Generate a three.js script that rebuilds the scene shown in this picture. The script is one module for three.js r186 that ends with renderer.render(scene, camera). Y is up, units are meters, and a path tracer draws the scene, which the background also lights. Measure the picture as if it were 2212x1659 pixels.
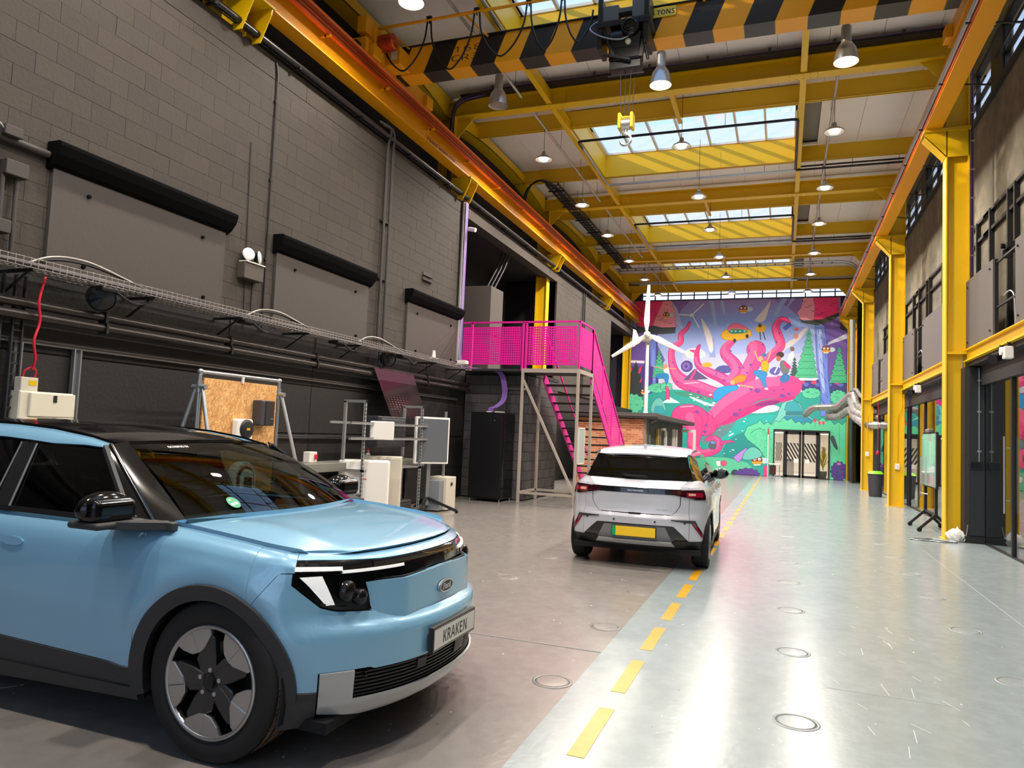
import * as THREE from 'three';
import { mergeGeometries } from 'three/addons/utils/BufferGeometryUtils.js';
import { RoundedBoxGeometry } from 'three/addons/geometries/RoundedBoxGeometry.js';
import { RectAreaLightUniformsLib } from 'three/addons/lights/RectAreaLightUniformsLib.js';

// ---------- camera, sky, light, exposure ----------
RectAreaLightUniformsLib.init();
const scene = new THREE.Scene();
const camera = new THREE.PerspectiveCamera(2 * Math.atan(829.5 / 1569.6) * 180 / Math.PI, 2212 / 1659, 0.05, 200);
camera.rotation.order = 'YXZ';
camera.position.set(0, 1.6, 0);
camera.rotation.set(0.0659, 0.3586, 0.0428);
scene.add(camera);
const renderer = new THREE.WebGLRenderer({ antialias: true });
renderer.toneMapping = THREE.LinearToneMapping;
renderer.toneMappingExposure = 1.25;
renderer.shadowMap.enabled = true;
renderer.shadowMap.type = THREE.PCFSoftShadowMap;
const LAMP = 54, SKY = 1.6;           // candela of one high-bay lamp, brightness of the sky
{ // a plain hazy afternoon sky, paler towards the horizon
  const w = 64, h = 32, d = new Float32Array(w * h * 4);
  for (let j = 0; j < h; j++) for (let i = 0; i < w; i++) {
    const e = Math.max(0, Math.sin(((j + 0.5) / h - 0.5) * Math.PI)), k = Math.pow(1 - e, 2.2), o = (j * w + i) * 4;
    const c = j < h / 2 ? [0.3, 0.29, 0.27] : [0.27 + 0.42 * k, 0.46 + 0.32 * k, 0.80 + 0.1 * k];
    d[o] = c[0] * SKY; d[o + 1] = c[1] * SKY; d[o + 2] = c[2] * SKY; d[o + 3] = 1;
  }
  const t = new THREE.DataTexture(d, w, h, THREE.RGBAFormat, THREE.FloatType);
  t.mapping = THREE.EquirectangularReflectionMapping; t.magFilter = THREE.LinearFilter; t.minFilter = THREE.LinearFilter; t.needsUpdate = true;
  scene.background = t;
}
{ // low afternoon sun, reaching in through the rooflights only
  const sun = new THREE.DirectionalLight('#ffe6c0', 2.2); sun.name = 'sun'; sun.position.set(-5.6 * 6, 2.7 * 6 + 5, 4 * 6 - 14); sun.target.position.set(0, 5, -14); sun.castShadow = true; sun.shadow.radius = 1.5; sun.shadow.mapSize.set(4096, 4096);
  Object.assign(sun.shadow.camera, { left: -32, right: 32, top: 20, bottom: -20, near: 1, far: 120 }); scene.add(sun); scene.add(sun.target);
}

// ---------- helpers ----------
let seed = 7;
const rnd = () => { seed = (seed + 0x6d2b79f5) | 0; let t = Math.imul(seed ^ (seed >>> 15), 1 | seed); t = (t + Math.imul(t ^ (t >>> 7), 61 | t)) ^ t; return ((t ^ (t >>> 14)) >>> 0) / 4294967296; };
const V = (x, y, z) => new THREE.Vector3(x, y, z);
const lerp = (a, b, t) => a + (b - a) * t, clamp = (x, a, b) => Math.min(b, Math.max(a, x));
const PI = Math.PI;
const used = {};
const numbered = (n) => { const k = (used[n] = (used[n] || 0) + 1); return k > 1 ? n + '_' + String(k - 1).padStart(3, '0') : n; };
function mat(color, rough = 0.6, metal = 0, o = {}) {
  const phys = 'clearcoat' in o || 'transmission' in o || 'sheen' in o || 'ior' in o;
  const m = new (phys ? THREE.MeshPhysicalMaterial : THREE.MeshStandardMaterial)({ color, roughness: rough, metalness: metal, side: THREE.DoubleSide, ...o });
  return m;
}
// every geometry ends non-indexed with position, normal, uv in metres (box projection) unless keepUV
function prep(g) {
  let h = g.index ? g.toNonIndexed() : g.clone();
  if (!h.attributes.normal) h.computeVertexNormals();
  if (!g.userData.keepUV || !h.attributes.uv) {
    const p = h.attributes.position, n = h.attributes.normal, uv = new Float32Array(p.count * 2);
    for (let i = 0; i < p.count; i++) {
      const a = Math.abs(n.getX(i)), b = Math.abs(n.getY(i)), c = Math.abs(n.getZ(i));
      if (a >= b && a >= c) { uv[2 * i] = p.getZ(i); uv[2 * i + 1] = p.getY(i); }
      else if (b >= c) { uv[2 * i] = p.getX(i); uv[2 * i + 1] = p.getZ(i); }
      else { uv[2 * i] = p.getX(i); uv[2 * i + 1] = p.getY(i); }
    }
    h.setAttribute('uv', new THREE.BufferAttribute(uv, 2));
  }
  for (const k of Object.keys(h.attributes)) if (!['position', 'normal', 'uv'].includes(k)) h.deleteAttribute(k);
  h.morphAttributes = {};
  return h;
}
const join = (gs) => mergeGeometries([].concat(gs).flat(3).map(prep), false);
function mesh(name, gs, m, parent) {
  const o = new THREE.Mesh(join(gs), m);
  o.name = parent && parent !== scene ? name : numbered(name);
  o.castShadow = o.receiveShadow = true;
  (parent || scene).add(o);
  return o;
}
function thing(name, label, category, pos = [0, 0, 0], turn = 0, group) {
  const o = new THREE.Group(); o.name = numbered(name); scene.add(o);
  o.position.set(...pos); o.rotation.y = turn; o.userData = { label, category };
  if (group) o.userData.group = group;
  return o;
}
function solo(name, gs, m, label, category, group) { const o = mesh(name, gs, m); o.userData = { label, category }; if (group) o.userData.group = group; return o; }
function struct(name, gs, m, label) { const o = mesh(name, gs, m); o.userData.kind = 'structure'; if (label) o.userData.label = label; return o; }
function copy(src, pos, turn, label, group) {
  const c = src.clone(); c.userData = { ...src.userData, label, group }; c.name = numbered(src.name.replace(/_\d{3}$/, '')); scene.add(c);
  c.position.set(...pos); c.rotation.y = turn; return c;
}
const T = (g, x = 0, y = 0, z = 0, rx = 0, ry = 0, rz = 0) => { if (rz) g.rotateZ(rz); if (rx) g.rotateX(rx); if (ry) g.rotateY(ry); return g.translate(x, y, z); };
// box from its limits; r rounds its edges
function bx(x0, x1, y0, y1, z0, z1, r = 0) {
  const w = Math.abs(x1 - x0), h = Math.abs(y1 - y0), d = Math.abs(z1 - z0);
  const g = r ? new RoundedBoxGeometry(w, h, d, 2, Math.min(r, w / 2.01, h / 2.01, d / 2.01)) : new THREE.BoxGeometry(w, h, d);
  return g.translate((x0 + x1) / 2, (y0 + y1) / 2, (z0 + z1) / 2);
}
const cb = (cx, cy, cz, w, h, d, r = 0) => bx(cx - w / 2, cx + w / 2, cy - h / 2, cy + h / 2, cz - d / 2, cz + d / 2, r);
function rod(a, b, r, n = 10, r2 = r) {
  const A = V(...a), B = V(...b), d = B.clone().sub(A), g = new THREE.CylinderGeometry(r2, r, d.length(), n);
  g.applyQuaternion(new THREE.Quaternion().setFromUnitVectors(V(0, 1, 0), d.normalize()));
  return g.translate((a[0] + b[0]) / 2, (a[1] + b[1]) / 2, (a[2] + b[2]) / 2);
}
// rectangular bar between two points, w across, h upwards
function bar(a, b, w, h) {
  const A = V(...a), B = V(...b), d = B.clone().sub(A), L = d.length(); d.normalize();
  let up = Math.abs(d.y) > 0.97 ? V(0, 0, 1) : V(0, 1, 0);
  const sx = new THREE.Vector3().crossVectors(up, d).normalize(), uy = new THREE.Vector3().crossVectors(d, sx);
  const g = new THREE.BoxGeometry(w, h, L);
  g.applyMatrix4(new THREE.Matrix4().makeBasis(sx, uy, d));
  return g.translate((a[0] + b[0]) / 2, (a[1] + b[1]) / 2, (a[2] + b[2]) / 2);
}
// pipe through points, corners rounded by rc; or a free curve when rc is null
function pipe(pts, r, rc = 0.1, n = 8) {
  const P = pts.map((p) => V(...p));
  let c;
  if (rc === null) c = new THREE.CatmullRomCurve3(P, false, 'centripetal');
  else {
    c = new THREE.CurvePath();
    let last = P[0];
    for (let i = 1; i < P.length - 1; i++) {
      const d0 = P[i].clone().sub(P[i - 1]), d1 = P[i + 1].clone().sub(P[i]);
      const k = Math.min(rc, d0.length() / 2.1, d1.length() / 2.1);
      const a = P[i].clone().sub(d0.normalize().multiplyScalar(k)), b = P[i].clone().add(d1.normalize().multiplyScalar(k));
      c.add(new THREE.LineCurve3(last, a)); c.add(new THREE.QuadraticBezierCurve3(a, P[i], b)); last = b;
    }
    c.add(new THREE.LineCurve3(last, P[P.length - 1]));
    // sample into a polyline so that straight runs stay cheap
    const out = [];
    for (const q of c.curves) { const m = q.isLineCurve3 ? 1 : 6; for (let i = 0; i < m; i++) out.push(q.getPoint(i / m)); }
    out.push(last === P[P.length - 1] ? last : P[P.length - 1]);
    return sweep(out, r, n);
  }
  return sweep(c.getPoints(Math.max(12, pts.length * 8)), r, n);
}
// round section along a polyline
function sweep(P, r, n = 8) {
  const pos = [], idx = []; let up = null;
  for (let i = 0; i < P.length; i++) {
    const d = P[Math.min(i + 1, P.length - 1)].clone().sub(P[Math.max(i - 1, 0)]).normalize();
    if (!up) up = Math.abs(d.y) > 0.9 ? V(1, 0, 0) : V(0, 1, 0);
    const s = new THREE.Vector3().crossVectors(up, d).normalize(); up = new THREE.Vector3().crossVectors(d, s).normalize();
    for (let j = 0; j < n; j++) { const a = (j / n) * 2 * PI; pos.push(P[i].x + r * (Math.cos(a) * s.x + Math.sin(a) * up.x), P[i].y + r * (Math.cos(a) * s.y + Math.sin(a) * up.y), P[i].z + r * (Math.cos(a) * s.z + Math.sin(a) * up.z)); }
  }
  for (let i = 0; i < P.length - 1; i++) for (let j = 0; j < n; j++) { const a = i * n + j, b = i * n + ((j + 1) % n); idx.push(a, a + n, b, b, a + n, b + n); }
  for (const [o, f] of [[0, 1], [(P.length - 1) * n, 0]]) for (let j = 1; j < n - 1; j++) idx.push(o, f ? o + j : o + j + 1, f ? o + j + 1 : o + j);
  const g = new THREE.BufferGeometry(); g.setAttribute('position', new THREE.Float32BufferAttribute(pos, 3)); g.setIndex(idx); g.computeVertexNormals(); return g;
}
const lathe = (pts, n = 24) => new THREE.LatheGeometry(pts.map((p) => new THREE.Vector2(...p)), n);
function poly(pts, depth, bevel = 0) {  // outline in xy, thickness along z from 0 to depth
  const s = new THREE.Shape(pts.map((p) => new THREE.Vector2(...p)));
  return new THREE.ExtrudeGeometry(s, { depth, bevelEnabled: bevel > 0, bevelSize: bevel, bevelThickness: bevel, bevelSegments: 1, curveSegments: 8 });
}
// grid surface f(u,v) -> [x,y,z]
function grid(f, nu, nv, flip = false) {
  const pos = [], uv = [], idx = [];
  for (let j = 0; j <= nv; j++) for (let i = 0; i <= nu; i++) { pos.push(...f(i / nu, j / nv)); uv.push(i / nu, j / nv); }
  const w = nu + 1;
  for (let j = 0; j < nv; j++) for (let i = 0; i < nu; i++) { const a = j * w + i, b = a + 1, c = a + w, d = c + 1; flip ? idx.push(a, c, b, b, c, d) : idx.push(a, b, c, b, d, c); }
  const g = new THREE.BufferGeometry(); g.setAttribute('position', new THREE.Float32BufferAttribute(pos, 3)); g.setAttribute('uv', new THREE.Float32BufferAttribute(uv, 2)); g.setIndex(idx); g.computeVertexNormals(); return g;
}
// grid surface with a turned-in edge of depth t (a panel that has thickness at its border)
function shell(f, nu, nv, t, flip = false) {
  const g = grid(f, nu, nv, flip), n = g.attributes.normal, p = g.attributes.position, w = nu + 1, ring = [];
  for (let i = 0; i <= nu; i++) ring.push(i); for (let j = 1; j <= nv; j++) ring.push(j * w + nu);
  for (let i = nu - 1; i >= 0; i--) ring.push(nv * w + i); for (let j = nv - 1; j > 0; j--) ring.push(j * w);
  const pos = [], idx = [];
  ring.forEach((k) => { pos.push(p.getX(k), p.getY(k), p.getZ(k), p.getX(k) - n.getX(k) * t, p.getY(k) - n.getY(k) * t, p.getZ(k) - n.getZ(k) * t); });
  const m = ring.length;
  for (let k = 0; k < m; k++) { const a = 2 * k, b = 2 * ((k + 1) % m); flip ? idx.push(a, b, a + 1, b, b + 1, a + 1) : idx.push(a, a + 1, b, b, a + 1, b + 1); }
  const e = new THREE.BufferGeometry(); e.setAttribute('position', new THREE.Float32BufferAttribute(pos, 3)); e.setIndex(idx);
  const e2 = e.toNonIndexed(); e2.computeVertexNormals();
  return [g, e2];
}
const mirrorZ = (g) => { // mirrored copy with faces turned right way round
  const h = (g.index ? g.toNonIndexed() : g.clone()); h.scale(1, 1, -1);
  for (const k of Object.keys(h.attributes)) { const a = h.attributes[k], s = a.itemSize; for (let i = 0; i < a.count; i += 3) for (let c = 0; c < s; c++) { const t = a.array[(i + 1) * s + c]; a.array[(i + 1) * s + c] = a.array[(i + 2) * s + c]; a.array[(i + 2) * s + c] = t; } }
  h.computeVertexNormals !== undefined && h.attributes.normal && (() => { const n = h.attributes.normal; })();
  h.userData = { ...g.userData };
  return h;
};
// canvas textures
function canvas(w, h, draw) { const c = document.createElement('canvas'); c.width = w; c.height = h; const x = c.getContext('2d'); draw(x, w, h); const t = new THREE.CanvasTexture(c); t.colorSpace = THREE.SRGBColorSpace; t.anisotropy = 8; return t; }
// value noise, tileable
function noiseField(n, cells, oct, s0) {
  const out = new Float32Array(n * n); let amp = 1, tot = 0;
  for (let o = 0; o < oct; o++) {
    const c = cells << o, L = new Float32Array(c * c); const keep = seed; seed = s0 + o * 977; for (let i = 0; i < c * c; i++) L[i] = rnd(); seed = keep;
    for (let y = 0; y < n; y++) for (let x = 0; x < n; x++) {
      const fx = x / n * c, fy = y / n * c, ix = fx | 0, iy = fy | 0; let a = fx - ix, b = fy - iy; a = a * a * (3 - 2 * a); b = b * b * (3 - 2 * b);
      const x1 = (ix + 1) % c, y1 = (iy + 1) % c;
      out[y * n + x] += amp * lerp(lerp(L[iy * c + ix], L[iy * c + x1], a), lerp(L[y1 * c + ix], L[y1 * c + x1], a), b);
    }
    tot += amp; amp *= 0.55;
  }
  for (let i = 0; i < n * n; i++) out[i] /= tot;
  return out;
}
function dataTex(n, f, srgb, rep) { // f(i,x,y)->[r,g,b] 0..1
  const d = new Uint8Array(n * n * 4);
  for (let y = 0; y < n; y++) for (let x = 0; x < n; x++) { const c = f(y * n + x, x, y), o = (y * n + x) * 4; for (let k = 0; k < 3; k++) d[o + k] = clamp(c[k] * 255, 0, 255); d[o + 3] = 255; }
  const t = new THREE.DataTexture(d, n, n); t.wrapS = t.wrapT = THREE.RepeatWrapping; t.magFilter = THREE.LinearFilter; t.minFilter = THREE.LinearMipmapLinearFilter; t.generateMipmaps = true; if (srgb) t.colorSpace = THREE.SRGBColorSpace; if (rep) t.repeat.set(rep, rep); t.needsUpdate = true; return t;
}
const N1 = noiseField(512, 8, 6, 11), N2 = noiseField(512, 32, 4, 91);
const bumpFine = dataTex(512, (i) => { const v = N2[i]; return [v, v, v]; }, false, 1 / 0.9);
const roughWear = dataTex(512, (i) => { const v = 0.55 + 0.9 * (N1[i] - 0.5); return [v, v, v]; }, false, 1 / 3);

const roughFloor = dataTex(512, (i) => { const v = 0.6 + 0.16 * (N1[i] - 0.5) + 0.12 * (N2[i] - 0.5); return [v, v, v]; }, false, 1 / 3);

// ---------- shared materials ----------
const M = {
  yellow: mat('#e2b804', 0.42), yellowWarm: mat('#eba10d', 0.4), orange: mat('#e8641c', 0.38),
  copper: mat('#c85a34', 0.3, 0.7), black: mat('#111113', 0.5), blackGloss: mat('#08080a', 0.12), charcoal: mat('#2b2b2e', 0.6),
  darkSteel: mat('#2a2a2c', 0.45, 0.4), galv: mat('#a9aeb2', 0.38, 0.8), steel: mat('#c4c7ca', 0.3, 0.9), pale: mat('#d8d6cf', 0.5), white: mat('#e9e6e0', 0.45),
  greyBoard: mat('#4c4749', 0.75, 0, { bumpMap: bumpFine, bumpScale: 0.002 }),
  pink: mat('#e3109a', 0.42), purple: mat('#7d58ad', 0.5), rubber: mat('#161617', 0.75), redPlastic: mat('#d21f35', 0.45), whiteGlow: mat('#fff6e4', 0.4, 0, { emissive: '#fff1d8', emissiveIntensity: 6 }),
  conduit: mat('#bdbdbb', 0.4, 0.3), blackPipe: mat('#1c1c1f', 0.35, 0.2), glass: mat('#ffffff', 0.02, 0, { transmission: 1, thickness: 0, ior: 1.5 }),
};

// ================= the setting =================
const FR = [-37.3, -30.2, -22.75, -15.28, -7.8, -0.33, 7.15];       // portal frames along the hall (z)
const XL = -7.25, XR = 3.33;
{ // floor: painted concrete, slightly glossy
  const grain = dataTex(512, (i) => { const v = 0.95 + 0.035 * (N1[i] - 0.5) + 0.10 * (N2[i] - 0.5); return [v, v, v]; }, true, 1 / 2.6);
  const fl = (c) => mat(c, 0.36, 0, { map: grain, roughnessMap: roughFloor, bumpMap: bumpFine, bumpScale: 0.0006, ior: 1.5 });
  const grey = fl('#8b8682'), blue = fl('#929fa3');
  const f = struct('floor', bx(-11, 9, -0.3, 0, -46, 9), grey);
  mesh('walkway_paint', bx(-1.23, 4.6, -0.001, 0.0025, -37.15, 7.5), blue, f);
  const dash = mat('#d8a020', 0.5, 0, { map: grain, roughnessMap: roughFloor });
  for (let k = -1; k < 33; k++) mesh('lane_dash', bx(-0.987, -0.895, 0.001, 0.0045, -3.63 - k, -4.335 - k), dash, f);
  const ring = mat('#5a5a5c', 0.5), lidG = fl('#8f8985'), lidB = fl('#98a3a6');
  const gLid = lathe([[0, 0.006], [0.098, 0.006], [0.102, 0.003], [0.102, -0.01]], 28), gRing = lathe([[0.1, 0.0042], [0.112, 0.0042], [0.112, -0.01]], 28), gRim = lathe([[0.112, -0.01], [0.112, 0.006], [0.13, 0.005], [0.132, -0.01]], 28);
  for (const x of [-4.28, -2.82, -1.37, 0.1, 1.56]) for (let k = -1; k < 8; k++) {
    const z = -4.63 - 1.505 * k; if (x < -4 && k > 2) continue;
    const c = mesh('socket_cover', T(gLid.clone(), x, 0, z), x < -1.3 ? lidG : lidB, f);
    mesh('cover_rim', T(gRim.clone(), x, 0, z), x < -1.3 ? lidG : lidB, c); mesh('cover_joint', T(gRing.clone(), x, 0, z), ring, c);
  }
  const seam = mat('#a9adad', 0.6);
  for (const [x0, x1, z] of [[-2.6, -1.235, -5.405], [0.3, 1.5, -5.37]]) mesh('floor_joint', bx(x0, x1, 0.001, 0.0042, z - 0.002, z + 0.002), seam, f);
  mesh('floor_joint', bx(2.12, 2.124, 0.001, 0.0042, -13.3, -7.5), seam, f);
  // scuffs: small chips of pale paint and dark tyre specks lying on the coating
  const chips = [], specks = [];
  for (let i = 0; i < 420; i++) {
    const x = rnd() < 0.6 ? lerp(-4.5, -1.3, rnd()) : lerp(-1.1, 3, rnd()), z = -3 - 11 * Math.pow(rnd(), 1.3), s = 0.003 + 0.009 * rnd() * rnd();
    const g = new THREE.CircleGeometry(s, 5); g.scale(1, 0.5 + rnd(), 1); g.rotateX(-PI / 2); g.rotateY(rnd() * 6); (rnd() < 0.7 ? chips : specks).push(g.translate(x, x > -1.23 ? 0.0035 : 0.001, z));
  }
  for (let i = 0; i < 26; i++) { const x = lerp(0.35, 1.1, rnd()), z = lerp(-3.2, -7.5, rnd()), a = rnd() * 0.9 - 0.2, L = 0.05 + 0.2 * rnd(); chips.push(T(new THREE.BoxGeometry(0.003, 0.0006, L), x, 0.0032, z, 0, a)); }
  const ch = mesh('paint_chips', chips, mat('#dcdcd8', 0.7), f); ch.userData.kind = 'stuff';
  const sp = mesh('tyre_specks', specks, mat('#55504c', 0.8), f); sp.userData.kind = 'stuff';
}
// painted block tones
const blockTones = ['#3f3933', '#3d3731', '#413a34', '#3c3631'].map((c) => mat(c, 0.78, 0, { bumpMap: bumpFine, bumpScale: 0.004 }));
const lowDark = mat('#1c1a1a', 0.62, 0, { bumpMap: bumpFine, bumpScale: 0.003 }), voidDark = mat('#17171a', 0.9), wallDark = mat('#3a342f', 0.8, 0, { bumpMap: bumpFine, bumpScale: 0.003 });  // low boards: dark material, deepened to carry the shade below the tray
const upperDark = mat('#232229', 0.85);
function courses(parent, x, z0, z1, y0, y1, cut, near, bw = 0.445, bh = 0.222) { // blocks of a wall that faces +x; cut(z,y) leaves holes
  const far = []; let r = 0;
  for (let y = y0; y < y1 - 0.02; y += bh, r++) for (let z = z0 + (r % 2 ? bw / 2 : 0); z > z1; z -= bw) {
    const a = Math.min(z, z0), b = Math.max(z - bw, z1), h = Math.min(y + bh, y1);
    if (a - b < 0.04 || cut((a + b) / 2, (y + h) / 2)) continue;
    const px = rnd() * 0.004, g = () => bx(x - 0.05, x + px, y + 0.0018, h - 0.0018, b + 0.0018, a - 0.0018);
    if (near((a + b) / 2)) mesh('block', g(), blockTones[(rnd() * 4) | 0], parent); else far.push(g());
  }
  if (far.length) { const o = mesh('blocks', far, blockTones[0], parent); o.userData.kind = 'stuff'; }
}
{ // left wall: rendered blocks above, dark boards below with the shade under the tray in their tone, an alcove behind the stair
  const w = struct('wall_left', [bx(-7.6, XL - 0.012, 3.0, 7.06, -15.6, 8), bx(-7.6, XL - 0.03, -0.05, 3.0, -16.1, 8), bx(-7.6, XL - 0.055, 3.0, 7.06, -31.7, -23.3), bx(-7.6, XL - 0.055, 6.76, 7.06, -23.3, -15.6), bx(-7.6, XL - 0.055, 6.76, 7.06, -37.3, -31.7)], wallDark);
  const covered = (z, y) => y < 4.2 && ((z > -7.5 && z < -5.55) || (z > -11.2 && z < -9.15) || (z > -15.2 && z < -13.25));
  courses(w, XL, -3.9, -15.6, 3.06, 6.73, covered, (z) => z > -12.1);
  courses(w, XL, -23.3, -31.6, 3.06, 6.73, () => false, () => false);
  for (let z = 8; z > -37; z -= 2.9) mesh('coping_block', bx(-7.45, XL + 0.002, 6.735, 7.06, Math.max(z - 2.894, -37.2), z, 0.006), blockTones[1], w);
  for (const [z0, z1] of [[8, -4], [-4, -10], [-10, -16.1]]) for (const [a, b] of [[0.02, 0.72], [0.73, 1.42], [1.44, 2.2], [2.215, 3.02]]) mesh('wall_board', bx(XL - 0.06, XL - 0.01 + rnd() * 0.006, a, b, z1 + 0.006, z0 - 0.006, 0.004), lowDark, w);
  // end return of the wall, jambs and back of the alcove, block room under the landing
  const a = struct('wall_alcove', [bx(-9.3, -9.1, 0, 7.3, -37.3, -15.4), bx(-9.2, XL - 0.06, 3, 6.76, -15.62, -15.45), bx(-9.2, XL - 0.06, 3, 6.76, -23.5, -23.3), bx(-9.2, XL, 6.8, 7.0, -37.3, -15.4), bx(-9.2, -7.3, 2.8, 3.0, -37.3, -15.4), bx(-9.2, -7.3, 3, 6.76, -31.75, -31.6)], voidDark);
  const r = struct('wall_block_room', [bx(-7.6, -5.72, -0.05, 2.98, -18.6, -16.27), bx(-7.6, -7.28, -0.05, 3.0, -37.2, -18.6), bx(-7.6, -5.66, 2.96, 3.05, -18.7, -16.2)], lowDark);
  let k = 0; const pier = ['#4a4749', '#464446', '#4e4a4c'].map((c) => mat(c, 0.7, 0, { bumpMap: bumpFine, bumpScale: 0.003 }));
  for (let y = 0.02; y < 2.9; y += 0.225, k++) for (let x = -7.3 - (k % 2) * 0.22; x < -5.66; x += 0.445) mesh('block', bx(Math.max(x, -7.28) + 0.004, Math.min(x + 0.445, -5.66) - 0.004, y + 0.004, Math.min(y + 0.225, 2.95) - 0.004, -16.3, -16.2 + rnd() * 0.004), pier[(rnd() * 3) | 0], r);
  k = 0;
  for (let y = 0.02; y < 2.9; y += 0.225, k++) for (let z = -16.22 + (k % 2) * 0.22; z > -18.6; z -= 0.445) mesh('block', bx(-5.75, -5.65 - rnd() * 0.004, y + 0.004, Math.min(y + 0.225, 2.95) - 0.004, Math.max(z - 0.445, -18.6) + 0.004, Math.min(z, -16.31) - 0.004), pier[(rnd() * 3) | 0], r);
}
{ // dark upper wall behind the crane rail
  struct('wall_left_upper', [bx(-8.15, -7.95, 6.9, 9.9, -37.3, 8), bx(-8.0, -7.55, 6.95, 7.05, -37.3, 8)], upperDark);
}
{ // far wall with its opening, window band above the mural
  const z = -37.3;
  struct('wall_far', [bx(-9.2, -0.42, -0.05, 8.66, z - 0.3, z), bx(2.07, 8.2, -0.05, 3.2, z - 0.3, z), bx(2.07, 3.95, 3.2, 8.66, z - 0.3, z), bx(-0.42, 2.07, 2.28, 8.66, z - 0.3, z), bx(-9.2, -7.0, 8.66, 9.9, z - 0.3, z), bx(2.9, 3.95, 8.66, 9.9, z - 0.3, z)], mat('#3a3640', 0.8));
  const w = struct('window_1', [bx(-7.0, 2.9, 9.42, 9.62, z - 0.22, z + 0.02), bx(-7.0, 2.9, 8.64, 8.7, z - 0.2, z + 0.03)], M.black);
  for (let i = 0; i <= 15; i++) { const x = -6.95 + i * 0.655; mesh('mullion', bx(x - 0.025, x + 0.025, 8.68, 9.44, z - 0.12, z), M.black, w); if (i < 15) mesh('pane', bx(x + 0.02, x + 0.635, 8.69, 9.43, z - 0.075, z - 0.067), M.glass, w); }
  for (const y of [8.93, 9.2]) mesh('transom', bx(-7, 2.9, y - 0.02, y + 0.02, z - 0.11, z - 0.02), M.black, w);
  // lobby beyond the doors
  struct('wall_lobby', [bx(-3.2, -3.0, -0.05, 3.2, -45.5, z - 0.3), bx(4.8, 5.0, -0.05, 3.2, -45.5, z - 0.3), bx(-3.2, 5, -0.05, 3.2, -45.7, -45.5), bx(-3.2, 5, 3.0, 3.2, -45.5, z - 0.3)], mat('#b6b0a6', 0.8));
}
{ // right side: glazed fronts below, balcony boards on a yellow beam, concrete wall with a window band above
  const conc = mat('#8b8576', 0.85, 0, { map: dataTex(512, (i) => { const v = 0.85 + 0.5 * (N1[i] - 0.5) + 0.15 * (N2[i] - 0.5); return [v, v * 0.99, v * 0.96]; }, true, 1 / 4), bumpMap: bumpFine, bumpScale: 0.004 });
  const u = struct('wall_right', [bx(3.58, 3.85, 3.1, 8.24, -37.3, 8), bx(3.58, 3.85, 9.42, 9.9, -37.3, 8)], conc);
  mesh('window_sill', bx(3.5, 3.8, 8.2, 8.27, -37.2, 8), M.charcoal, u);
  // black steel frames standing on the balcony wall
  const fb = (z0, z1, y) => mesh('rail_bar', bx(3.52, 3.58, y - 0.03, y + 0.03, z1, z0), M.black, u);
  for (let i = 1; i < 6; i++) {
    const zf = FR[i]; if (zf < -31) continue;
    for (const z of [zf - 0.1, zf + 1.05, zf + 1.45, zf + 3.1, zf + 4.9, zf + 6.4]) mesh('rail_post', bx(3.5, 3.58, 3.3, z === zf - 0.1 ? 6.1 : 6.08, z - 0.035, z + 0.035), M.black, u);
    fb(zf + 7.3, zf - 0.6, 6.08); fb(zf + 7.3, zf - 0.6, 5.72); fb(zf + 6.4, zf + 1.45, 4.9);
  }
  // window band
  let n = 2;
  for (let i = 1; i < 6; i++) {
    const z0 = FR[i - 1] + 0.35, z1 = FR[i] - 0.35, w = struct('window_' + n++, [bx(3.62, 3.74, 8.27, 8.34, z0, z1), bx(3.62, 3.74, 9.36, 9.42, z0, z1), bx(3.6, 3.78, 8.25, 9.42, z0 - 0.75, z0), bx(3.64, 3.72, 8.8, 8.84, z0, z1)], M.black);
    const c = 5; for (let k = 0; k <= c; k++) { const z = lerp(z0, z1, k / c); mesh('mullion', bx(3.64, 3.72, 8.3, 9.4, z - 0.02, z + 0.02), M.black, w); if (k < c) mesh('pane', bx(3.675, 3.683, 8.33, 9.37, z + 0.03, lerp(z0, z1, (k + 1) / c) - 0.03), M.glass, w); }
    mesh('opening_rod', rod([3.5, 8.75, z0], [3.5, 8.75, z1], 0.02, 6), M.black, w);
  }
  // balcony slab, beam, lower fascia, dark rooms behind the glass
  struct('floor_balcony', [bx(3.1, 8.1, 3.12, 3.22, -37.2, 8)], M.charcoal);
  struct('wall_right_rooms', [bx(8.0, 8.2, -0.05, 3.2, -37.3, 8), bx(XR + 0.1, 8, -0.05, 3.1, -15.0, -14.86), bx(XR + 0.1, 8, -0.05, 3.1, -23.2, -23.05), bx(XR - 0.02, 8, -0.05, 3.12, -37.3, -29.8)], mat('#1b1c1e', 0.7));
  struct('trim_1', [bx(XR - 0.06, XR + 0.08, 2.78, 3.12, -29.8, 8)], M.charcoal);
}
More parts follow.
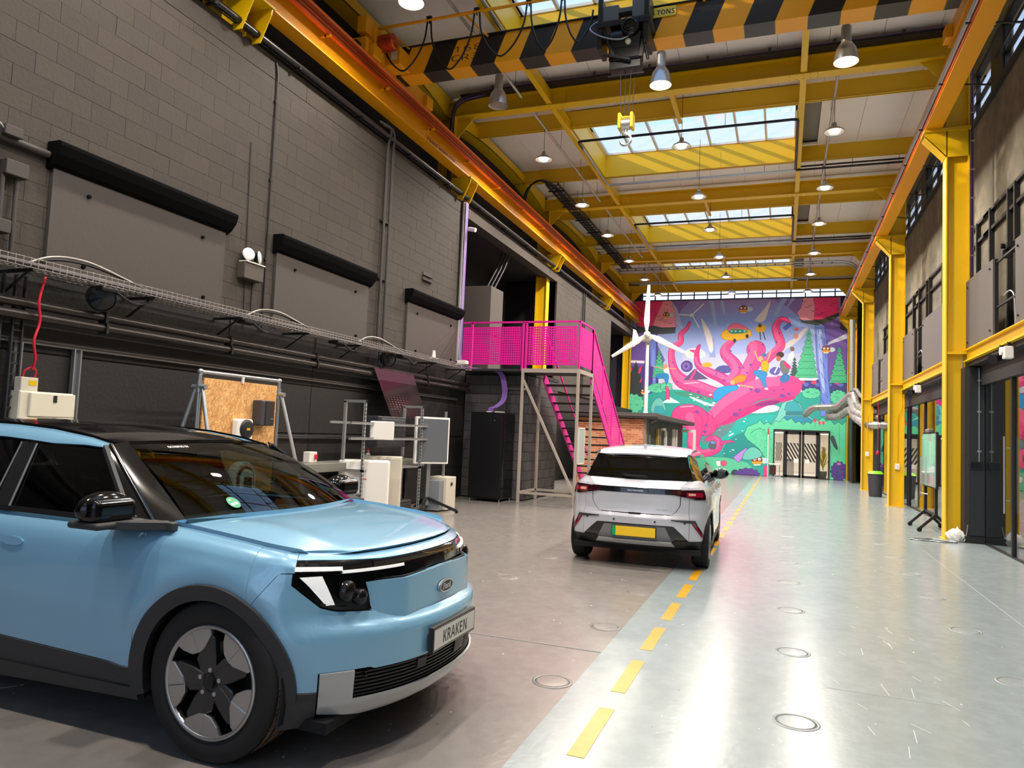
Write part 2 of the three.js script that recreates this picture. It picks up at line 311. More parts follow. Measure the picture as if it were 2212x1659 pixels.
{ // end of the hall behind the camera: glazed wall between pale piers
  struct('wall_back', [bx(-9.2, -5.6, -0.05, 9.9, 8, 8.3), bx(3.2, 8.2, -0.05, 3.2, 8, 8.3), bx(3.2, 3.95, 3.2, 9.9, 8, 8.3), bx(-5.6, 3.2, 9.5, 9.9, 8, 8.3)], mat('#a7a29b', 0.8));
  const w = struct('window_7', [bx(-5.6, 3.2, 0, 0.25, 8.05, 8.25), bx(-5.6, 3.2, 9.35, 9.5, 8.05, 8.25)], M.charcoal);   // added unseen glazing, inferred from light on the car, heightened to light the crane
  for (let k = 0; k <= 8; k++) { const x = -5.6 + k * 1.1; mesh('mullion', bx(x - 0.04, x + 0.04, 0.25, 9.35, 8.08, 8.2), M.charcoal, w); if (k < 8) mesh('pane', bx(x + 0.04, x + 1.06, 0.25, 9.35, 8.13, 8.14), M.glass, w); }
  for (const y of [1.9, 3.6, 5.3, 7.1]) mesh('transom', bx(-5.6, 3.2, y - 0.03, y + 0.03, 8.08, 8.2), M.charcoal, w);
}
{ // roof: white liner panels between the frames, deck above them, rooflights cut through
  const arc = (z, i) => { const t = (z - FR[i]) / (FR[i + 1] - FR[i]); return 9.53 + 0.14 * (1 - Math.pow(2 * t - 1, 4)); };
  const deck = [], white = mat('#efece8', 0.6, 0, { bumpMap: bumpFine, bumpScale: 0.0008 });
  for (let i = 0; i < 6; i++) { const s0 = FR[i] + 2.22, s1 = FR[i] + 5.72, z0 = FR[i], z1 = FR[i + 1]; deck.push(bx(-8.2, 3.95, 9.78, 9.9, z0, s0), bx(-8.2, 3.95, 9.78, 9.9, s1, z1), bx(-8.2, -5.12, 9.78, 9.9, s0, s1), bx(0.32, 3.95, 9.78, 9.9, s0, s1)); }
  deck.push(bx(-8.2, 3.95, 9.78, 9.9, 7.15, 8.3), bx(-8.2, 3.95, 9.78, 9.9, -37.6, -37.3));
  const c = struct('ceiling', deck, mat('#8a8680', 0.8));
  for (let i = 0; i < 6; i++) for (let k = 0; k < 12; k++) {
    const x0 = -7.95 + k * 0.965, x1 = x0 + 0.957, parts = x1 > -5.0 && x0 < 0.2 ? [[0.03, 2.2], [5.74, 7.42]] : [[0.03, 7.42]];
    for (const [a, b] of parts) mesh('ceiling_panel', shell((u, v) => { const z = FR[i] + lerp(a, b, v); return [lerp(x0, x1, u), arc(z, i), z]; }, 1, parts.length > 1 ? 4 : 12, 0.05, false), white, c);
  }
}
// steel frames
const yellowSteel = M.yellow;
function hsec(x, y0, y1, z, d, w) { // H column, web along x
  return [bx(x, x + 0.025, y0, y1, z - w / 2, z + w / 2), bx(x + d - 0.025, x + d, y0, y1, z - w / 2, z + w / 2), bx(x + 0.02, x + d - 0.02, y0, y1, z - 0.012, z + 0.012)];
}
FR.slice(0, 6).forEach((z, i) => {
  if (i === 0) z = -36.9;
  const where = ['by the far painted wall', 'beyond the green-lidded bin', 'in front of the green-lidded bin', 'beside the wheeled glass board', 'in front of the glass fronts, nearest the camera', 'behind the camera'][i];
  if (i < 5 && i !== 4) {
    const c = thing('yellow_column', 'tall yellow steel column ' + where, 'column', [2.76, 0, z]);
    mesh('flange', bx(0, 0.025, 0, 9.0, -0.15, 0.15, 0.004), yellowSteel, c); mesh('flange', bx(0.36, 0.385, 0, 9.0, -0.15, 0.15, 0.004), yellowSteel, c);
    mesh('web', bx(0.02, 0.365, 0, 9.0, -0.02, 0.02), yellowSteel, c);
    mesh('base_plate', bx(-0.03, 0.42, 0, 0.02, -0.18, 0.18, 0.004), yellowSteel, c);
    const co = mesh('corbel', [bx(-0.37, 0.4, 7.54, 7.6, -0.19, 0.19, 0.004), T(poly([[-0.35, 7.54], [-0.35, 7.47], [0, 7.05], [0.385, 7.05], [0.385, 7.54]], 0.02), 0, 0, 0.13), T(poly([[-0.35, 7.54], [-0.35, 7.47], [0, 7.05], [0.385, 7.05], [0.385, 7.54]], 0.02), 0, 0, -0.15), bar([-0.35, 7.47, 0], [0.0, 7.06, 0], 0.3, 0.02)], yellowSteel, c);
    mesh('stiffener', bx(0.02, 0.37, 3.36, 3.4, -0.14, 0.14), yellowSteel, c);
    mesh('knee_plate', T(poly([[0, 9.0], [0, 8.55], [-0.42, 9.0]], 0.02), 0, 0, -0.01), yellowSteel, c);
  }
  if (i === 5) return;
  { const c = thing('yellow_column', ['yellow steel post of the left wall beside the painted wall', 'yellow steel post of the left wall, second from the painted wall', 'yellow steel column standing in the alcove above the magenta landing', 'yellow steel post with purple cables beside the first roof girder on the left', 'yellow steel post of the left wall above the near crane bracket'][i], 'column', [-7.78, 0, z]);
    mesh('flange', bx(0.36, 0.385, 3.0, 9.0, -0.15, 0.15, 0.004), yellowSteel, c); mesh('flange', bx(0, 0.025, 3.0, 9.0, -0.15, 0.15, 0.004), yellowSteel, c); mesh('web', bx(0.02, 0.365, 3.0, 9.0, -0.02, 0.02), yellowSteel, c);
    mesh('knee_plate', T(poly([[0.385, 9.0], [0.385, 8.5], [0.85, 9.0]], 0.02), 0, 0, -0.01), yellowSteel, c); }
  const g = thing('roof_girder', ['deep yellow roof girder nearest the painted wall', 'yellow roof girder second from the painted wall', 'yellow roof girder between the two far rooflights', 'deep yellow roof girder directly behind the crane hook', 'yellow roof girder overhead near the camera'][i], 'girder', [0, 9.0, z]);
  mesh('bottom_flange', bx(-7.8, 3.2, 0, 0.022, -0.13, 0.13, 0.004), yellowSteel, g); mesh('top_flange', bx(-7.8, 3.2, 0.36, 0.382, -0.13, 0.13), yellowSteel, g); mesh('web', bx(-7.8, 3.2, 0.02, 0.365, -0.012, 0.012), yellowSteel, g);
  for (const x of [-5.07, 0.27]) mesh('splice_plate', bx(x - 0.35, x + 0.35, 0.022, 0.36, 0.01, 0.03), yellowSteel, g);
  const bolts = []; for (const x of [-5.07, 0.27]) for (let a = -2; a <= 2; a++) for (const b of [-1, 1]) bolts.push(rod([x + a * 0.13, -0.014, b * 0.08], [x + a * 0.13, 0.002, b * 0.08], 0.014, 6)); mesh('bolts', bolts, yellowSteel, g).userData.kind = 'stuff';
});
// purlins, tie beams and rooflights, bay by bay
const bayName = ['the bay over the painted wall', 'the third bay back', 'the second bay back', 'the first bay beyond the crane', 'the bay over the crane', 'the bay over the camera'];
for (let i = 0; i < 5; i++) {
  const z0 = i ? FR[i] : -36.9, z1 = FR[i + 1];
  [[2.17, 'far'], [5.83, 'near']].forEach(([d, s]) => {
    const z = FR[i] + d, p = thing('purlin', `yellow purlin along the ${s} edge of the rooflight in ${bayName[i]}`, 'purlin', [0, 9.2, z]);
    mesh('web', bx(-7.9, 3.3, 0, 0.42, -0.012, 0.012), yellowSteel, p); mesh('flange', bx(-7.9, 3.3, 0, 0.015, -0.05, 0.05), yellowSteel, p);
  });
  for (const [x, s] of [[-5.07, 'left'], [0.27, 'right']]) {
    const p = thing('tie_beam', `yellow tie beam along the ${s} side of the rooflight in ${bayName[i]}`, 'beam', [x, 9.03, (z0 + z1) / 2]);
    const L = (z1 - z0) / 2 - 0.02; mesh('flange', bx(-0.06, 0.06, 0, 0.018, -L, L), yellowSteel, p); mesh('web', bx(-0.012, 0.012, 0.015, 0.34, -L, L), yellowSteel, p);
  }
  { const p = thing('tie_beam', `short yellow stub beam from girder to rooflight in ${bayName[i]}`, 'beam', [-2.4, 9.06, FR[i + 1] - 0.9]); mesh('flange', bx(-0.05, 0.05, 0, 0.016, -0.85, 0.75), yellowSteel, p); mesh('web', bx(-0.01, 0.01, 0.01, 0.25, -0.85, 0.75), yellowSteel, p); }
  { // arched edge beam against the left wall
    const p = thing('edge_beam', `curved yellow beam over the dark left wall in ${bayName[i]}`, 'beam', [-7.72, 0, 0]);
    const f = (t) => { const z = lerp(z0 + 0.1, z1 - 0.1, t); return [z, 8.95 + 0.32 * (1 - Math.pow(Math.abs(2 * t - 1), 2.4))]; };
    mesh('flange', shell((u, v) => { const [z, y] = f(v); return [lerp(-0.22, 0.14, u), y, z]; }, 1, 14, 0.02), yellowSteel, p);
    mesh('web', shell((u, v) => { const [z, y] = f(v); return [0.14, lerp(y, 9.5, u), z]; }, 1, 14, 0.02), yellowSteel, p);
  }
  { const z = -0.01; const p = thing('edge_beam', `yellow beam along the right eaves in ${bayName[i]}`, 'beam', [3.2, 9.05, (z0 + z1) / 2]); const L = (z1 - z0) / 2 - 0.02; mesh('web', bx(-0.01, 0.01, 0, 0.36, -L, L), yellowSteel, p); mesh('flange', bx(-0.08, 0.08, 0, 0.02, -L, L), yellowSteel, p); }
}
for (let i = 0; i < 6; i++) {
  const s0 = FR[i] + 2.24, s1 = FR[i] + 5.76, xa = -5.03, xb = 0.23;
  const s = thing('rooflight', `long glazed rooflight with a yellow upstand in ${bayName[i]}`, 'rooflight', [0, 0, 0]);
  const kerb = mat('#f0c61c', 0.45);
  mesh('upstand', bx(xa, xb, 9.2, 9.84, s0, s0 + 0.03), kerb, s); mesh('upstand', bx(xa, xb, 9.2, 9.84, s1 - 0.03, s1), kerb, s);
  mesh('upstand', bx(xa - 0.02, xa, 9.2, 9.84, s0, s1), kerb, s); mesh('upstand', bx(xb, xb + 0.02, 9.2, 9.84, s0, s1), kerb, s);
  mesh('kerb_flashing', [bx(xa - 0.1, xa + 0.06, 9.84, 9.9, s0 - 0.1, s1 + 0.1), bx(xb - 0.06, xb + 0.1, 9.84, 9.9, s0 - 0.1, s1 + 0.1), bx(xa, xb, 9.84, 9.9, s0 - 0.1, s0 + 0.06), bx(xa, xb, 9.84, 9.9, s1 - 0.06, s1 + 0.1)], M.white, s);
  for (let k = 0; k <= 7; k++) { const x = lerp(xa + 0.05, xb - 0.05, k / 7); mesh('glazing_bar', bx(x - 0.028, x + 0.028, 9.84, 9.93, s0, s1), M.pale, s); if (k < 7) mesh('pane', bx(x + 0.025, lerp(xa + 0.05, xb - 0.05, (k + 1) / 7) - 0.025, 9.9, 9.907, s0 - 0.02, s1 + 0.02), M.glass, s); }
}

// ================= lamps, crane, services =================
{
  const xs = [-5.59, -2.28, 0.92], zs = [-1.9, -5.9, -9.67, -13.4, -16.45, -20.1, -23.4, -27.05, -30.4, -33.9];
  const colN = ['left', 'middle', 'right'], ord = ['rearmost', 'ninth', 'eighth', 'first', 'second', 'third', 'fourth', 'fifth', 'sixth', 'seventh'];
  const shade = mat('#b9b7b3', 0.28, 0.75), gear = mat('#a8a9aa', 0.4, 0.6), inner = mat('#f3efe6', 0.3, 0.2);
  const gShade = [lathe([[0.075, 0.34], [0.1, 0.33], [0.16, 0.24], [0.195, 0.1], [0.205, 0.0]], 28)], gIn = [lathe([[0.07, 0.33], [0.155, 0.235], [0.19, 0.1], [0.2, 0.002]], 28)];
  const gGear = [lathe([[0, 0.66], [0.07, 0.655], [0.085, 0.63], [0.085, 0.36], [0.1, 0.34], [0.1, 0.325], [0, 0.325]], 20)], gBulb = [lathe([[0, 0.02], [0.15, 0.02], [0.165, 0.03], [0.15, 0.045], [0, 0.045]], 20)];
  const gDish = [lathe([[0.05, 0.13], [0.08, 0.12], [0.2, 0.035], [0.215, 0.0], [0.2, 0.008], [0.07, 0.1], [0, 0.1]], 24)], gBulb2 = [lathe([[0, -0.02], [0.09, -0.01], [0.12, 0.03], [0.08, 0.075], [0, 0.085]], 18)], gGear2 = [lathe([[0, 0.22], [0.045, 0.21], [0.055, 0.13], [0, 0.12]], 12)];
  const led = mat('#fff4e0', 0.5, 0, { emissive: '#ffeccb', emissiveIntensity: 9 }), dim = mat('#9b8f85', 0.4);
  zs.forEach((z, k) => xs.forEach((x, c) => {
    const off = k === 3 && c === 0;     // this one is dark
    const label = off ? 'unlit silver high-bay lamp hanging left of the crane hoist' : k === 3 ? (c === 1 ? 'lit silver high-bay lamp hanging just right of the crane hoist' : 'lit silver high-bay lamp hanging under the striped crane beam near the right rail')
      : k < 3 ? `high-bay lamp over the near floor, ${['rear', 'middle', 'front'][k]} one of the ${colN[c]} row` : `lit high-bay lamp, ${ord[k]} from the crane in the ${colN[c]} row`;
    const t = thing('high_bay_lamp', label, 'lamp', [x, 8.26, z], 0, 'high-bay lamps in three rows');
    if (k <= 3) { mesh('reflector', gShade, shade, t); mesh('reflector_lining', gIn, inner, t); mesh('control_gear', gGear, gear, t); mesh('light_source', gBulb, off ? dim : led, t); }
    else { mesh('reflector', gDish, shade, t); mesh('light_source', gBulb2, led, t); mesh('control_gear', gGear2, gear, t); }
    const top = c === 1 ? ([5, 7, 8, 9].includes(k) || k < 1 ? 9.9 : 9.72) : 9.05; mesh('suspension', rod([0, k <= 3 ? 0.65 : 0.2, 0], [0, top - 8.26, 0], 0.006, 5), M.darkSteel, t);
    if (off) return;
    const l = new THREE.SpotLight('#fff3e4', LAMP, 0, 1.42, 0.5, 2); l.position.set(x, 8.25, z); l.target.position.set(x, 0, z); l.castShadow = true; l.shadow.radius = 8; l.shadow.mapSize.set(512, 512); l.name = 'lamp_light'; scene.add(l); scene.add(l.target);
  }));
}
{ // crane rails
  const o = M.yellowWarm;
  const l = thing('crane_rail', 'long orange-yellow crane rail with red-orange conductor bars above the left block wall', 'rail', [-7.1, 7.5, 0]);
  mesh('rail_beam', [bx(-0.14, 0.14, 0, 0.025, -37.2, 6), bx(-0.012, 0.012, 0.02, 0.52, -37.2, 6), bx(-0.12, 0.12, 0.5, 0.53, -37.2, 6), bx(-0.03, 0.03, 0.53, 0.58, -37.2, 6)], o, l);
  const ob = mat('#f0783a', 0.35);
  for (const y of [0.33, 0.4, 0.47, 0.54]) mesh('conductor_bar', [bx(0.14, 0.2, y, y + 0.052, -37.1, 6, 0), bx(0.12, 0.15, y + 0.015, y + 0.037, -37.1, 6)], y > 0.5 ? ob : M.copper, l);
  for (let z = -2; z > -36; z -= 1.86) mesh('bar_hanger', [bx(0, 0.21, 0.3, 0.33, z - 0.02, z + 0.02), bx(0.1, 0.13, 0.3, 0.62, z - 0.02, z + 0.02)], o, l);
  const word = canvas(512, 64, (c, w, h) => { c.fillStyle = '#d98a10'; c.fillRect(0, 0, w, h); c.fillStyle = '#3a1a08'; c.font = 'bold 52px sans-serif'; c.textAlign = 'center'; c.textBaseline = 'middle'; c.fillText('CRANE WIRES LIVE', w / 2, h / 2 + 2); });
  const g = new THREE.PlaneGeometry(1.5, 0.16); g.userData.keepUV = true; g.rotateY(PI / 2);
  mesh('rail_lettering', g.translate(0.016, 0.16, -13.9), mat('#ffffff', 0.5, 0, { map: word, side: THREE.FrontSide }), l);
  for (const [i, z] of [[0, -7.9], [1, -15.35], [2, -22.75], [3, -30.2]]) {
    const b = thing('rail_bracket', ['yellow crane-rail bracket nearest the camera over the left wall', 'yellow crane-rail bracket above the purple wall cables', 'yellow crane-rail bracket above the end of the alcove lintel', 'yellow crane-rail bracket on the far left wall, smallest in view'][i], 'bracket', [-7.1, 7.5, z]);
    mesh('top_plate', bx(-0.3, 0.2, -0.03, 0, -0.24, 0.24, 0.004), M.yellow, b);
    for (const s of [-0.2, 0.18]) mesh('side_plate', T(poly([[-0.3, -0.03], [0.18, -0.03], [0.17, -0.12], [0, -0.5], [-0.3, -0.5]], 0.02), 0, 0, s), M.yellow, b);
    mesh('web', bx(-0.28, -0.1, -0.48, -0.03, -0.012, 0.012), M.yellow, b);
    for (const s of [-0.1, 0.1]) mesh('bolt', rod([0.12, -0.05, s], [0.12, -0.02, s], 0.022, 6), M.yellow, b);
  }
  const r = thing('crane_rail', 'long orange-yellow crane rail with pale conduits on the right-hand columns', 'rail', [2.55, 7.6, 0]);
  mesh('rail_beam', [bx(-0.14, 0.14, 0, 0.025, -37.1, 6), bx(-0.012, 0.012, 0.02, 0.44, -37.1, 6), bx(-0.12, 0.12, 0.42, 0.45, -37.1, 6), bx(-0.03, 0.03, 0.45, 0.5, -37.1, 6)], o, r);
  for (const [x, y] of [[-0.14, 0.2], [-0.14, 0.28]]) mesh('conduit', rod([x, y, -36.9], [x, y, 5], 0.028, 8), M.galv, r);
  mesh('cable_channel', bx(-0.135, -0.015, 0.07, 0.12, -36.9, 5), M.orange, r);
  for (let z = -4; z > -36; z -= 1.9) mesh('conduit_arm', bar([-0.2, 0.12, z], [0.55, 0.02, z], 0.03, 0.02), M.darkSteel, r);
}
{ // travelling crane
  const stripe = canvas(2048, 256, (c, w, h) => {
    c.fillStyle = '#17171a'; c.fillRect(0, 0, w, h); c.fillStyle = '#f7ad12'; const px = (m) => (m + 7.35) / 9.7 * w;
    for (let k = -1; k < 11; k++) { const x = -6.86 + k * 0.948; c.beginPath(); c.moveTo(px(x), h); c.lineTo(px(x + 0.48), h); c.lineTo(px(x + 0.69), 0); c.lineTo(px(x + 0.21), 0); c.fill(); }
    c.fillStyle = 'rgba(30,20,5,.75)'; c.font = '70px monospace'; c.fillText('168', px(-5.80), 110); c.fillText('CR3', px(-5.84), 190);
  });
  const under = canvas(1024, 32, (c, w, h) => { c.fillStyle = '#2a2a2d'; c.fillRect(0, 0, w, h); c.fillStyle = '#eea40c'; const px = (m) => (m + 7.35) / 9.7 * w; for (let k = -1; k < 11; k++) { const x = -6.86 + k * 0.948; c.fillRect(px(x), 0, px(0.48) - px(0), h); } });
  const c = thing('overhead_crane', 'overhead travelling crane beam with yellow and black warning stripes', 'crane', [0, 0, 0]);
  const strip = (f) => { const g = grid(f, 1, 1); g.userData.keepUV = true; return g; };
  const mS = mat('#ffffff', 0.4, 0, { map: stripe }), mU = mat('#ffffff', 0.45, 0, { map: under });
  mesh('girder_side', strip((u, v) => [lerp(-7.35, 2.35, u), lerp(8.19, 8.72, v), -11.62]), mS, c);
  mesh('girder_soffit', strip((u, v) => [lerp(-7.35, 2.35, u), 8.19, lerp(-11.62, -12.02, v)]), mU, c);
  mesh('girder_box', bx(-7.35, 2.35, 8.195, 8.72, -12.02, -11.625), M.black, c);
  mesh('top_flange', bx(-7.35, 2.35, 8.72, 8.74, -12.08, -11.58, 0.004), M.black, c);
  for (const [x, s] of [[-7.1, 1], [2.55, -1]]) { // end carriages
    mesh('end_carriage', bx(x - 0.14, x + 0.14, 8.12, 8.42, -13.1, -10.55, 0.01), M.yellowWarm, c);
    for (const z of [-12.85, -10.8]) { const w = mesh('wheel', T(new THREE.CylinderGeometry(0.14, 0.14, 0.1, 20), x, 8.22, z, 0, 0, PI / 2), M.darkSteel, c); mesh('axle_box', bx(x + s * 0.14, x + s * 0.24, 8.12, 8.34, z - 0.13, z + 0.13, 0.01), M.yellowWarm, w); }
    mesh('buffer', rod([x, 8.27, -13.1], [x, 8.27, -13.22], 0.05, 10), M.rubber, c); mesh('buffer', rod([x, 8.27, -10.55], [x, 8.27, -10.43], 0.05, 10), M.rubber, c);
  }
  mesh('end_plate', bx(-7.24, -6.95, 8.12, 8.85, -11.62, -11.58, 0.004), M.yellowWarm, c);
  { // travel drive on the left carriage
    const m = mesh('drive_motor', [T(lathe([[0, 0], [0.1, 0], [0.13, 0.03], [0.13, 0.3], [0.1, 0.33], [0, 0.33]], 18), -6.93, 8.47, -10.95, 0, 0, -PI / 2)], M.copper, c);
    const fins = []; for (let k = 0; k < 9; k++) fins.push(T(new THREE.CylinderGeometry(0.15, 0.15, 0.012, 18), -6.88 + k * 0.03, 8.47, -10.95, 0, 0, PI / 2)); mesh('cooling_fins', fins, M.copper, m);
    mesh('gearbox', [bx(-7.2, -6.92, 8.3, 8.72, -11.1, -10.8, 0.03), bx(-7.2, -7.0, 8.55, 8.85, -10.95, -10.6, 0.02)], M.yellowWarm, c);
    const j = mesh('junction_box', T(bx(-0.16, 0.16, -0.17, 0.17, -0.2, 0.2, 0.02), -6.82, 8.38, -11.42), M.yellowWarm, c);
    mesh('nameplate', bx(-6.84, -6.72, 8.3, 8.48, -11.21, -11.214), M.pale, j);
  }
  // festoon rail with hanging cables
  mesh('festoon_rail', [rod([-7.5, 8.93, -11.2], [2.2, 8.93, -11.2], 0.028, 8), ...[-7.0, -5.4, -1.6, 1.6].map((x) => bar([x, 8.93, -11.2], [x + 0.3, 8.7, -11.62], 0.03, 0.03))], M.yellowWarm, c);
  const loops = [[-7.0, 8.75, -6.12, 8.9, 8.05], [-6.05, 8.9, -5.2, 8.9, 7.95], [-5.1, 8.9, -4.22, 8.9, 8.05], [-4.15, 8.9, -3.6, 8.9, 8.05], [-3.55, 8.9, -3.05, 8.6, 8.1]];
  for (const [x0, y0, x1, y1, yb] of loops) { const p = []; for (let k = 0; k <= 8; k++) { const t = k / 8, e = Math.pow(Math.abs(2 * t - 1), 1.5); p.push([lerp(x0, x1, t * t * (3 - 2 * t)), yb + ((t < 0.5 ? y0 : y1) - yb) * e, -11.2]); } mesh('festoon_cable', pipe(p, 0.016, null, 6), M.black, c); }
  for (const x of [-6.08, -5.15, -4.18, -3.58]) mesh('cable_carrier', [cb(x, 8.96, -11.2, 0.1, 0.06, 0.08, 0.01), rod([x, 8.93, -11.2], [x, 8.86, -11.2], 0.012, 6)], M.darkSteel, c);
  const h = thing('crane_hoist', 'black chain hoist trolley hanging on the striped crane beam', 'hoist', [-2.5, 8.0, -11.35]);
  const bk = mat('#1a1b1e', 0.4, 0.3), gy = mat('#5e6466', 0.5, 0.2);
  mesh('trolley_frame', [bx(-0.5, 0.42, 0.25, 0.34, -0.26, 0.2, 0.01), bx(-0.46, -0.38, -0.1, 0.75, -0.24, 0.18, 0.01), bx(0.3, 0.38, -0.1, 0.75, -0.24, 0.18, 0.01), bar([-0.42, 0.4, 0.15], [-0.18, -0.28, 0.1], 0.06, 0.05), bar([0.36, 0.4, 0.15], [0.25, -0.28, 0.1], 0.06, 0.05)], bk, h);
  mesh('control_box', [bx(-0.42, -0.12, 0.36, 0.62, -0.05, 0.16, 0.015), bx(0.1, 0.34, 0.36, 0.68, -0.05, 0.16, 0.015), bx(-0.15, 0.15, 0.5, 0.58, -0.04, 0.12, 0.01)], gy, h);
  mesh('drum_housing', [T(lathe([[0, 0], [0.14, 0], [0.2, 0.05], [0.2, 0.5], [0.14, 0.55], [0, 0.55]], 22), -0.28, 0.06, 0, 0, 0, -PI / 2), bx(-0.28, 0.26, -0.3, 0.05, -0.14, 0.12, 0.05)], bk, h);
  const mo = mesh('hoist_motor', T(lathe([[0, 0], [0.12, 0], [0.15, 0.03], [0.15, 0.3], [0.11, 0.36], [0, 0.36]], 22), 0.1, 0.16, -0.05, PI / 2), M.blackGloss, h);
  mesh('motor_guard', [0.05, 0.09, 0.13].map((r) => T(new THREE.TorusGeometry(r, 0.008, 6, 20), 0.1, 0.16, 0.32)), M.darkSteel, mo);
  mesh('rope_guide', [bx(-0.26, 0.26, -0.44, -0.3, -0.1, 0.1, 0.02), rod([-0.3, -0.5, 0], [0.3, -0.5, 0], 0.015, 6), rod([-0.34, -0.2, 0.16], [0.1, -0.34, 0.16], 0.03, 8), rod([0.28, 0.1, 0.14], [0.38, -0.36, 0.14], 0.025, 8)], M.darkSteel, h);
  mesh('feed_cable', pipe([[-0.5, 0.55, -0.1], [-0.62, 0.35, 0.05], [-0.4, 0.1, 0.2], [-0.05, -0.02, 0.24], [0.2, 0.1, 0.2]], 0.014, null, 6), M.galv, h);
  mesh('lamp_lens', T(new THREE.SphereGeometry(0.05, 12, 8), 0.06, -0.05, 0.19), mat('#cfd2b8', 0.2), h);
  for (const [x, z] of [[-0.08, 0.05], [-0.02, -0.05], [0.1, 0.05], [0.15, -0.05]]) mesh('hoist_rope', rod([x, -0.3, z], [x * 0.7, -1.22, z], 0.006, 5), M.darkSteel, h);
  const hk = mesh('hook_block', [cb(-0.07, -1.3, 0, 0.05, 0.26, 0.2, 0.02), cb(0.13, -1.3, 0, 0.05, 0.26, 0.2, 0.02), rod([-0.08, -1.22, 0], [0.14, -1.22, 0], 0.02)], M.yellow, h);
  mesh('sheave', [T(new THREE.CylinderGeometry(0.09, 0.09, 0.14, 18), 0.03, -1.34, 0, 0, 0, PI / 2), rod([0.03, -1.4, 0], [0.03, -1.5, 0], 0.03, 10)], M.steel, hk);
  const hp = []; for (let k = 0; k <= 14; k++) { const a = PI / 2 - k / 14 * 4.6; hp.push([0.03 + 0.085 * Math.cos(a), -1.6 + 0.085 * Math.sin(a), 0]); }
  mesh('hook', pipe([[0.03, -1.48, 0], ...hp], 0.024, null, 8), M.steel, hk);
  // capacity sign and data plates on the beam
  const sg = canvas(256, 96, (q, w, H) => { q.fillStyle = '#ead34a'; q.fillRect(0, 0, w, H); q.fillStyle = '#1a150a'; q.font = 'bold 66px sans-serif'; q.textBaseline = 'middle'; q.textAlign = 'right'; q.fillText('5 TONS', w - 10, H / 2 + 3); });
  const s = thing('capacity_sign', 'yellow sign reading 5 TONS at the top of the striped beam beside the hoist', 'sign', [-1.98, 8.62, -11.605]);
  const pg = new THREE.PlaneGeometry(0.44, 0.165); pg.userData.keepUV = true; mesh('sign_face', pg.translate(0, 0, 0.006), mat('#fff', 0.5, 0, { map: sg }), s); mesh('sign_plate', cb(0, 0, 0, 0.45, 0.175, 0.008), M.yellow, s);
}
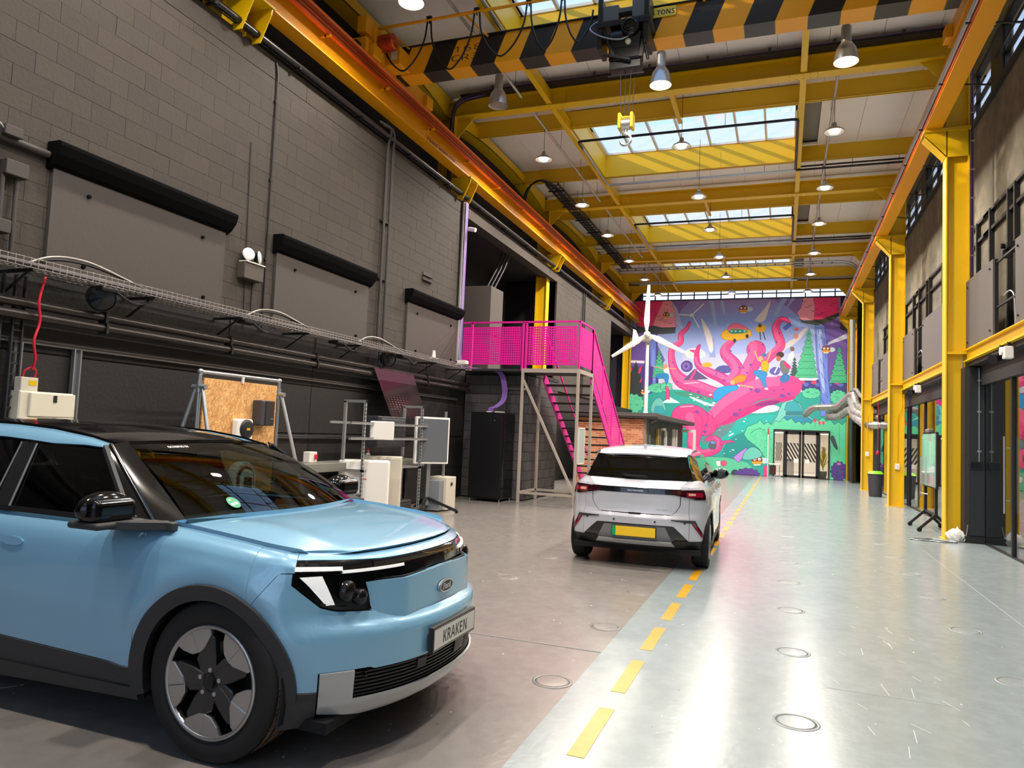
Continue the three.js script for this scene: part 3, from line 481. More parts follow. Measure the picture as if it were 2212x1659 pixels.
{ // services under the roof
  const solo2 = (n, g, m, l, c, gr) => solo(n, g, m, l, c, gr);
  for (const [x, side] of [[-5.59, 'left'], [0.92, 'right']]) for (let i = 0; i < 5; i++) {
    const z0 = FR[i] + (i ? 0.55 : 0.8), z1 = FR[i + 1] - 0.15;
    const t = thing('lighting_trunking', `pale conduit carrying the ${side} lamp row through ${bayName[i]}`, 'conduit', [x, 9.06, 0]);
    mesh('trunking', rod([0, 0, z0], [0, 0, z1], 0.03, 8), M.conduit, t);
    for (let k = 0; k < 4; k++) { const z = lerp(z0 + 0.4, z1 - 0.4, k / 3); mesh('drop_rod', rod([0, 0, z], [0, 0.5, z], 0.005, 5), M.darkSteel, t); }
  }
  for (let i = 1; i < 5; i++) {
    const za = FR[i] + 5.45, zb = FR[i] + 2.12, y = 9.0;
    const t = thing('sprinkler_pipe', `dark pipe loop hung below the rooflight in ${bayName[i]}`, 'pipe', [0, y, 0]);
    mesh('pipe', pipe([[-4.98, 0, za - 0.5], [-4.98, 0, za], [0.2, 0, za], [0.2, 0, zb + 0.1]], 0.034, 0.12, 8), M.blackPipe, t);
    mesh('pipe', pipe([[-4.98, 0, za - 0.4], [-4.98, 0, zb], [0.2, 0, zb]], 0.034, 0.12, 8), M.galv, t);
    mesh('pipe', rod([0.2, 0, zb], [3.1, 0, zb], 0.03, 8), M.blackPipe, t); mesh('pipe', rod([0.2, 0.09, zb], [3.1, 0.09, zb], 0.025, 8), M.blackPipe, t);
    for (const x of [-4.2, -2.4, -0.6, 1.6, 2.7]) mesh('drop_rod', rod([x, 0, zb], [x, 0.5, zb], 0.006, 5), M.darkSteel, t);
    for (const x of [-3.9, -1.4]) mesh('drop_rod', rod([x, 0, za], [x, x > -2 ? 0.85 : 0.85, za], 0.006, 5), M.darkSteel, t);
    mesh('drop_rod', rod([0.2, 0, za - 0.05], [0.2, 0.2, za - 0.05], 0.006, 5), M.darkSteel, t);
  }
  { // cable bundle on the girder nearest the crane
    const t = thing('cable_tray', 'dark cable tray with purple and black cables along the girder behind the hook', 'cable tray', [0, 0, 0]);
    mesh('tray', bx(-7.2, 2.75, 9.385, 9.4, -15.16, -14.9), M.darkSteel, t);
    for (let k = 0; k < 7; k++) mesh('cable', pipe([[2.75, 9.43 + (k % 2) * 0.04, -14.92 - k * 0.034], [-2, 9.42 + (k % 3) * 0.025, -14.94 - k * 0.03], [-6.6, 9.42 + (k % 2) * 0.04, -14.92 - k * 0.034], [-7.36 - k * 0.01, 9.3, -14.95 - k * 0.03], [-7.42 - k * 0.012, 8.6, -14.95 - k * 0.035], [-7.42 - k * 0.012, 7.1, -14.95 - k * 0.035]], 0.022, 0.5, 6), k % 3 === 1 ? M.purple : M.black, t);
    for (let x = -6.4; x < 2.7; x += 1.2) mesh('tray_clip', [bx(x, x + 0.04, 9.36, 9.5, -14.92, -14.88)], M.darkSteel, t);
  }
  { const t = thing('ladder_tray', 'dark ladder tray running along the left side under the roof', 'cable ladder', [-6.55, 8.95, 0]);
    for (const s of [-0.18, 0.18]) mesh('side_rail', bx(s - 0.012, s + 0.012, 0, 0.09, -31.4, -20.1), M.charcoal, t);
    for (let z = -20.2; z > -31.4; z -= 0.3) mesh('rung', bx(-0.18, 0.18, 0.01, 0.035, z - 0.018, z + 0.018), M.charcoal, t);
    for (let z = -20.6; z > -31; z -= 1.55) mesh('drop_rod', [rod([-0.22, -0.02, z], [-0.22, 0.5, z], 0.006, 5), rod([0.22, -0.02, z], [0.22, 0.5, z], 0.006, 5), bx(-0.26, 0.26, -0.03, 0, z - 0.02, z + 0.02)], M.darkSteel, t);
    for (const k of [0, 1, 2]) mesh('cable', pipe([[-1.2 - 0.02 * k, -1.1, -21.2 + 0.1 * k], [-1.15, -0.35, -20.9 + 0.09 * k], [-0.8, 0.05, -20.3 + 0.05 * k], [-0.35 + k * 0.06, 0.16, -19.9], [-0.12 + k * 0.06, 0.12, -20.6], [-0.1 + k * 0.07, 0.06, -22], [-0.1 + k * 0.07, 0.06, -31.2]], 0.026, 0.35, 6), M.black, t);
  }
  { const t = thing('ladder_tray', 'grey ladder tray crossing the hall near the painted wall and bending down at the right', 'cable ladder', [0, 8.95, -31.35]);
    for (const s of [-0.2, 0.2]) mesh('side_rail', pipe([[-7.0, 0, s], [2.0, 0, s], [2.45, -0.08, s], [2.75, -0.4, s], [2.85, -0.9, s]], 0.03, 0.3, 6), M.galv, t);
    for (let x = -6.9; x < 2; x += 0.36) mesh('rung', bx(x - 0.02, x + 0.02, -0.02, 0.02, -0.2, 0.2), M.charcoal, t);
    for (const x of [-6, -3.4, -0.8, 1.6]) mesh('drop_rod', rod([x, 0, 0.22], [x, 0.5, 0.22], 0.006, 5), M.darkSteel, t);
  }
  { const t = thing('roof_pipe', 'silver pipe crossing under the farthest rooflight in front of the painted wall', 'pipe', [0, 8.98, -34.6]);
    mesh('pipe', rod([-6.6, 0, 0], [0.5, 0, 0], 0.06, 12), M.galv, t); for (const x of [-5.6, -3.4, -1.2]) mesh('drop_rod', rod([x, 0, 0], [x, 0.88, 0], 0.006, 5), M.darkSteel, t); }
}

// ================= cars =================
const prof = (tab) => (y) => { if (y <= tab[0][0]) return tab[0][1]; for (let i = 1; i < tab.length; i++) if (y <= tab[i][0]) { const t = (y - tab[i - 1][0]) / (tab[i][0] - tab[i - 1][0]); return lerp(tab[i - 1][1], tab[i][1], t); } return tab[tab.length - 1][1]; };
// lower body: a plan outline (x forward, z to the right) with the inset of each height; s runs from tail to nose and on round the far side
function carBody({ plan, shoulder, side, front, rear }) {
  const c = new THREE.CatmullRomCurve3(plan.map(([x, z]) => V(x, 0, z)), false, 'centripetal'), n = 600, pts = c.getSpacedPoints(n), L = c.getLength();
  const base = (s) => { const k = clamp(s / L, 0, 1) * n, i = Math.min(n - 1, k | 0), f = k - i, a = pts[i], b = pts[i + 1]; let tx = b.x - a.x, tz = b.z - a.z; const i0 = Math.max(0, i - 3), i1 = Math.min(n, i + 4); tx = pts[i1].x - pts[i0].x; tz = pts[i1].z - pts[i0].z; const l = Math.hypot(tx, tz); return [lerp(a.x, b.x, f), lerp(a.z, b.z, f), -tz / l, tx / l]; };
  const P = (s, y, off = 0) => {
    let m = 1; if (s > L) { s = 2 * L - s; m = -1; } else if (s < 0) { s = -s; m = -1; }
    let [x, z, nx, nz] = base(s); nx = -(-nx); // outward normal: right of travel
    const w = nx * nx, d = (1 - w) * side(shoulder(x) - y, x, y) + w * (nx > 0 ? front(y) : rear(y)) - off;
    return [x - nx * d, y, m * (z - nz * d)];
  };
  const sOf = (x) => { let a = L * 0.12, b = L * 0.9; for (let i = 0; i < 40; i++) { const m = (a + b) / 2; base(m)[0] < x ? (a = m) : (b = m); } return a; };
  const sAtZ = (z, nose) => { let a = nose ? L * 0.75 : 0, b = nose ? L : L * 0.25; for (let i = 0; i < 40; i++) { const m = (a + b) / 2; (base(m)[1] > z) === !!nose ? (a = m) : (b = m); } return a; };
  // fix the normal so that it points outwards (z>0 side of travel from tail to nose)
  const patch = (sa, sb, ylo, yhi, off, nu, nv, t = 0.012) => {
    const A = typeof sa === 'function' ? sa : () => sa, B = typeof sb === 'function' ? sb : () => sb, lo = typeof ylo === 'function' ? ylo : () => ylo, hi = typeof yhi === 'function' ? yhi : () => yhi;
    const f = (u, v) => { const s0 = lerp(A(0), B(0), u); let y = lerp(lo(s0), hi(s0), v); const s = lerp(A(y), B(y), u); y = lerp(lo(s), hi(s), v); return P(s, y, off); };
    return shell(f, nu, nv, t, false);
  };
  return { P, L, sOf, sAtZ, base, patch };
}
const bothSides = (gs) => { const flat = [].concat(gs).flat(3); return [flat, flat.map(mirrorZ)]; };
function wheelParts(R, W, rim, spokes, parent, dark, bright) { // axis along z, outer face at z=0, inwards negative
  const h = W, pr = [[rim + 0.004, -0.012], [rim + 0.03, 0], [R - 0.045, 0.002], [R - 0.015, -0.004], [R - 0.002, -0.016], [R, -0.03], [R, -h + 0.05], [R - 0.004, -h + 0.03], [R - 0.03, -h], [rim, -h]];
  const ty = lathe(pr.map(([r, z]) => [r, -z]), 72); ty.rotateX(-PI / 2);
  const t = mesh('tyre', ty, M.rubber, parent);
  const ribs = []; // tread: grooves between raised ribs and cross cuts
  for (let k = 0; k < 4; k++) { const z = -0.045 - k * (W - 0.09) / 3; const g = new THREE.CylinderGeometry(R + 0.004, R + 0.004, (W - 0.09) / 3 - 0.016, 72, 1, true); g.rotateX(PI / 2); ribs.push(g.translate(0, 0, z + (k < 2 ? -0.01 : 0.004))); }
  mesh('tread_ribs', ribs, dark ? mat('#74604f', 0.85) : mat('#2b2928', 0.85), t);
  const cuts = []; for (let k = 0; k < 54; k++) { const a = k / 54 * 2 * PI; const g2 = new THREE.BoxGeometry(0.004, 0.004, W - 0.06); g2.rotateY(0.12 * (k % 2 ? 1 : -1)); cuts.push(g2.translate(0, R + 0.0025, -W / 2).rotateZ(a)); }
  const cu = mesh('tread_cuts', cuts, M.rubber, t); cu.userData.kind = 'stuff';
  const bead = lathe([[rim - 0.016, 0.03], [rim - 0.012, 0.004], [rim + 0.004, 0.0], [rim + 0.006, 0.012]], 60); bead.rotateX(-PI / 2);
  const r = mesh('rim', [lathe([[rim - 0.012, 0.01], [rim - 0.03, 0.06], [rim - 0.04, W - 0.03], [0, W - 0.02]], 48).rotateX(-PI / 2)], mat('#0c0c0d', 0.5, 0.3), parent);
  mesh('rim_lip', bead, bright, r);
  spokes(r);
  mesh('brake_disc', T(new THREE.CylinderGeometry(rim * 0.62, rim * 0.62, 0.02, 40), 0, 0, -W * 0.55, PI / 2), mat('#5a5856', 0.35, 0.8), r);
  return t;
}
{ // ---------------- light blue electric SUV ----------------
  const paint = mat('#84b9d9', 0.3, 0.1, { clearcoat: 1, clearcoatRoughness: 0.04 }), cladding = mat('#333436', 0.6), trim = mat('#1b1b1d', 0.45), gap = mat('#0a0b0c', 0.9), roofB = mat('#0d0e10', 0.12, 0, { clearcoat: 1, clearcoatRoughness: 0.05 }), silver = mat('#b9bcbd', 0.4, 0.45), tint = mat('#6b7775', 0.02, 0, { transmission: 1, thickness: 0, ior: 1.5 }), shield = mat('#aab8b4', 0.015, 0, { transmission: 1, thickness: 0, ior: 1.5 }), inside = mat('#1a1b1d', 0.8), dashM = mat('#26282b', 0.7);
  const car = thing('car', 'light blue electric SUV with a black roof parked across the near left floor', 'car', [-2.52, 0, -3.71]);
  const sh = (x) => lerp(1.06, 0.985, clamp((x + 0.4) / 0.95, 0, 1) ** 1.3);
  const sd = prof([[-0.02, 0.16], [0, 0.12], [0.015, 0.085], [0.035, 0.05], [0.07, 0.022], [0.13, 0.006], [0.22, 0], [0.42, 0.002], [0.6, 0.016], [0.7, 0.024], [0.8, 0.03], [0.88, 0.06]]);
  const bulge = (x, y) => { const r = Math.hypot(x, y - 0.35); return 0.018 * Math.exp(-(((r - 0.52) / 0.07) ** 2)) * (y > 0.35 ? 1 : 0); };
  const B = carBody({
    plan: [[-3.62, 0], [-3.58, 0.5], [-3.42, 0.8], [-3.1, 0.9], [-2.8, 0.925], [-1.5, 0.928], [-0.7, 0.928], [0, 0.928], [0.25, 0.922], [0.42, 0.885], [0.56, 0.78], [0.7, 0.6], [0.795, 0.38], [0.835, 0.15], [0.84, 0]],
    shoulder: sh, side: (d, x, y) => sd(d) - bulge(x, y),
    front: prof([[0.18, 0.16], [0.24, 0.06], [0.3, 0.02], [0.45, 0], [0.6, 0], [0.635, 0.015], [0.665, 0.065], [0.71, 0.098], [0.8, 0.105], [0.9, 0.118], [0.93, 0.13], [0.95, 0.16], [0.966, 0.205], [0.978, 0.26], [0.985, 0.32]]),
    rear: prof([[0.2, 0.1], [0.5, 0.0], [0.9, 0.03], [1.05, 0.1]]),
  });
  const { P, L, sOf, sAtZ, patch } = B;
  const archLo = (cx, r, base) => (s) => { const x = B.base(Math.min(s, 2 * L - s))[0], d = x - cx; return Math.abs(d) < r ? Math.max(base, 0.35 + Math.sqrt(r * r - d * d)) : base; };
  const both = (name, gs, m, par = car) => bothSides(gs).map((g) => mesh(name, g, m, par));
  // dark shell behind the shut lines, open at the wheels
  const loAll = (s) => Math.max(archLo(0, 0.42, 0.2)(s), archLo(-2.767, 0.42, 0.2)(s));
  mesh('inner_shell', [patch(0, sOf(0), loAll, (s) => sh(B.base(s)[0]) - 0.02, -0.02, 120, 8), patch(sOf(0), L, loAll, (s) => Math.min(sh(B.base(s)[0]) - 0.02, lerp(1.1, 0.93, clamp((s - sOf(0.2)) / 0.4, 0, 1))), -0.02, 60, 8)].flatMap((g) => bothSides(g).flat()), gap, car);
  mesh('floor_pan', bx(-3.4, 0.6, 0.19, 0.24, -0.8, 0.8), gap, car);
  // doors
  const dl = (y) => sOf(y > 0.67 ? lerp(-0.435, -0.35, (y - 0.67) / 0.39) : lerp(-0.475, -0.435, (y - 0.35) / 0.32));
  const doorBelly = (s) => lerp(0.40, 0.365, clamp((B.base(s)[0] + 1.5) / 1.1, 0, 1));
  const doors = both('front_door', patch(sOf(-1.585), (y) => dl(y) - 0.004, doorBelly, (s) => sh(B.base(s)[0]) - 0.004, 0, 24, 16), paint);
  both('rear_door', patch((y) => sOf(lerp(-2.36, -2.62, clamp((y - 0.6) / 0.4, 0, 1))), sOf(-1.592), 0.405, (s) => sh(B.base(s)[0]) - 0.004, 0, 20, 14), paint);
  both('rear_quarter', patch(0.35, (y) => sOf(lerp(-2.37, -2.63, clamp((y - 0.6) / 0.4, 0, 1))), archLo(-2.767, 0.47, 0.42), (s) => sh(B.base(s)[0]) + 0.0, 0, 60, 14), paint);
  mesh('tailgate', patch(-0.345, 0.345, 0.42, 1.05, 0, 12, 10), paint, car);
  // fender and bumper
  const cutY = (s) => { const x = B.base(s)[0]; return lerp(0.72, 0.90, clamp((x - 0.22) / 0.14, 0, 1)); };
  both('front_fender', [patch(dl, sOf(0.22), archLo(0, 0.455, 0.36), (s) => sh(B.base(s)[0]) - 0.003, 0, 44, 18), patch(sOf(0.221), sOf(0.43), (s) => cutY(s) + 0.004, (s) => sh(B.base(s)[0]) - 0.003, 0, 10, 12)], paint);
  const zs = (z) => sAtZ(z, true);
  const lampLo = prof([[sOf(0.35), 0.912], [sOf(0.40), 0.872], [zs(0.80), 0.745], [zs(0.74), 0.722], [zs(0.5), 0.70]]);
  both('bumper_wing', [patch(sOf(0.22), sOf(0.42), (s) => Math.max(0.37, archLo(0, 0.455, 0.37)(s)), cutY, 0, 14, 16), patch(sOf(0.42), zs(0.80), 0.37, (s) => Math.max(0.5, lampLo(s) - 0.006), 0, 16, 18)], paint);
  mesh('front_bumper', patch(zs(0.80), 2 * L - zs(0.80), (s) => { const k = Math.min(s, 2 * L - s); return k < zs(0.6) ? 0.455 : 0.445; }, (s) => { const k = Math.min(s, 2 * L - s); return k < zs(0.56) ? lampLo(k) - 0.006 : lerp(0.694, 0.66, clamp((k - zs(0.56)) / 0.12, 0, 1)); }, 0, 70, 18), paint, car);
  // nose panel between hood and light bar
  const noseTop = (s) => { const k = Math.min(s, 2 * L - s); return lerp(0.982, 0.966, clamp((k - sOf(0.43)) / 0.35, 0, 1)); };
  mesh('nose_panel', patch(sOf(0.432), 2 * L - sOf(0.432), (s) => { const k = Math.min(s, 2 * L - s); return lerp(0.958, 0.94, clamp((k - sOf(0.43)) / 0.5, 0, 1)); }, noseTop, 0.002, 60, 8), paint, car);
  // black light band with the lamps at its ends
  const bandHi = (s) => { const k = Math.min(s, 2 * L - s); return lerp(0.955, 0.937, clamp((k - sOf(0.4)) / 0.5, 0, 1)); };
  mesh('light_band', patch(zs(0.56), 2 * L - zs(0.56), 0.852, bandHi, 0.004, 50, 5), roofB, car);
  const lens = mat('#ffffff', 0.02, 0, { transmission: 1, thickness: 0, ior: 1.5 }), lampWhite = mat('#f4f4f0', 0.25, 0, { emissive: '#ffffff', emissiveIntensity: 0.25 });
  both('headlight', patch(sOf(0.35), zs(0.555), lampLo, bandHi, -0.004, 34, 10), mat('#0b0c0e', 0.15)).forEach((h, i) => {
    const m = (g) => (i ? [].concat(g).flat(3).map(mirrorZ) : g);
    mesh('daytime_bar', m([patch(sOf(0.43), zs(0.72), (s) => lerp(0.912, 0.9, (s - sOf(0.425)) / 0.4), (s) => lerp(0.932, 0.916, (s - sOf(0.425)) / 0.4), 0.006, 16, 2), patch(zs(0.72), zs(0.36), 0.892, 0.907, 0.014, 14, 2)]), lampWhite, h);
    mesh('light_guide', m(patch((y) => zs(lerp(0.775, 0.87, (y - 0.74) / 0.15)), (y) => zs(lerp(0.745, 0.8, (y - 0.74) / 0.15)), 0.75, 0.885, 0.006, 4, 8)), lampWhite, h);
    mesh('projector', m([T(lathe([[0, 0.02], [0.035, 0.012], [0.05, 0], [0.05, -0.03]], 18), P(zs(0.66), 0.81)[0] + 0.0, 0.81, 0.665, 0, 0, -PI / 2 + 0.0), T(lathe([[0, 0.02], [0.03, 0.012], [0.04, 0], [0.04, -0.03]], 18), P(zs(0.61), 0.78)[0], 0.775, 0.60, 0, 0, -PI / 2)]), mat('#2c2a28', 0.12, 0.6), h);
    mesh('bezel', m(patch(zs(0.80), zs(0.7), (s) => lampLo(s) + 0.006, (s) => lampLo(s) + 0.02, 0.006, 8, 2)), trim, h);
  });
  // closed grille shield
  const shx = (z) => { const a = Math.abs(z); return a < 0.385 ? 0.792 - 0.024 * (a / 0.385) ** 2 : lerp(0.768, 0.635, (a - 0.385) / 0.185); };
  const grille = mesh('grille_shield', shell((u, v) => { const z = lerp(0.565, -0.565, u), a = Math.abs(z), lo = a < 0.385 ? lerp(0.645, 0.632, a / 0.385) : lerp(0.632, 0.69, (a - 0.385) / 0.18), hi = lerp(0.856, 0.838, a / 0.565); const y = lerp(lo, hi, v); return [shx(z) - 0.01 - 0.05 * Math.max(0, (0.67 - y) / 0.03) * 0.15 - 0.04 * (y - 0.65), y, z]; }, 52, 10, 0.03), paint, car);
  mesh('shield_gap', shell((u, v) => { const z = lerp(0.578, -0.578, u), a = Math.abs(z), lo = a < 0.39 ? lerp(0.632, 0.62, a / 0.39) : lerp(0.62, 0.682, (a - 0.39) / 0.188), y = lerp(lo, 0.85, v); return [shx(Math.min(a, 0.57)) - 0.03 - 0.04 * (y - 0.65), y, z]; }, 40, 4, 0.02), gap, car);
  { const badge = canvas(256, 104, (c, w, h) => { c.clearRect(0, 0, w, h); c.fillStyle = '#d8dadd'; c.beginPath(); c.ellipse(w / 2, h / 2, w / 2 - 1, h / 2 - 1, 0, 0, 7); c.fill(); c.fillStyle = '#15171b'; c.beginPath(); c.ellipse(w / 2, h / 2, w / 2 - 12, h / 2 - 11, 0, 0, 7); c.fill(); c.fillStyle = '#e8eaec'; c.font = 'italic bold 62px serif'; c.textAlign = 'center'; c.textBaseline = 'middle'; c.fillText('Ford', w / 2 - 2, h / 2 + 1); });
    const g = new THREE.CircleGeometry(0.5, 40); g.userData.keepUV = true; g.scale(0.165, 0.07, 1); g.rotateY(PI / 2); g.translate(0.797, 0.742, 0);
    const b = mesh('badge', [T(new THREE.CylinderGeometry(0.5, 0.5, 0.012, 40), 0, 0, 0, 0, 0, PI / 2).scale(1, 0.072, 0.168).translate(0.788, 0.742, 0)], M.steel, car); mesh('badge_face', g, mat('#ffffff', 0.3, 0, { map: badge }), b); }
  // number plate
  { const t = canvas(512, 108, (c, w, h) => { c.fillStyle = '#d9d9d4'; c.fillRect(0, 0, w, h); c.strokeStyle = '#222'; c.lineWidth = 5; c.strokeRect(4, 4, w - 8, h - 8); c.fillStyle = '#141414'; c.font = 'bold 82px sans-serif'; c.textAlign = 'center'; c.textBaseline = 'middle'; c.save(); c.translate(w / 2, h / 2 + 4); c.scale(0.98, 1); c.fillText('KRAKEN', 0, 0); c.restore(); c.font = '10px sans-serif'; });
    const pl = mesh('number_plate', cb(0.853, 0.512, 0, 0.012, 0.13, 0.54, 0.004), M.black, car), g = new THREE.PlaneGeometry(0.524, 0.116); g.userData.keepUV = true; g.rotateY(PI / 2); mesh('plate_face', g.translate(0.8605, 0.512, 0), mat('#fff', 0.35, 0, { map: t }), pl);
    mesh('plate_bracket', cb(0.842, 0.512, 0, 0.016, 0.135, 0.548, 0.004), trim, pl); }
  // lower grille, slats, silver skid, dark corners
  mesh('lower_grille', patch(zs(0.68), 2 * L - zs(0.68), 0.31, 0.445, -0.03, 40, 4), gap, car);
  const slats = []; for (let k = 0; k < 7; k++) slats.push(patch(zs(0.675), 2 * L - zs(0.675), 0.322 + k * 0.0178, 0.330 + k * 0.0178, -0.008, 40, 1)); mesh('grille_slats', slats, trim, car).userData.kind = 'stuff';
  mesh('radar_cover', patch(2 * L - zs(0.06), 2 * L - zs(0.19), 0.37, 0.445, 0.0, 6, 3), trim, car); mesh('camera_cover', patch(zs(0.32), zs(0.25), 0.385, 0.43, -0.002, 6, 3), trim, car);
  mesh('parking_sensor', T(new THREE.CylinderGeometry(0.016, 0.016, 0.01, 16), ...P(zs(0.62), 0.425, 0.0), 0, 0.6, PI / 2), M.blackGloss, car);
  mesh('skid_plate', [patch(zs(0.795), 2 * L - zs(0.795), (s) => lerp(0.265, 0.225, clamp((Math.min(s, 2 * L - s) - zs(0.8)) / 0.25, 0, 1)), 0.316, 0.012, 60, 8), ...bothSides(patch(zs(0.795), zs(0.672), 0.314, 0.452, 0.012, 10, 6))], silver, car);
  mesh('under_lip', patch(zs(0.74), 2 * L - zs(0.74), 0.195, (s) => lerp(0.262, 0.222, clamp((Math.min(s, 2 * L - s) - zs(0.8)) / 0.25, 0, 1)), -0.015, 40, 3), cladding, car);
  both('corner_cladding', patch(sOf(0.385), zs(0.80), 0.195, 0.366, 0.006, 16, 6), cladding);
  // wheel arches and sills
  for (const cx of [0, -2.767]) both('arch_cladding', shell((u, v) => { const a = lerp(PI + 0.26, -0.06 - (cx ? 0.2 : 0), u), r = lerp(0.395, 0.468, v), x = cx + r * Math.cos(a), y = 0.35 + r * Math.sin(a); return P(sOf(x), Math.max(0.19, y), 0.015 - 0.008 * (1 - v)); }, 48, 3, 0.05), cladding);
  both('sill_cladding', patch(sOf(-2.36), sOf(-0.435), (s) => lerp(0.17, 0.205, clamp((B.base(s)[0] + 1.5) / 1.1, 0, 1)), (s) => doorBelly(s) - 0.004, 0.008, 30, 6), cladding);
  both('sill_groove', patch(sOf(-2.3), sOf(-0.45), 0.268, 0.274, 0.012, 20, 1), gap);
  // wheel housings
  for (const cx of [0, -2.767]) both('wheel_housing', [shell((u, v) => [cx + 0.425 * Math.cos(lerp(-0.3, PI + 0.3, u)), 0.35 + 0.425 * Math.sin(lerp(-0.3, PI + 0.3, u)), lerp(0.5, 0.89, v)], 30, 1, 0.01), bx(cx - 0.43, cx + 0.43, 0.2, 0.78, 0.48, 0.5)], gap);
  // hood
  const hx = (v) => lerp(-0.36, 0.43, v), sE = sOf(0.43), hs = (v, sg) => { const x = hx(v), p = P(sOf(x), sh(x) - 0.001, 0.001); return [p[0], p[1], sg * p[2]]; };
  const hf = (u) => { const a = sE, b = 2 * L - sE, q = P(lerp(a, b, u), noseTop(lerp(a, b, u)) + 0.002, 0.003); return q; };
  const hc = (u) => { const q = 1 - 2 * u, a = hs(0, 1); return [a[0] + 0.2 * (1 - q * q), a[1] + 0.022 * (1 - q ** 4), q * a[2]]; };
  mesh('hood', shell((u, v) => { const A = hc(u), F = hf(u), R0 = hs(v, 1), R1 = hs(v, -1), c00 = hs(0, 1), c10 = hs(0, -1), c01 = hs(1, 1), c11 = hs(1, -1), q = 1 - 2 * u;
    const p = [0, 1, 2].map((i) => (1 - v) * A[i] + v * F[i] + (1 - u) * R0[i] + u * R1[i] - ((1 - u) * (1 - v) * c00[i] + u * (1 - v) * c10[i] + (1 - u) * v * c01[i] + u * v * c11[i]));
    const e = Math.sin(PI * clamp(v, 0, 1)) ; p[1] += 0.026 * (1 - q ** 4) * e ** 0.8 + 0.010 * Math.exp(-(((Math.abs(q) - 0.7) / 0.1) ** 2)) * e; return p; }, 48, 30, 0.02), paint, car);
  mesh('cowl', bx(-0.5, -0.1, 0.98, 1.03, -0.78, 0.78), gap, car);
  // roof, rails, pillars, glass
  const roofY = prof([[-3.45, 1.36], [-3.2, 1.46], [-2.8, 1.53], [-2.2, 1.565], [-1.8, 1.56], [-1.5, 1.543], [-1.2, 1.508], [-0.98, 1.462], [-0.9, 1.44]]);
  const headX = (q) => -0.9 - 0.08 * q * q;
  mesh('roof', shell((u, v) => { const q = lerp(1, -1, u), x = lerp(-3.3, headX(q), v); return [x, roofY(x) - 0.045 * Math.abs(q) ** 2.2, q * lerp(0.56, 0.62, clamp((x + 3.3) / 1, 0, 1))]; }, 24, 40, 0.02), roofB, car);
  both('roof_rail', shell((u, v) => { const x = lerp(-3.3, -0.955, v), k = clamp((-0.955 - x) / 0.5, 0, 1) ** 0.8, y0 = roofY(x) - 0.042, h = lerp(0.004, 0.075, k); return [x, y0 + 0.004 - h * u, 0.615 + 0.075 * u * (0.4 + 0.6 * k) + 0.01 * Math.sin(u * PI)]; }, 6, 30, 0.015), paint);
  const win = (a, b, c, d, bow, n = 10) => shell((u, v) => { const f = (i) => lerp(lerp(a[i], b[i], u), lerp(d[i], c[i], u), v); return [f(0), f(1), f(2) + bow * Math.sin(u * PI) * Math.sin(v * PI)]; }, n, n, 0.006);
  const topY = (x) => roofY(x) - 0.118;
  both('window_frame', [[-2.72, -1.6], [-1.6, -0.99]].map(([x0, x1]) => win([x0, topY(x0) + 0.002, 0.69], [x1, topY(x1) + 0.002, 0.69], [x1, topY(x1) - 0.03, 0.70], [x0, topY(x0) - 0.03, 0.70], 0.0)).concat([win([-1.62, 1.06, 0.872], [-1.475, 1.06, 0.872], [-1.535, 1.42, 0.694], [-1.66, 1.425, 0.694], 0.004), win([-2.8, 1.055, 0.872], [-0.55, 1.045, 0.872], [-0.55, 1.075, 0.868], [-2.8, 1.08, 0.868], 0.0)]), trim);
  both('front_side_window', win([-1.47, 1.07, 0.866], [-0.56, 1.07, 0.866], [-0.99, 1.405, 0.69], [-1.535, 1.42, 0.69], 0.012, 12), tint);
  both('rear_side_window', win([-2.6, 1.075, 0.866], [-1.62, 1.07, 0.866], [-1.66, 1.43, 0.69], [-2.5, 1.44, 0.69], 0.012, 12), mat('#0c0e10', 0.03, 0, { transmission: 0.55, thickness: 0, ior: 1.5 }));
  both('rear_pillar', win([-3.3, 1.05, 0.83], [-2.6, 1.06, 0.87], [-2.5, 1.45, 0.69], [-3.2, 1.42, 0.6], 0.01), roofB);
  both('window_trim', [rod([-1.622, 1.075, 0.876], [-1.66, 1.42, 0.7], 0.006, 6), rod([-1.472, 1.075, 0.876], [-1.535, 1.415, 0.7], 0.007, 6)], mat('#8b8d90', 0.3, 0.6));
  both('windscreen_pillar', [win([-0.57, 1.05, 0.878], [-0.28, 1.04, 0.765], [-0.95, 1.456, 0.6], [-1.01, 1.425, 0.694], 0.012, 10), rod([-0.43, 1.05, 0.86], [-0.985, 1.435, 0.678], 0.012, 6)], roofB);
  both('pillar_trim', [bar([-0.57, 1.06, 0.884], [-1.005, 1.42, 0.698], 0.02, 0.035)], cladding);
  const ws = mesh('windscreen', shell((u, v) => { const q = lerp(1, -1, u), x0 = -0.29 + 0.15 * (1 - q * q), x1 = headX(q), t = v; return [lerp(x0, x1, t) + 0.02 * Math.sin(PI * t), lerp(1.05 + 0.012 * (1 - q * q), 1.458 - 0.018 * q * q, t) + 0.028 * Math.sin(PI * t), q * lerp(0.77, 0.6, t)]; }, 24, 16, 0.005), shield, car);
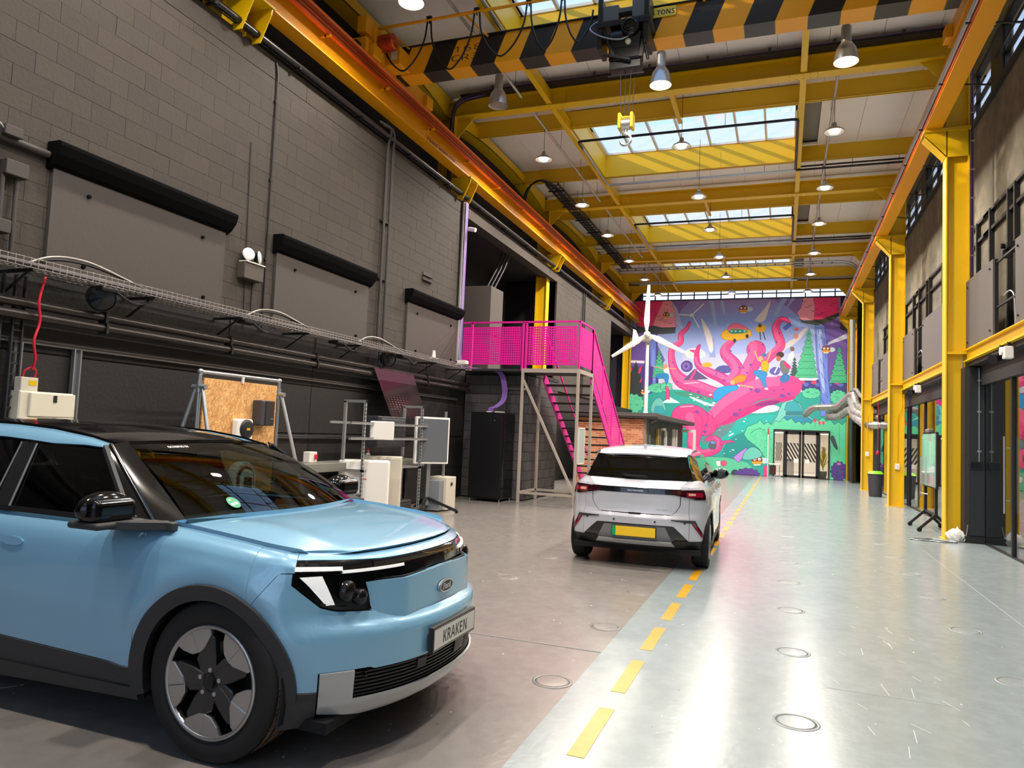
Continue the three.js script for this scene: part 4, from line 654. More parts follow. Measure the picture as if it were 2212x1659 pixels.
  { const tx = canvas(256, 32, (c, w, h) => { c.clearRect(0, 0, w, h); c.fillStyle = '#f2f2ee'; c.font = 'bold 28px sans-serif'; c.textBaseline = 'middle'; c.textAlign = 'center'; c.fillText('OCTOPUS EV', w / 2, h / 2); });
    const pt = (q, t) => [lerp(-0.29 + 0.15 * (1 - q * q), headX(q), t) + 0.02 * Math.sin(PI * t) + 0.006, lerp(1.05 + 0.012 * (1 - q * q), 1.458 - 0.018 * q * q, t) + 0.028 * Math.sin(PI * t) + 0.006, q * lerp(0.77, 0.6, t)];
    const g = grid((u, v) => pt(lerp(0.72, 0.38, u), lerp(0.88, 0.925, v)), 6, 2); g.userData.keepUV = true; mesh('screen_lettering', g, mat('#ffffff', 0.5, 0, { map: tx, alphaTest: 0.4, transparent: false }), ws);
    const gr = canvas(64, 64, (c) => { c.clearRect(0, 0, 64, 64); c.fillStyle = '#1f9c66'; c.beginPath(); c.arc(32, 32, 31, 0, 7); c.fill(); c.fillStyle = '#e8f3ec'; c.fillRect(12, 36, 18, 12); c.fillRect(34, 30, 16, 14); c.fillRect(16, 14, 10, 8); });
    const s = grid((u, v) => pt(lerp(0.66, 0.56, u), lerp(0.12, 0.235, v)), 3, 3); s.userData.keepUV = true; mesh('badge_sticker', s, mat('#fff', 0.5, 0, { map: gr, alphaTest: 0.5 }), ws); }
  mesh('windscreen_header', shell((u, v) => { const q = lerp(1, -1, u); return [headX(q) - 0.012 + 0.03 * v, 1.46 - 0.02 * q * q - 0.014 * v + 0.004, q * 0.6]; }, 12, 2, 0.004), roofB, car);
  // cabin
  mesh('dashboard', [bx(-0.85, -0.35, 0.86, 1.02, -0.7, 0.7, 0.05), bx(-1.0, -0.7, 0.6, 0.98, -0.7, 0.7, 0.05)], dashM, car);
  mesh('steering_wheel', [T(new THREE.TorusGeometry(0.17, 0.016, 8, 28), 0, 0, 0, 0, PI / 2 - 0.0).rotateZ(0.35).translate(-1.02, 1.02, 0.38), rod([-1.0, 1.01, 0.38], [-0.85, 0.94, 0.38], 0.03)], trim, car);
  mesh('centre_screen', cb(-0.86, 1.02, 0, 0.02, 0.2, 0.26, 0.01), M.blackGloss, car);
  for (const z of [0.38, -0.38]) { const s = mesh('seat', [bx(-1.95, -1.35, 0.42, 0.6, z - 0.25, z + 0.25, 0.06), T(bx(-0.09, 0.09, 0, 0.66, -0.25, 0.25, 0.07), -1.85, 0.58, z, 0, 0, 0.2)], inside, car); mesh('headrest', T(bx(-0.05, 0.05, 0, 0.18, -0.14, 0.14, 0.05), -2.02, 1.27, z, 0, 0, 0.1), inside, s); }
  mesh('rear_bench', [bx(-2.9, -2.3, 0.45, 0.65, -0.66, 0.66, 0.06), T(bx(-0.08, 0.08, 0, 0.6, -0.66, 0.66, 0.06), -2.75, 0.6, 0, 0, 0, 0.25)], inside, car);
  mesh('interior_mirror', cb(-0.93, 1.36, 0, 0.03, 0.06, 0.22, 0.02), M.black, car);
  mesh('cabin_lining', [bx(-3.1, -0.95, 0.55, 0.57, -0.75, 0.75), bx(-3.15, -1.15, 1.385, 1.40, -0.58, 0.58)], inside, car);
  mesh('dashboard_papers', [T(cb(0, 0, 0, 0.2, 0.004, 0.28), -0.5, 1.026, 0.18, 0, 0.3)], mat('#d8d4cc', 0.8), car);
  // mirrors, handles
  both('door_mirror', [T(new THREE.SphereGeometry(1, 20, 14).scale(0.085, 0.085, 0.15), -0.60, 1.14, 1.02), bx(-0.63, -0.505, 1.075, 1.195, 0.9, 1.15, 0.04)], M.blackGloss).forEach((m, i) => { const g = [bx(-0.69, -0.49, 1.05, 1.085, 0.86, 1.15, 0.016), bar([-0.36, 1.06, 0.85], [-0.6, 1.066, 1.08], 0.09, 0.035), bx(-0.56, -0.3, 1.035, 1.08, 0.84, 0.888, 0.01)]; mesh('mirror_arm', i ? g.map(mirrorZ) : g, cladding, m); });
  doors.forEach((d, i) => { const g = [patch(sOf(-1.44), sOf(-1.27), (s) => 0.905 - 0.024 * Math.sqrt(Math.max(0, 1 - ((B.base(s)[0] + 1.355) / 0.086) ** 2)), (s) => 0.905 + 0.024 * Math.sqrt(Math.max(0, 1 - ((B.base(s)[0] + 1.355) / 0.086) ** 2)), 0.007, 14, 5)].flat(); mesh('door_handle', i ? g.map(mirrorZ) : g, paint, d); });
  // wheels
  const grey = mat('#4b4b4d', 0.35, 0.7), mach = mat('#b4b5b7', 0.28, 0.85);
  const spokes = (r) => {
    const arm = [], blade = [], D = PI / 180, po = (r, a) => [r * Math.cos(a * D), r * Math.sin(a * D)];
    for (let k = 0; k < 5; k++) {
      const a = k / 5 * 2 * PI + 1.35;
      arm.push(T(poly([po(0.05, -30), po(0.12, -16), po(0.2, -9), po(0.225, -2), po(0.15, 16), po(0.09, 26), po(0.05, 36)], 0.028, 0.006), 0, 0, -0.043).rotateZ(a + 20 * D));
      arm.push(T(poly([po(0.05, -28), po(0.1, -24), po(0.165, -19), po(0.13, 2), po(0.06, 20)], 0.028, 0.006), 0, 0, -0.046).rotateZ(a + 52 * D));
      blade.push(T(poly([po(0.225, -5), po(0.16, 10), po(0.15, 21), po(0.247, 21.4), po(0.247, 8), po(0.246, -4)], 0.016, 0.004), 0, 0, -0.024).rotateZ(a + 20 * D));
      blade.push(T(poly([po(0.15, 23), po(0.16, 36), po(0.205, 45), po(0.246, 47), po(0.247, 32), po(0.247, 23)], 0.016, 0.004), 0, 0, -0.024).rotateZ(a + 20 * D));
    }
    mesh('spokes', [...arm, T(new THREE.CylinderGeometry(0.085, 0.095, 0.04, 30), 0, 0, -0.035, PI / 2)], grey, r); blade.forEach((b) => mesh('spoke_blade', b, mach, r));
    const nuts = []; for (let k = 0; k < 5; k++) { const a = k / 5 * 2 * PI + 0.3; nuts.push(T(new THREE.CylinderGeometry(0.011, 0.011, 0.012, 6), 0.058 * Math.cos(a), 0.058 * Math.sin(a), -0.01, PI / 2)); } mesh('wheel_nuts', nuts, M.steel, r);
    mesh('hub_cap', T(new THREE.CylinderGeometry(0.03, 0.03, 0.02, 24), 0, 0, -0.008, PI / 2), M.black, r);
  };
  const wheel = new THREE.Group(); wheelParts(0.368, 0.25, 0.257, spokes, wheel, grey, mach);
  for (const [x, s] of [[0.03, 1], [-2.767, 1], [0.03, -1], [-2.767, -1]]) { const w = wheel.clone(); w.name = 'wheel'; w.position.set(x, 0.372, s * 0.93); if (s < 0) w.rotation.y = PI; car.add(w); }
}
{ // ---------------- pearl white hatchback seen from behind ----------------
  const paint = mat('#c0c2cb', 0.3, 0.08, { clearcoat: 1, clearcoatRoughness: 0.05 }), black = mat('#121314', 0.5), gap = mat('#08090a', 0.9), gloss = mat('#0a0a0c', 0.2, 0, { clearcoat: 1, clearcoatRoughness: 0.03 }), glassD = mat('#0e1113', 0.02, 0, { transmission: 0.82, thickness: 0, ior: 1.5 }), greyP = mat('#6f7173', 0.55), silver = mat('#b4b6b8', 0.4, 0.4), red = mat('#8e0f2a', 0.15, 0, { clearcoat: 1, clearcoatRoughness: 0.03 }), redDark = mat('#2e0810', 0.08, 0, { clearcoat: 1, clearcoatRoughness: 0.03 });
  const car = thing('car', 'white hatchback seen from behind with black bumper fins and a blank yellow number plate', 'car', [-1.71, 0, -9.6], PI / 2 + 0.035);
  const sh = (x) => lerp(1.035, 1.0, clamp((x - 2) / 1, 0, 1));
  const sd = prof([[-0.03, 0.15], [0, 0.1], [0.03, 0.055], [0.07, 0.03], [0.12, 0.012], [0.2, 0.0], [0.35, 0.012], [0.5, 0.015], [0.65, 0.005], [0.75, 0.02]]);
  const B = carBody({
    plan: [[-0.645, 0], [-0.625, 0.35], [-0.55, 0.62], [-0.43, 0.78], [-0.22, 0.862], [0.1, 0.885], [1.3, 0.885], [2.6, 0.885], [3.0, 0.86], [3.3, 0.68], [3.43, 0.4], [3.47, 0]],
    shoulder: sh, side: (d, x, y) => sd(d) - 0.012 * Math.exp(-(((Math.hypot(x, y - 0.33) - 0.44) / 0.06) ** 2)) * (y > 0.33),
    rear: prof([[0.25, 0.12], [0.33, 0.04], [0.4, 0.005], [0.55, 0.0], [0.625, -0.008], [0.66, 0.012], [0.7, 0.03], [0.78, 0.035], [0.88, 0.03], [0.905, 0.022], [0.95, 0.03], [0.99, 0.036], [1.02, 0.05], [1.05, 0.1], [1.085, 0.2]]),
    front: prof([[0.2, 0.1], [0.5, 0.0], [0.75, 0.03], [0.9, 0.2], [1.0, 0.5]]),
  });
  const { P, L, sOf, sAtZ, patch } = B;
  const both = (name, gs, m, par = car) => bothSides(gs).map((g) => mesh(name, g, m, par));
  const arch = (r, base) => (s) => { const x = B.base(s)[0]; let y = base; for (const c of [0, 2.7]) { const d = x - c; if (Math.abs(d) < r) y = Math.max(y, 0.33 + Math.sqrt(r * r - d * d)); } return y; };
  const zs = (z) => sAtZ(z, false);
  both('inner_shell', patch(0, L * 0.97, arch(0.37, 0.27), (s) => (B.base(s)[0] > 2.9 ? 0.8 : 0.99), -0.025, 150, 8), gap);
  mesh('floor_pan', bx(-0.5, 3.3, 0.2, 0.26, -0.78, 0.78), gap, car);
  // sides
  const top = (s) => sh(B.base(s)[0]) + 0.02;
  both('rear_quarter', patch(zs(0.655), sOf(0.62), (s) => Math.max(arch(0.385, 0.3)(s), B.base(s)[0] < -0.3 ? 0.36 : 0.3), top, 0, 60, 20), paint);
  const hd = both('rear_door', patch(sOf(0.628), sOf(1.3), 0.3, top, 0, 14, 14), paint), fd = both('front_door', patch(sOf(1.308), sOf(2.25), 0.3, top, 0, 18, 14), paint);
  both('front_fender', patch(sOf(2.258), L * 0.975, arch(0.385, 0.3), (s) => (B.base(s)[0] > 2.7 ? lerp(1.0, 0.9, clamp((B.base(s)[0] - 2.7) / 0.5, 0, 1)) : top(s)), 0, 60, 14), paint);
  both('sill', patch(sOf(0.36), sOf(2.34), 0.2, 0.298, 0.0, 20, 4), black);
  for (const c of [0, 2.7]) both('arch_cladding', shell((u, v) => { const a = lerp(PI + 0.1, -0.1, u), r = lerp(0.355, 0.392, v), x = c + r * Math.cos(a); return P(sOf(x), 0.33 + r * Math.sin(a), 0.006); }, 36, 2, 0.04), black);
  for (const c of [0, 2.7]) both('wheel_housing', [shell((u, v) => [c + 0.38 * Math.cos(lerp(-0.3, PI + 0.3, u)), 0.33 + 0.38 * Math.sin(lerp(-0.3, PI + 0.3, u)), lerp(0.5, 0.84, v)], 26, 1, 0.01), bx(c - 0.38, c + 0.38, 0.2, 0.7, 0.48, 0.5)], gap);
  both('door_handle_front', [patch(sOf(1.4), sOf(1.6), 0.88, 0.91, 0.012, 6, 2)], paint); both('door_handle_rear', [patch(sOf(0.72), sOf(0.92), 0.89, 0.92, 0.012, 6, 2)], paint);
  // rear bumper: painted upper part, black lower part
  const bl = prof([[0, 0.545], [zs(0.4), 0.545], [zs(0.47), 0.54], [zs(0.66), 0.36], [zs(0.8), 0.36]]);
  mesh('rear_bumper', patch(-zs(0.65), zs(0.65), (s) => bl(Math.abs(s)), (s) => lerp(0.665, 0.672, Math.abs(s) / zs(0.65)) + (Math.abs(s) > zs(0.53) ? 0 : 0), 0, 70, 12), paint, car);
  mesh('rear_upper', [...bothSides(patch((y) => zs(0.007 + lerp(0.42, 0.548, clamp((y - 0.675) / 0.12, 0, 1) ** 0.5)), zs(0.65), 0.673, 1.02, 0.0, 6, 30))].flat(), paint, car);
  mesh('bumper_insert', patch(-zs(0.66), zs(0.66), (s) => (Math.abs(s) > zs(0.5) ? 0.345 : 0.33), (s) => bl(Math.abs(s)), -0.012, 60, 6), gloss, car);
  mesh('diffuser_panel', patch((y) => -zs(lerp(0.47, 0.375, (y - 0.33) / 0.19)), (y) => zs(lerp(0.47, 0.375, (y - 0.33) / 0.19)), 0.335, 0.522, 0.0, 24, 6), greyP, car);
  mesh('lower_valance', [patch(-zs(0.84), zs(0.84), 0.262, (s) => (Math.abs(s) > zs(0.48) ? 0.366 : 0.34), 0.004, 50, 4)], black, car);
  mesh('skid_bar', patch((y) => -zs(lerp(0.5, 0.45, (y - 0.29) / 0.05)), (y) => zs(lerp(0.5, 0.45, (y - 0.29) / 0.05)), 0.292, 0.345, 0.022, 24, 4), silver, car);
  both('corner_fin', [patch(zs(0.44), zs(0.66), (s) => lerp(0.612, 0.585, (s - zs(0.44)) / 0.24), 0.622, 0.008, 10, 2), patch((y) => zs(lerp(0.845, 0.665, (y - 0.36) / 0.25)) - 0.012, (y) => zs(lerp(0.85, 0.71, (y - 0.36) / 0.25)) + 0.012, 0.362, 0.62, 0.008, 4, 12)], gloss).forEach((f, i) => { const g = [patch((y) => zs(lerp(0.835, 0.685, (y - 0.36) / 0.25)) - 0.022, (y) => zs(lerp(0.835, 0.685, (y - 0.36) / 0.25)) + 0.012, 0.42, 0.59, 0.011, 4, 8)].flat(); mesh('reflector', i ? g.map(mirrorZ) : g, red, f); });
  // hatch: panel, light bar, glass, spoiler
  const ht = (s) => zs(0.55);
  mesh('tailgate', patch((y) => -zs(lerp(0.42, 0.545, clamp((y - 0.675) / 0.12, 0, 1) ** 0.5)), (y) => zs(lerp(0.42, 0.545, clamp((y - 0.675) / 0.12, 0, 1) ** 0.5)), 0.678, 0.918, 0, 50, 12), paint, car);
  const crown = grid((u, v) => { const q = lerp(-1, 1, u), s = q * zs(0.545), a = P(s, 0.985), y = lerp(0.985, 1.085, v); const k = v ** 1.5; return [a[0] + lerp(0, 0.19, k), y, a[2] * lerp(1, 1.16, v)]; }, 40, 8);
  mesh('tailgate_crown', [crown], paint, car);
  both('shoulder', grid((u, v) => { const s = lerp(zs(0.555), sOf(0.5), u), a = P(s, 1.012), b = [lerp(-0.36, 0.5, u), 1.095, lerp(0.655, 0.72, u)]; return [lerp(a[0], b[0], v), lerp(a[1], b[1], v) + 0.02 * Math.sin(PI * v), lerp(a[2], b[2], v)]; }, 24, 6), paint);
  const bar0 = mesh('tail_light_bar', patch(-zs(0.56), zs(0.56), 0.92, (s) => lerp(0.972, 0.985, Math.abs(s) / 0.6), 0.006, 50, 4), gloss, car);
  { const t = canvas(512, 32, (c, w, h) => { c.clearRect(0, 0, w, h); c.fillStyle = '#c9ccd2'; c.font = 'bold 25px sans-serif'; c.textAlign = 'center'; c.textBaseline = 'middle'; c.fillText('BUILD YOUR DREAMS', w / 2, h / 2 + 1); });
    const g = grid((u, v) => P(lerp(-0.2, 0.2, u), lerp(0.935, 0.962, v), 0.009), 10, 1); g.userData.keepUV = true; mesh('bar_lettering', g, mat('#fff', 0.35, 0.3, { map: t, alphaTest: 0.4 }), bar0);
    const d = canvas(256, 32, (c, w, h) => { c.clearRect(0, 0, w, h); c.fillStyle = '#8d9096'; c.font = '27px sans-serif'; c.textAlign = 'center'; c.textBaseline = 'middle'; c.fillText('D O L P H I N', w / 2, h / 2 + 1); });
    const e = grid((u, v) => P(lerp(0.23, 0.42, u), lerp(0.722, 0.745, v), 0.003), 6, 1); e.userData.keepUV = true; mesh('model_lettering', e, mat('#fff', 0.35, 0.3, { map: d, alphaTest: 0.35 }), car); }
  both('tail_light', patch(zs(0.44), sOf(-0.34), (s) => lerp(0.925, 0.868, clamp((s - zs(0.44)) / 0.3, 0, 1)), (s) => lerp(0.975, 0.988, clamp((s - zs(0.44)) / 0.3, 0, 1)), 0.010, 24, 5), redDark).forEach((f, i) => { const m = (g) => (i ? [].concat(g).flat(3).map(mirrorZ) : g); mesh('lamp_lens', m(patch(zs(0.62), zs(0.8), (s) => 0.9, 0.955, 0.013, 8, 3)), red, f); mesh('lamp_element', m(patch(zs(0.64), zs(0.72), 0.918, 0.945, 0.016, 4, 2)), mat('#e9b7a0', 0.2, 0.3), f); });
  mesh('tailgate_handle', [patch(-zs(0.075), zs(0.075), 0.662, 0.682, 0.004, 6, 2)], gap, car);
  mesh('parking_sensor', [-0.6, -0.25, 0.25, 0.6].map((z) => { const p = P(Math.sign(z) * zs(Math.abs(z)), 0.585, 0.0); return T(new THREE.CylinderGeometry(0.012, 0.012, 0.012, 12), p[0], p[1], p[2], 0, 0, PI / 2); }), black, car);
  { const t = canvas(512, 112, (c, w, h) => { c.fillStyle = '#f2c61f'; c.fillRect(0, 0, w, h); c.fillStyle = '#13a05a'; c.fillRect(0, 0, 42, h); });
    const pl = mesh('number_plate', cb(-0.655, 0.452, 0, 0.012, 0.125, 0.535, 0.004), black, car), g = new THREE.PlaneGeometry(0.525, 0.116); g.userData.keepUV = true; g.rotateY(-PI / 2); mesh('plate_face', g.translate(-0.6625, 0.452, 0), mat('#fff', 0.4, 0, { map: t }), pl); mesh('plate_holder', cb(-0.642, 0.452, 0, 0.02, 0.13, 0.54), black, car); }
  const roofY = prof([[-0.2, 1.405], [0, 1.445], [0.3, 1.485], [0.7, 1.505], [1.2, 1.5], [1.6, 1.47], [1.85, 1.43]]);
  const gl = mesh('rear_window', shell((u, v) => { const q = lerp(-1, 1, u), k = 1 - q * q; return [lerp(-0.36 - 0.09 * k, -0.12 - 0.06 * k, v) - 0.012 * Math.sin(PI * v), lerp(1.083, 1.375, v), q * lerp(0.655, 0.575, v)]; }, 24, 10, 0.006), glassD, car);
  mesh('rear_wiper', [bar([-0.465, 1.12, 0.1], [-0.46, 1.115, -0.16], 0.025, 0.02), bar([-0.466, 1.11, 0.12], [-0.44, 1.135, -0.2], 0.012, 0.012)], black, gl);
  mesh('spoiler', shell((u, v) => { const q = lerp(-1, 1, u), k = 1 - q ** 4; return [lerp(-0.1 - 0.1 * k, 0.1, v), lerp(1.392, 1.452, v ** 0.7) - 0.03 * Math.abs(q) ** 3, q * lerp(0.56, 0.585, v)]; }, 24, 6, 0.02), paint, car);
  mesh('brake_light', grid((u, v) => { const q = lerp(-0.35, 0.35, u); return [-0.165 - 0.03 * (1 - q * q), lerp(1.374, 1.388, v), q * 0.57]; }, 10, 1), red, car);
  mesh('spoiler_underside', grid((u, v) => { const q = lerp(-1, 1, u), k = 1 - q ** 4; return [lerp(-0.1 - 0.09 * k, -0.06, v), 1.385 - 0.02 * Math.abs(q) ** 3, q * 0.56]; }, 16, 1), gloss, car);
  mesh('roof', shell((u, v) => { const q = lerp(-1, 1, u), x = lerp(0.08, 1.8, v); return [x, roofY(x) - 0.05 * Math.abs(q) ** 2.5, q * 0.59]; }, 24, 24, 0.02), paint, car);
  mesh('antenna_fin', T(poly([[0, 0], [0.16, 0], [0.03, 0.055], [0, 0.055]], 0.03, 0.008), 0.15, 1.455, -0.015), paint, car);
  const win = (a, b, c, d) => grid((u, v) => [0, 1, 2].map((i) => lerp(lerp(a[i], b[i], u), lerp(d[i], c[i], u), v)), 8, 6);
  both('roof_side', win([-0.1, 1.40, 0.585], [1.75, 1.4, 0.62], [1.75, 1.44, 0.58], [-0.05, 1.42, 0.575]), paint);
  both('side_window', win([0.05, 1.07, 0.77], [1.25, 1.06, 0.80], [1.25, 1.39, 0.635], [0.3, 1.385, 0.625]), glassD); both('side_window', win([1.33, 1.06, 0.80], [2.3, 1.05, 0.81], [1.75, 1.385, 0.64], [1.33, 1.39, 0.64]), glassD);
  both('side_pillar', [win([-0.36, 1.09, 0.66], [0.08, 1.06, 0.78], [0.32, 1.39, 0.627], [-0.1, 1.395, 0.585]), win([1.24, 1.06, 0.802], [1.34, 1.06, 0.802], [1.34, 1.39, 0.64], [1.24, 1.39, 0.638]), win([2.2, 1.05, 0.8], [2.5, 1.03, 0.78], [1.85, 1.42, 0.6], [1.7, 1.385, 0.642]), win([0, 1.385, 0.63], [1.8, 1.38, 0.645], [1.8, 1.405, 0.62], [-0.05, 1.40, 0.6])], gloss);
  both('belt_trim', win([0.0, 1.045, 0.785], [2.3, 1.03, 0.825], [2.3, 1.06, 0.81], [0.0, 1.075, 0.765]), black);
  mesh('windscreen', win([2.55, 1.03, -0.78], [2.55, 1.03, 0.78], [1.8, 1.43, 0.58], [1.8, 1.43, -0.58]), mat('#e8f2ee', 0.02, 0, { transmission: 1, thickness: 0, ior: 1.5 }), car);
  mesh('hood', grid((u, v) => { const q = lerp(-1, 1, u); return [lerp(2.5, 3.3, v) - 0.1 * q * q * v, lerp(1.03, 0.86, v ** 1.6), q * lerp(0.8, 0.62, v)]; }, 12, 8), paint, car);
  for (const z of [0.36, -0.36]) { const s = mesh('seat', [T(bx(-0.07, 0.07, 0, 0.6, -0.24, 0.24, 0.06), 1.1, 0.6, z, 0, 0, 0.2), bx(1.1, 1.6, 0.45, 0.6, z - 0.24, z + 0.24, 0.05)], mat('#202124', 0.8), car); mesh('headrest', T(bx(-0.05, 0.05, 0, 0.18, -0.13, 0.13, 0.05), 0.97, 1.2, z), mat('#202124', 0.8), s); }
  mesh('rear_bench', [bx(0.0, 0.12, 0.5, 1.1, -0.62, 0.62, 0.05)], mat('#1c1d20', 0.8), car); mesh('dashboard', bx(2.0, 2.45, 0.8, 1.02, -0.7, 0.7, 0.06), mat('#1c1d20', 0.8), car);
  both('door_mirror', [T(new THREE.SphereGeometry(1, 18, 12).scale(0.07, 0.085, 0.12), 2.0, 1.1, 0.9), bx(1.93, 2.02, 1.04, 1.17, 0.82, 1.0, 0.04), bar([2.1, 1.03, 0.84], [2.02, 1.06, 0.95], 0.05, 0.04)], gloss);
  const spokes = (r) => { const g = []; for (let k = 0; k < 10; k++) g.push(T(poly([[0.03, -0.02], [0.205, -0.028], [0.205, 0.012], [0.03, 0.02]], 0.025, 0.004), 0, 0, -0.04).rotateZ(k / 5 * PI)); mesh('spokes', [...g, T(new THREE.CylinderGeometry(0.06, 0.06, 0.03, 24), 0, 0, -0.03, PI / 2)], mat('#4a4b4d', 0.35, 0.7), r); };
  const wheel = new THREE.Group(); wheelParts(0.312, 0.205, 0.212, spokes, wheel, null, M.steel);
  for (const [x, s] of [[0, 1], [2.7, 1], [0, -1], [2.7, -1]]) { const w = wheel.clone(); w.name = 'wheel'; w.position.set(x, 0.317, s * 0.868); if (s < 0) w.rotation.y = PI; car.add(w); }
}

// ================= left side: wall services, test rigs, stair =================
{
  const hood = mat('#060607', 0.9, 0, { ior: 1.2 }), board = mat('#47413e', 0.75, 0, { bumpMap: bumpFine, bumpScale: 0.001 });  // hood black also carries the shade under its overhang
  [[-5.22, -7.84, 2.75, 'largest dark wall panel, behind the blue car'], [-8.82, -11.52, 2.75, 'middle dark wall panel, right of the emergency light'], [-12.92, -15.48, 2.75, 'farthest dark wall panel, beside the purple cables']].forEach(([z0, z1, y0, l]) => {
    const t = thing('shutter_panel', l + ', with a black hood along its top', 'panel', [XL, 0, 0]);
    mesh('board', bx(0.002, 0.05, y0 + 0.3, 4.22, z1 + 0.05, z0 - 0.05, 0.004), board, t);
    const pr = [[0, 4.42], [0.17, 4.42], [0.2, 4.4], [0.2, 4.37], [0.17, 4.28], [0.1, 4.19], [0.02, 4.14], [0, 4.14]];
    mesh('hood', T(poly(pr, z0 - z1, 0.003), 0, 0, z1), hood, t);
    for (const [a, y] of [[0.18, 3.98], [0.82, 3.98], [0.18, 3.2], [0.85, 3.2]]) mesh('bolt', rod([0.04, y, lerp(z0, z1, a)], [0.075, y, lerp(z0, z1, a)], 0.022, 8), hood, t);
  });
  const pipeT = (name, l, c, pts, r, m, rc = 0.1, grp) => { const t = thing(name, l, c, [0, 0, 0], 0, grp); mesh('pipe', pipe(pts, r, rc, 8), m, t); return t; };
  { const t = pipeT('roof_drain', 'black pipe running along the top edge of the left block wall', 'pipe', [[-7.14, 7.12, 3], [-7.14, 7.12, -36.8]], 0.05, M.blackPipe); for (let z = 0; z > -36; z -= 1.8) mesh('pipe_clip', bx(-7.25, -7.08, 7.06, 7.08, z - 0.02, z + 0.02), M.black, t); mesh('thin_conduit', rod([-7.2, 7.085, 3], [-7.2, 7.085, -36.8], 0.012, 6), M.darkSteel, t); }
  const wm = mat('#3a3634', 0.6);
  { const t = pipeT('wall_conduit', 'single dark conduit down the block wall left of the middle panel', 'conduit', [[-7.235, 7.0, -8.62], [-7.225, 6.8, -8.66], [-7.225, 2.9, -8.66]], 0.014, M.black); for (const y of [6.4, 5.2, 4.0]) mesh('saddle', cb(-7.23, y, -8.66, 0.03, 0.03, 0.06), M.black, t); }
  { const t = pipeT('wall_conduit', 'thin dark cable down the block wall to the emergency light', 'conduit', [[-7.235, 5.6, -8.2], [-7.235, 2.9, -8.28]], 0.007, M.black); mesh('cable', rod([-7.235, 3.65, -8.42], [-7.235, 3.1, -8.42], 0.008, 6), M.black, t); }
  { const t = thing('wall_conduit', 'pair of dark conduits looping over the top of the block wall between two panels', 'conduit', [0, 0, 0]); for (const k of [0, 1]) mesh('pipe', pipe([[-7.05, 7.2, -11.3 - k * 0.1], [-7.05, 7.25, -11.75 - k * 0.08], [-7.19, 7.0, -11.85 - k * 0.2], [-7.19, 3.0, -11.85 - k * 0.2]], 0.028, 0.16, 8), wm, t); for (const y of [5.5, 4.4]) mesh('saddle', cb(-7.22, y, -11.95, 0.06, 0.03, 0.34), M.black, t); }
  { const t = thing('conduit_box', 'dark junction box with conduits on the block wall at the far left', 'junction box', [0, 0, 0]); mesh('box', bx(XL, -7.1, 3.9, 4.05, -4.95, -4.72, 0.01), wm, t); mesh('lower_box', bx(XL, -7.1, 3.32, 3.45, -4.82, -4.66, 0.01), wm, t); for (const z of [-4.74, -4.88]) mesh('pipe', rod([-7.17, 3.92, z], [-7.17, 3.05, z], 0.022, 8), wm, t); mesh('pipe', rod([-7.2, 4.27, -3], [-7.2, 4.27, -5.2], 0.04, 8), wm, t); mesh('cover', bx(XL, -7.1, 4.28, 4.38, -4.86, -4.68, 0.01), wm, t); mesh('grey_cable', pipe([[-7.12, 4.0, -4.3], [-7.08, 4.2, -4.45], [-7.1, 4.36, -4.6], [-7.14, 4.33, -4.7]], 0.01, null, 6), M.conduit, t); }
  { // emergency light
    const t = thing('emergency_light', 'twin-headed emergency light on a dark box between the first two wall panels', 'emergency light', [XL, 3.6, -8.3]);
    mesh('battery_box', bx(0, 0.14, 0, 0.24, -0.2, 0.2, 0.015), mat('#4a423d', 0.6), t); mesh('box_lid', bx(0.03, 0.16, 0.235, 0.25, -0.2, 0.2), M.pale, t);
    for (const [z, a] of [[0.1, 0.4], [-0.12, -0.5]]) { const h = mesh('lamp_head', T(lathe([[0, -0.09], [0.05, -0.08], [0.085, 0], [0.09, 0.02]], 24).rotateX(PI / 2), 0.1, 0.36, z, -0.1, PI / 2 - a), M.black, t); mesh('lamp_lens', T(lathe([[0, 0.03], [0.06, 0.028], [0.092, 0.015], [0.092, 0.0]], 24).rotateX(PI / 2), 0.1, 0.36, z, -0.1, PI / 2 - a), mat('#e9e9e7', 0.2), h); }
    mesh('bracket', rod([0.08, 0.24, 0], [0.08, 0.32, 0], 0.03, 8), M.black, t); }
  { const t = thing('vent_grille', 'small black louvred vent on the block wall above the farthest panel', 'vent', [XL, 4.83, -13.82]); mesh('frame', bx(0, 0.02, -0.1, 0.1, -0.2, 0.2, 0.004), wm, t); for (const y of [-0.07, 0.03]) mesh('louvre', T(cb(0, 0, 0, 0.04, 0.012, 0.4), 0.03, y, 0, 0, 0, -0.5), M.black, t); }
  { // wire tray with its cables
    const t = thing('wire_cable_tray', 'long dark wire-mesh cable tray full of cables along the left wall', 'cable tray', [-6.95, 2.98, 0]);
    const w = [], z1 = -15.4, wire = mat('#a39d99', 0.35, 0.5);
    for (const [x, y] of [[-0.16, 0.09], [-0.16, 0], [-0.08, 0], [0, 0], [0.08, 0], [0.16, 0], [0.16, 0.05], [0.16, 0.09]]) w.push(rod([x, y, 2], [x, y, z1], 0.004, 4));
    for (let z = -2.8; z > z1; z -= 0.075) w.push(rod([-0.16, 0, z], [0.16, 0, z], 0.005, 4), rod([0.16, 0, z], [0.16, 0.1, z], 0.005, 4), rod([-0.16, 0, z], [-0.16, 0.1, z], 0.0035, 4));
    mesh('tray_wires', w, wire, t).userData.kind = 'stuff';
    for (let k = 0; k < 9; k++) { const p = []; for (let z = 2; z >= -15.4; z -= 1.1) p.push([-0.13 + (k % 5) * 0.06 + 0.015 * (rnd() - 0.5), 0.02 + 0.032 * ((k / 5) | 0) + 0.016 * rnd(), z]); mesh('cable', pipe(p, 0.011 + 0.006 * rnd(), null, 6), k % 4 ? M.black : mat('#4a4648', 0.5), t); }
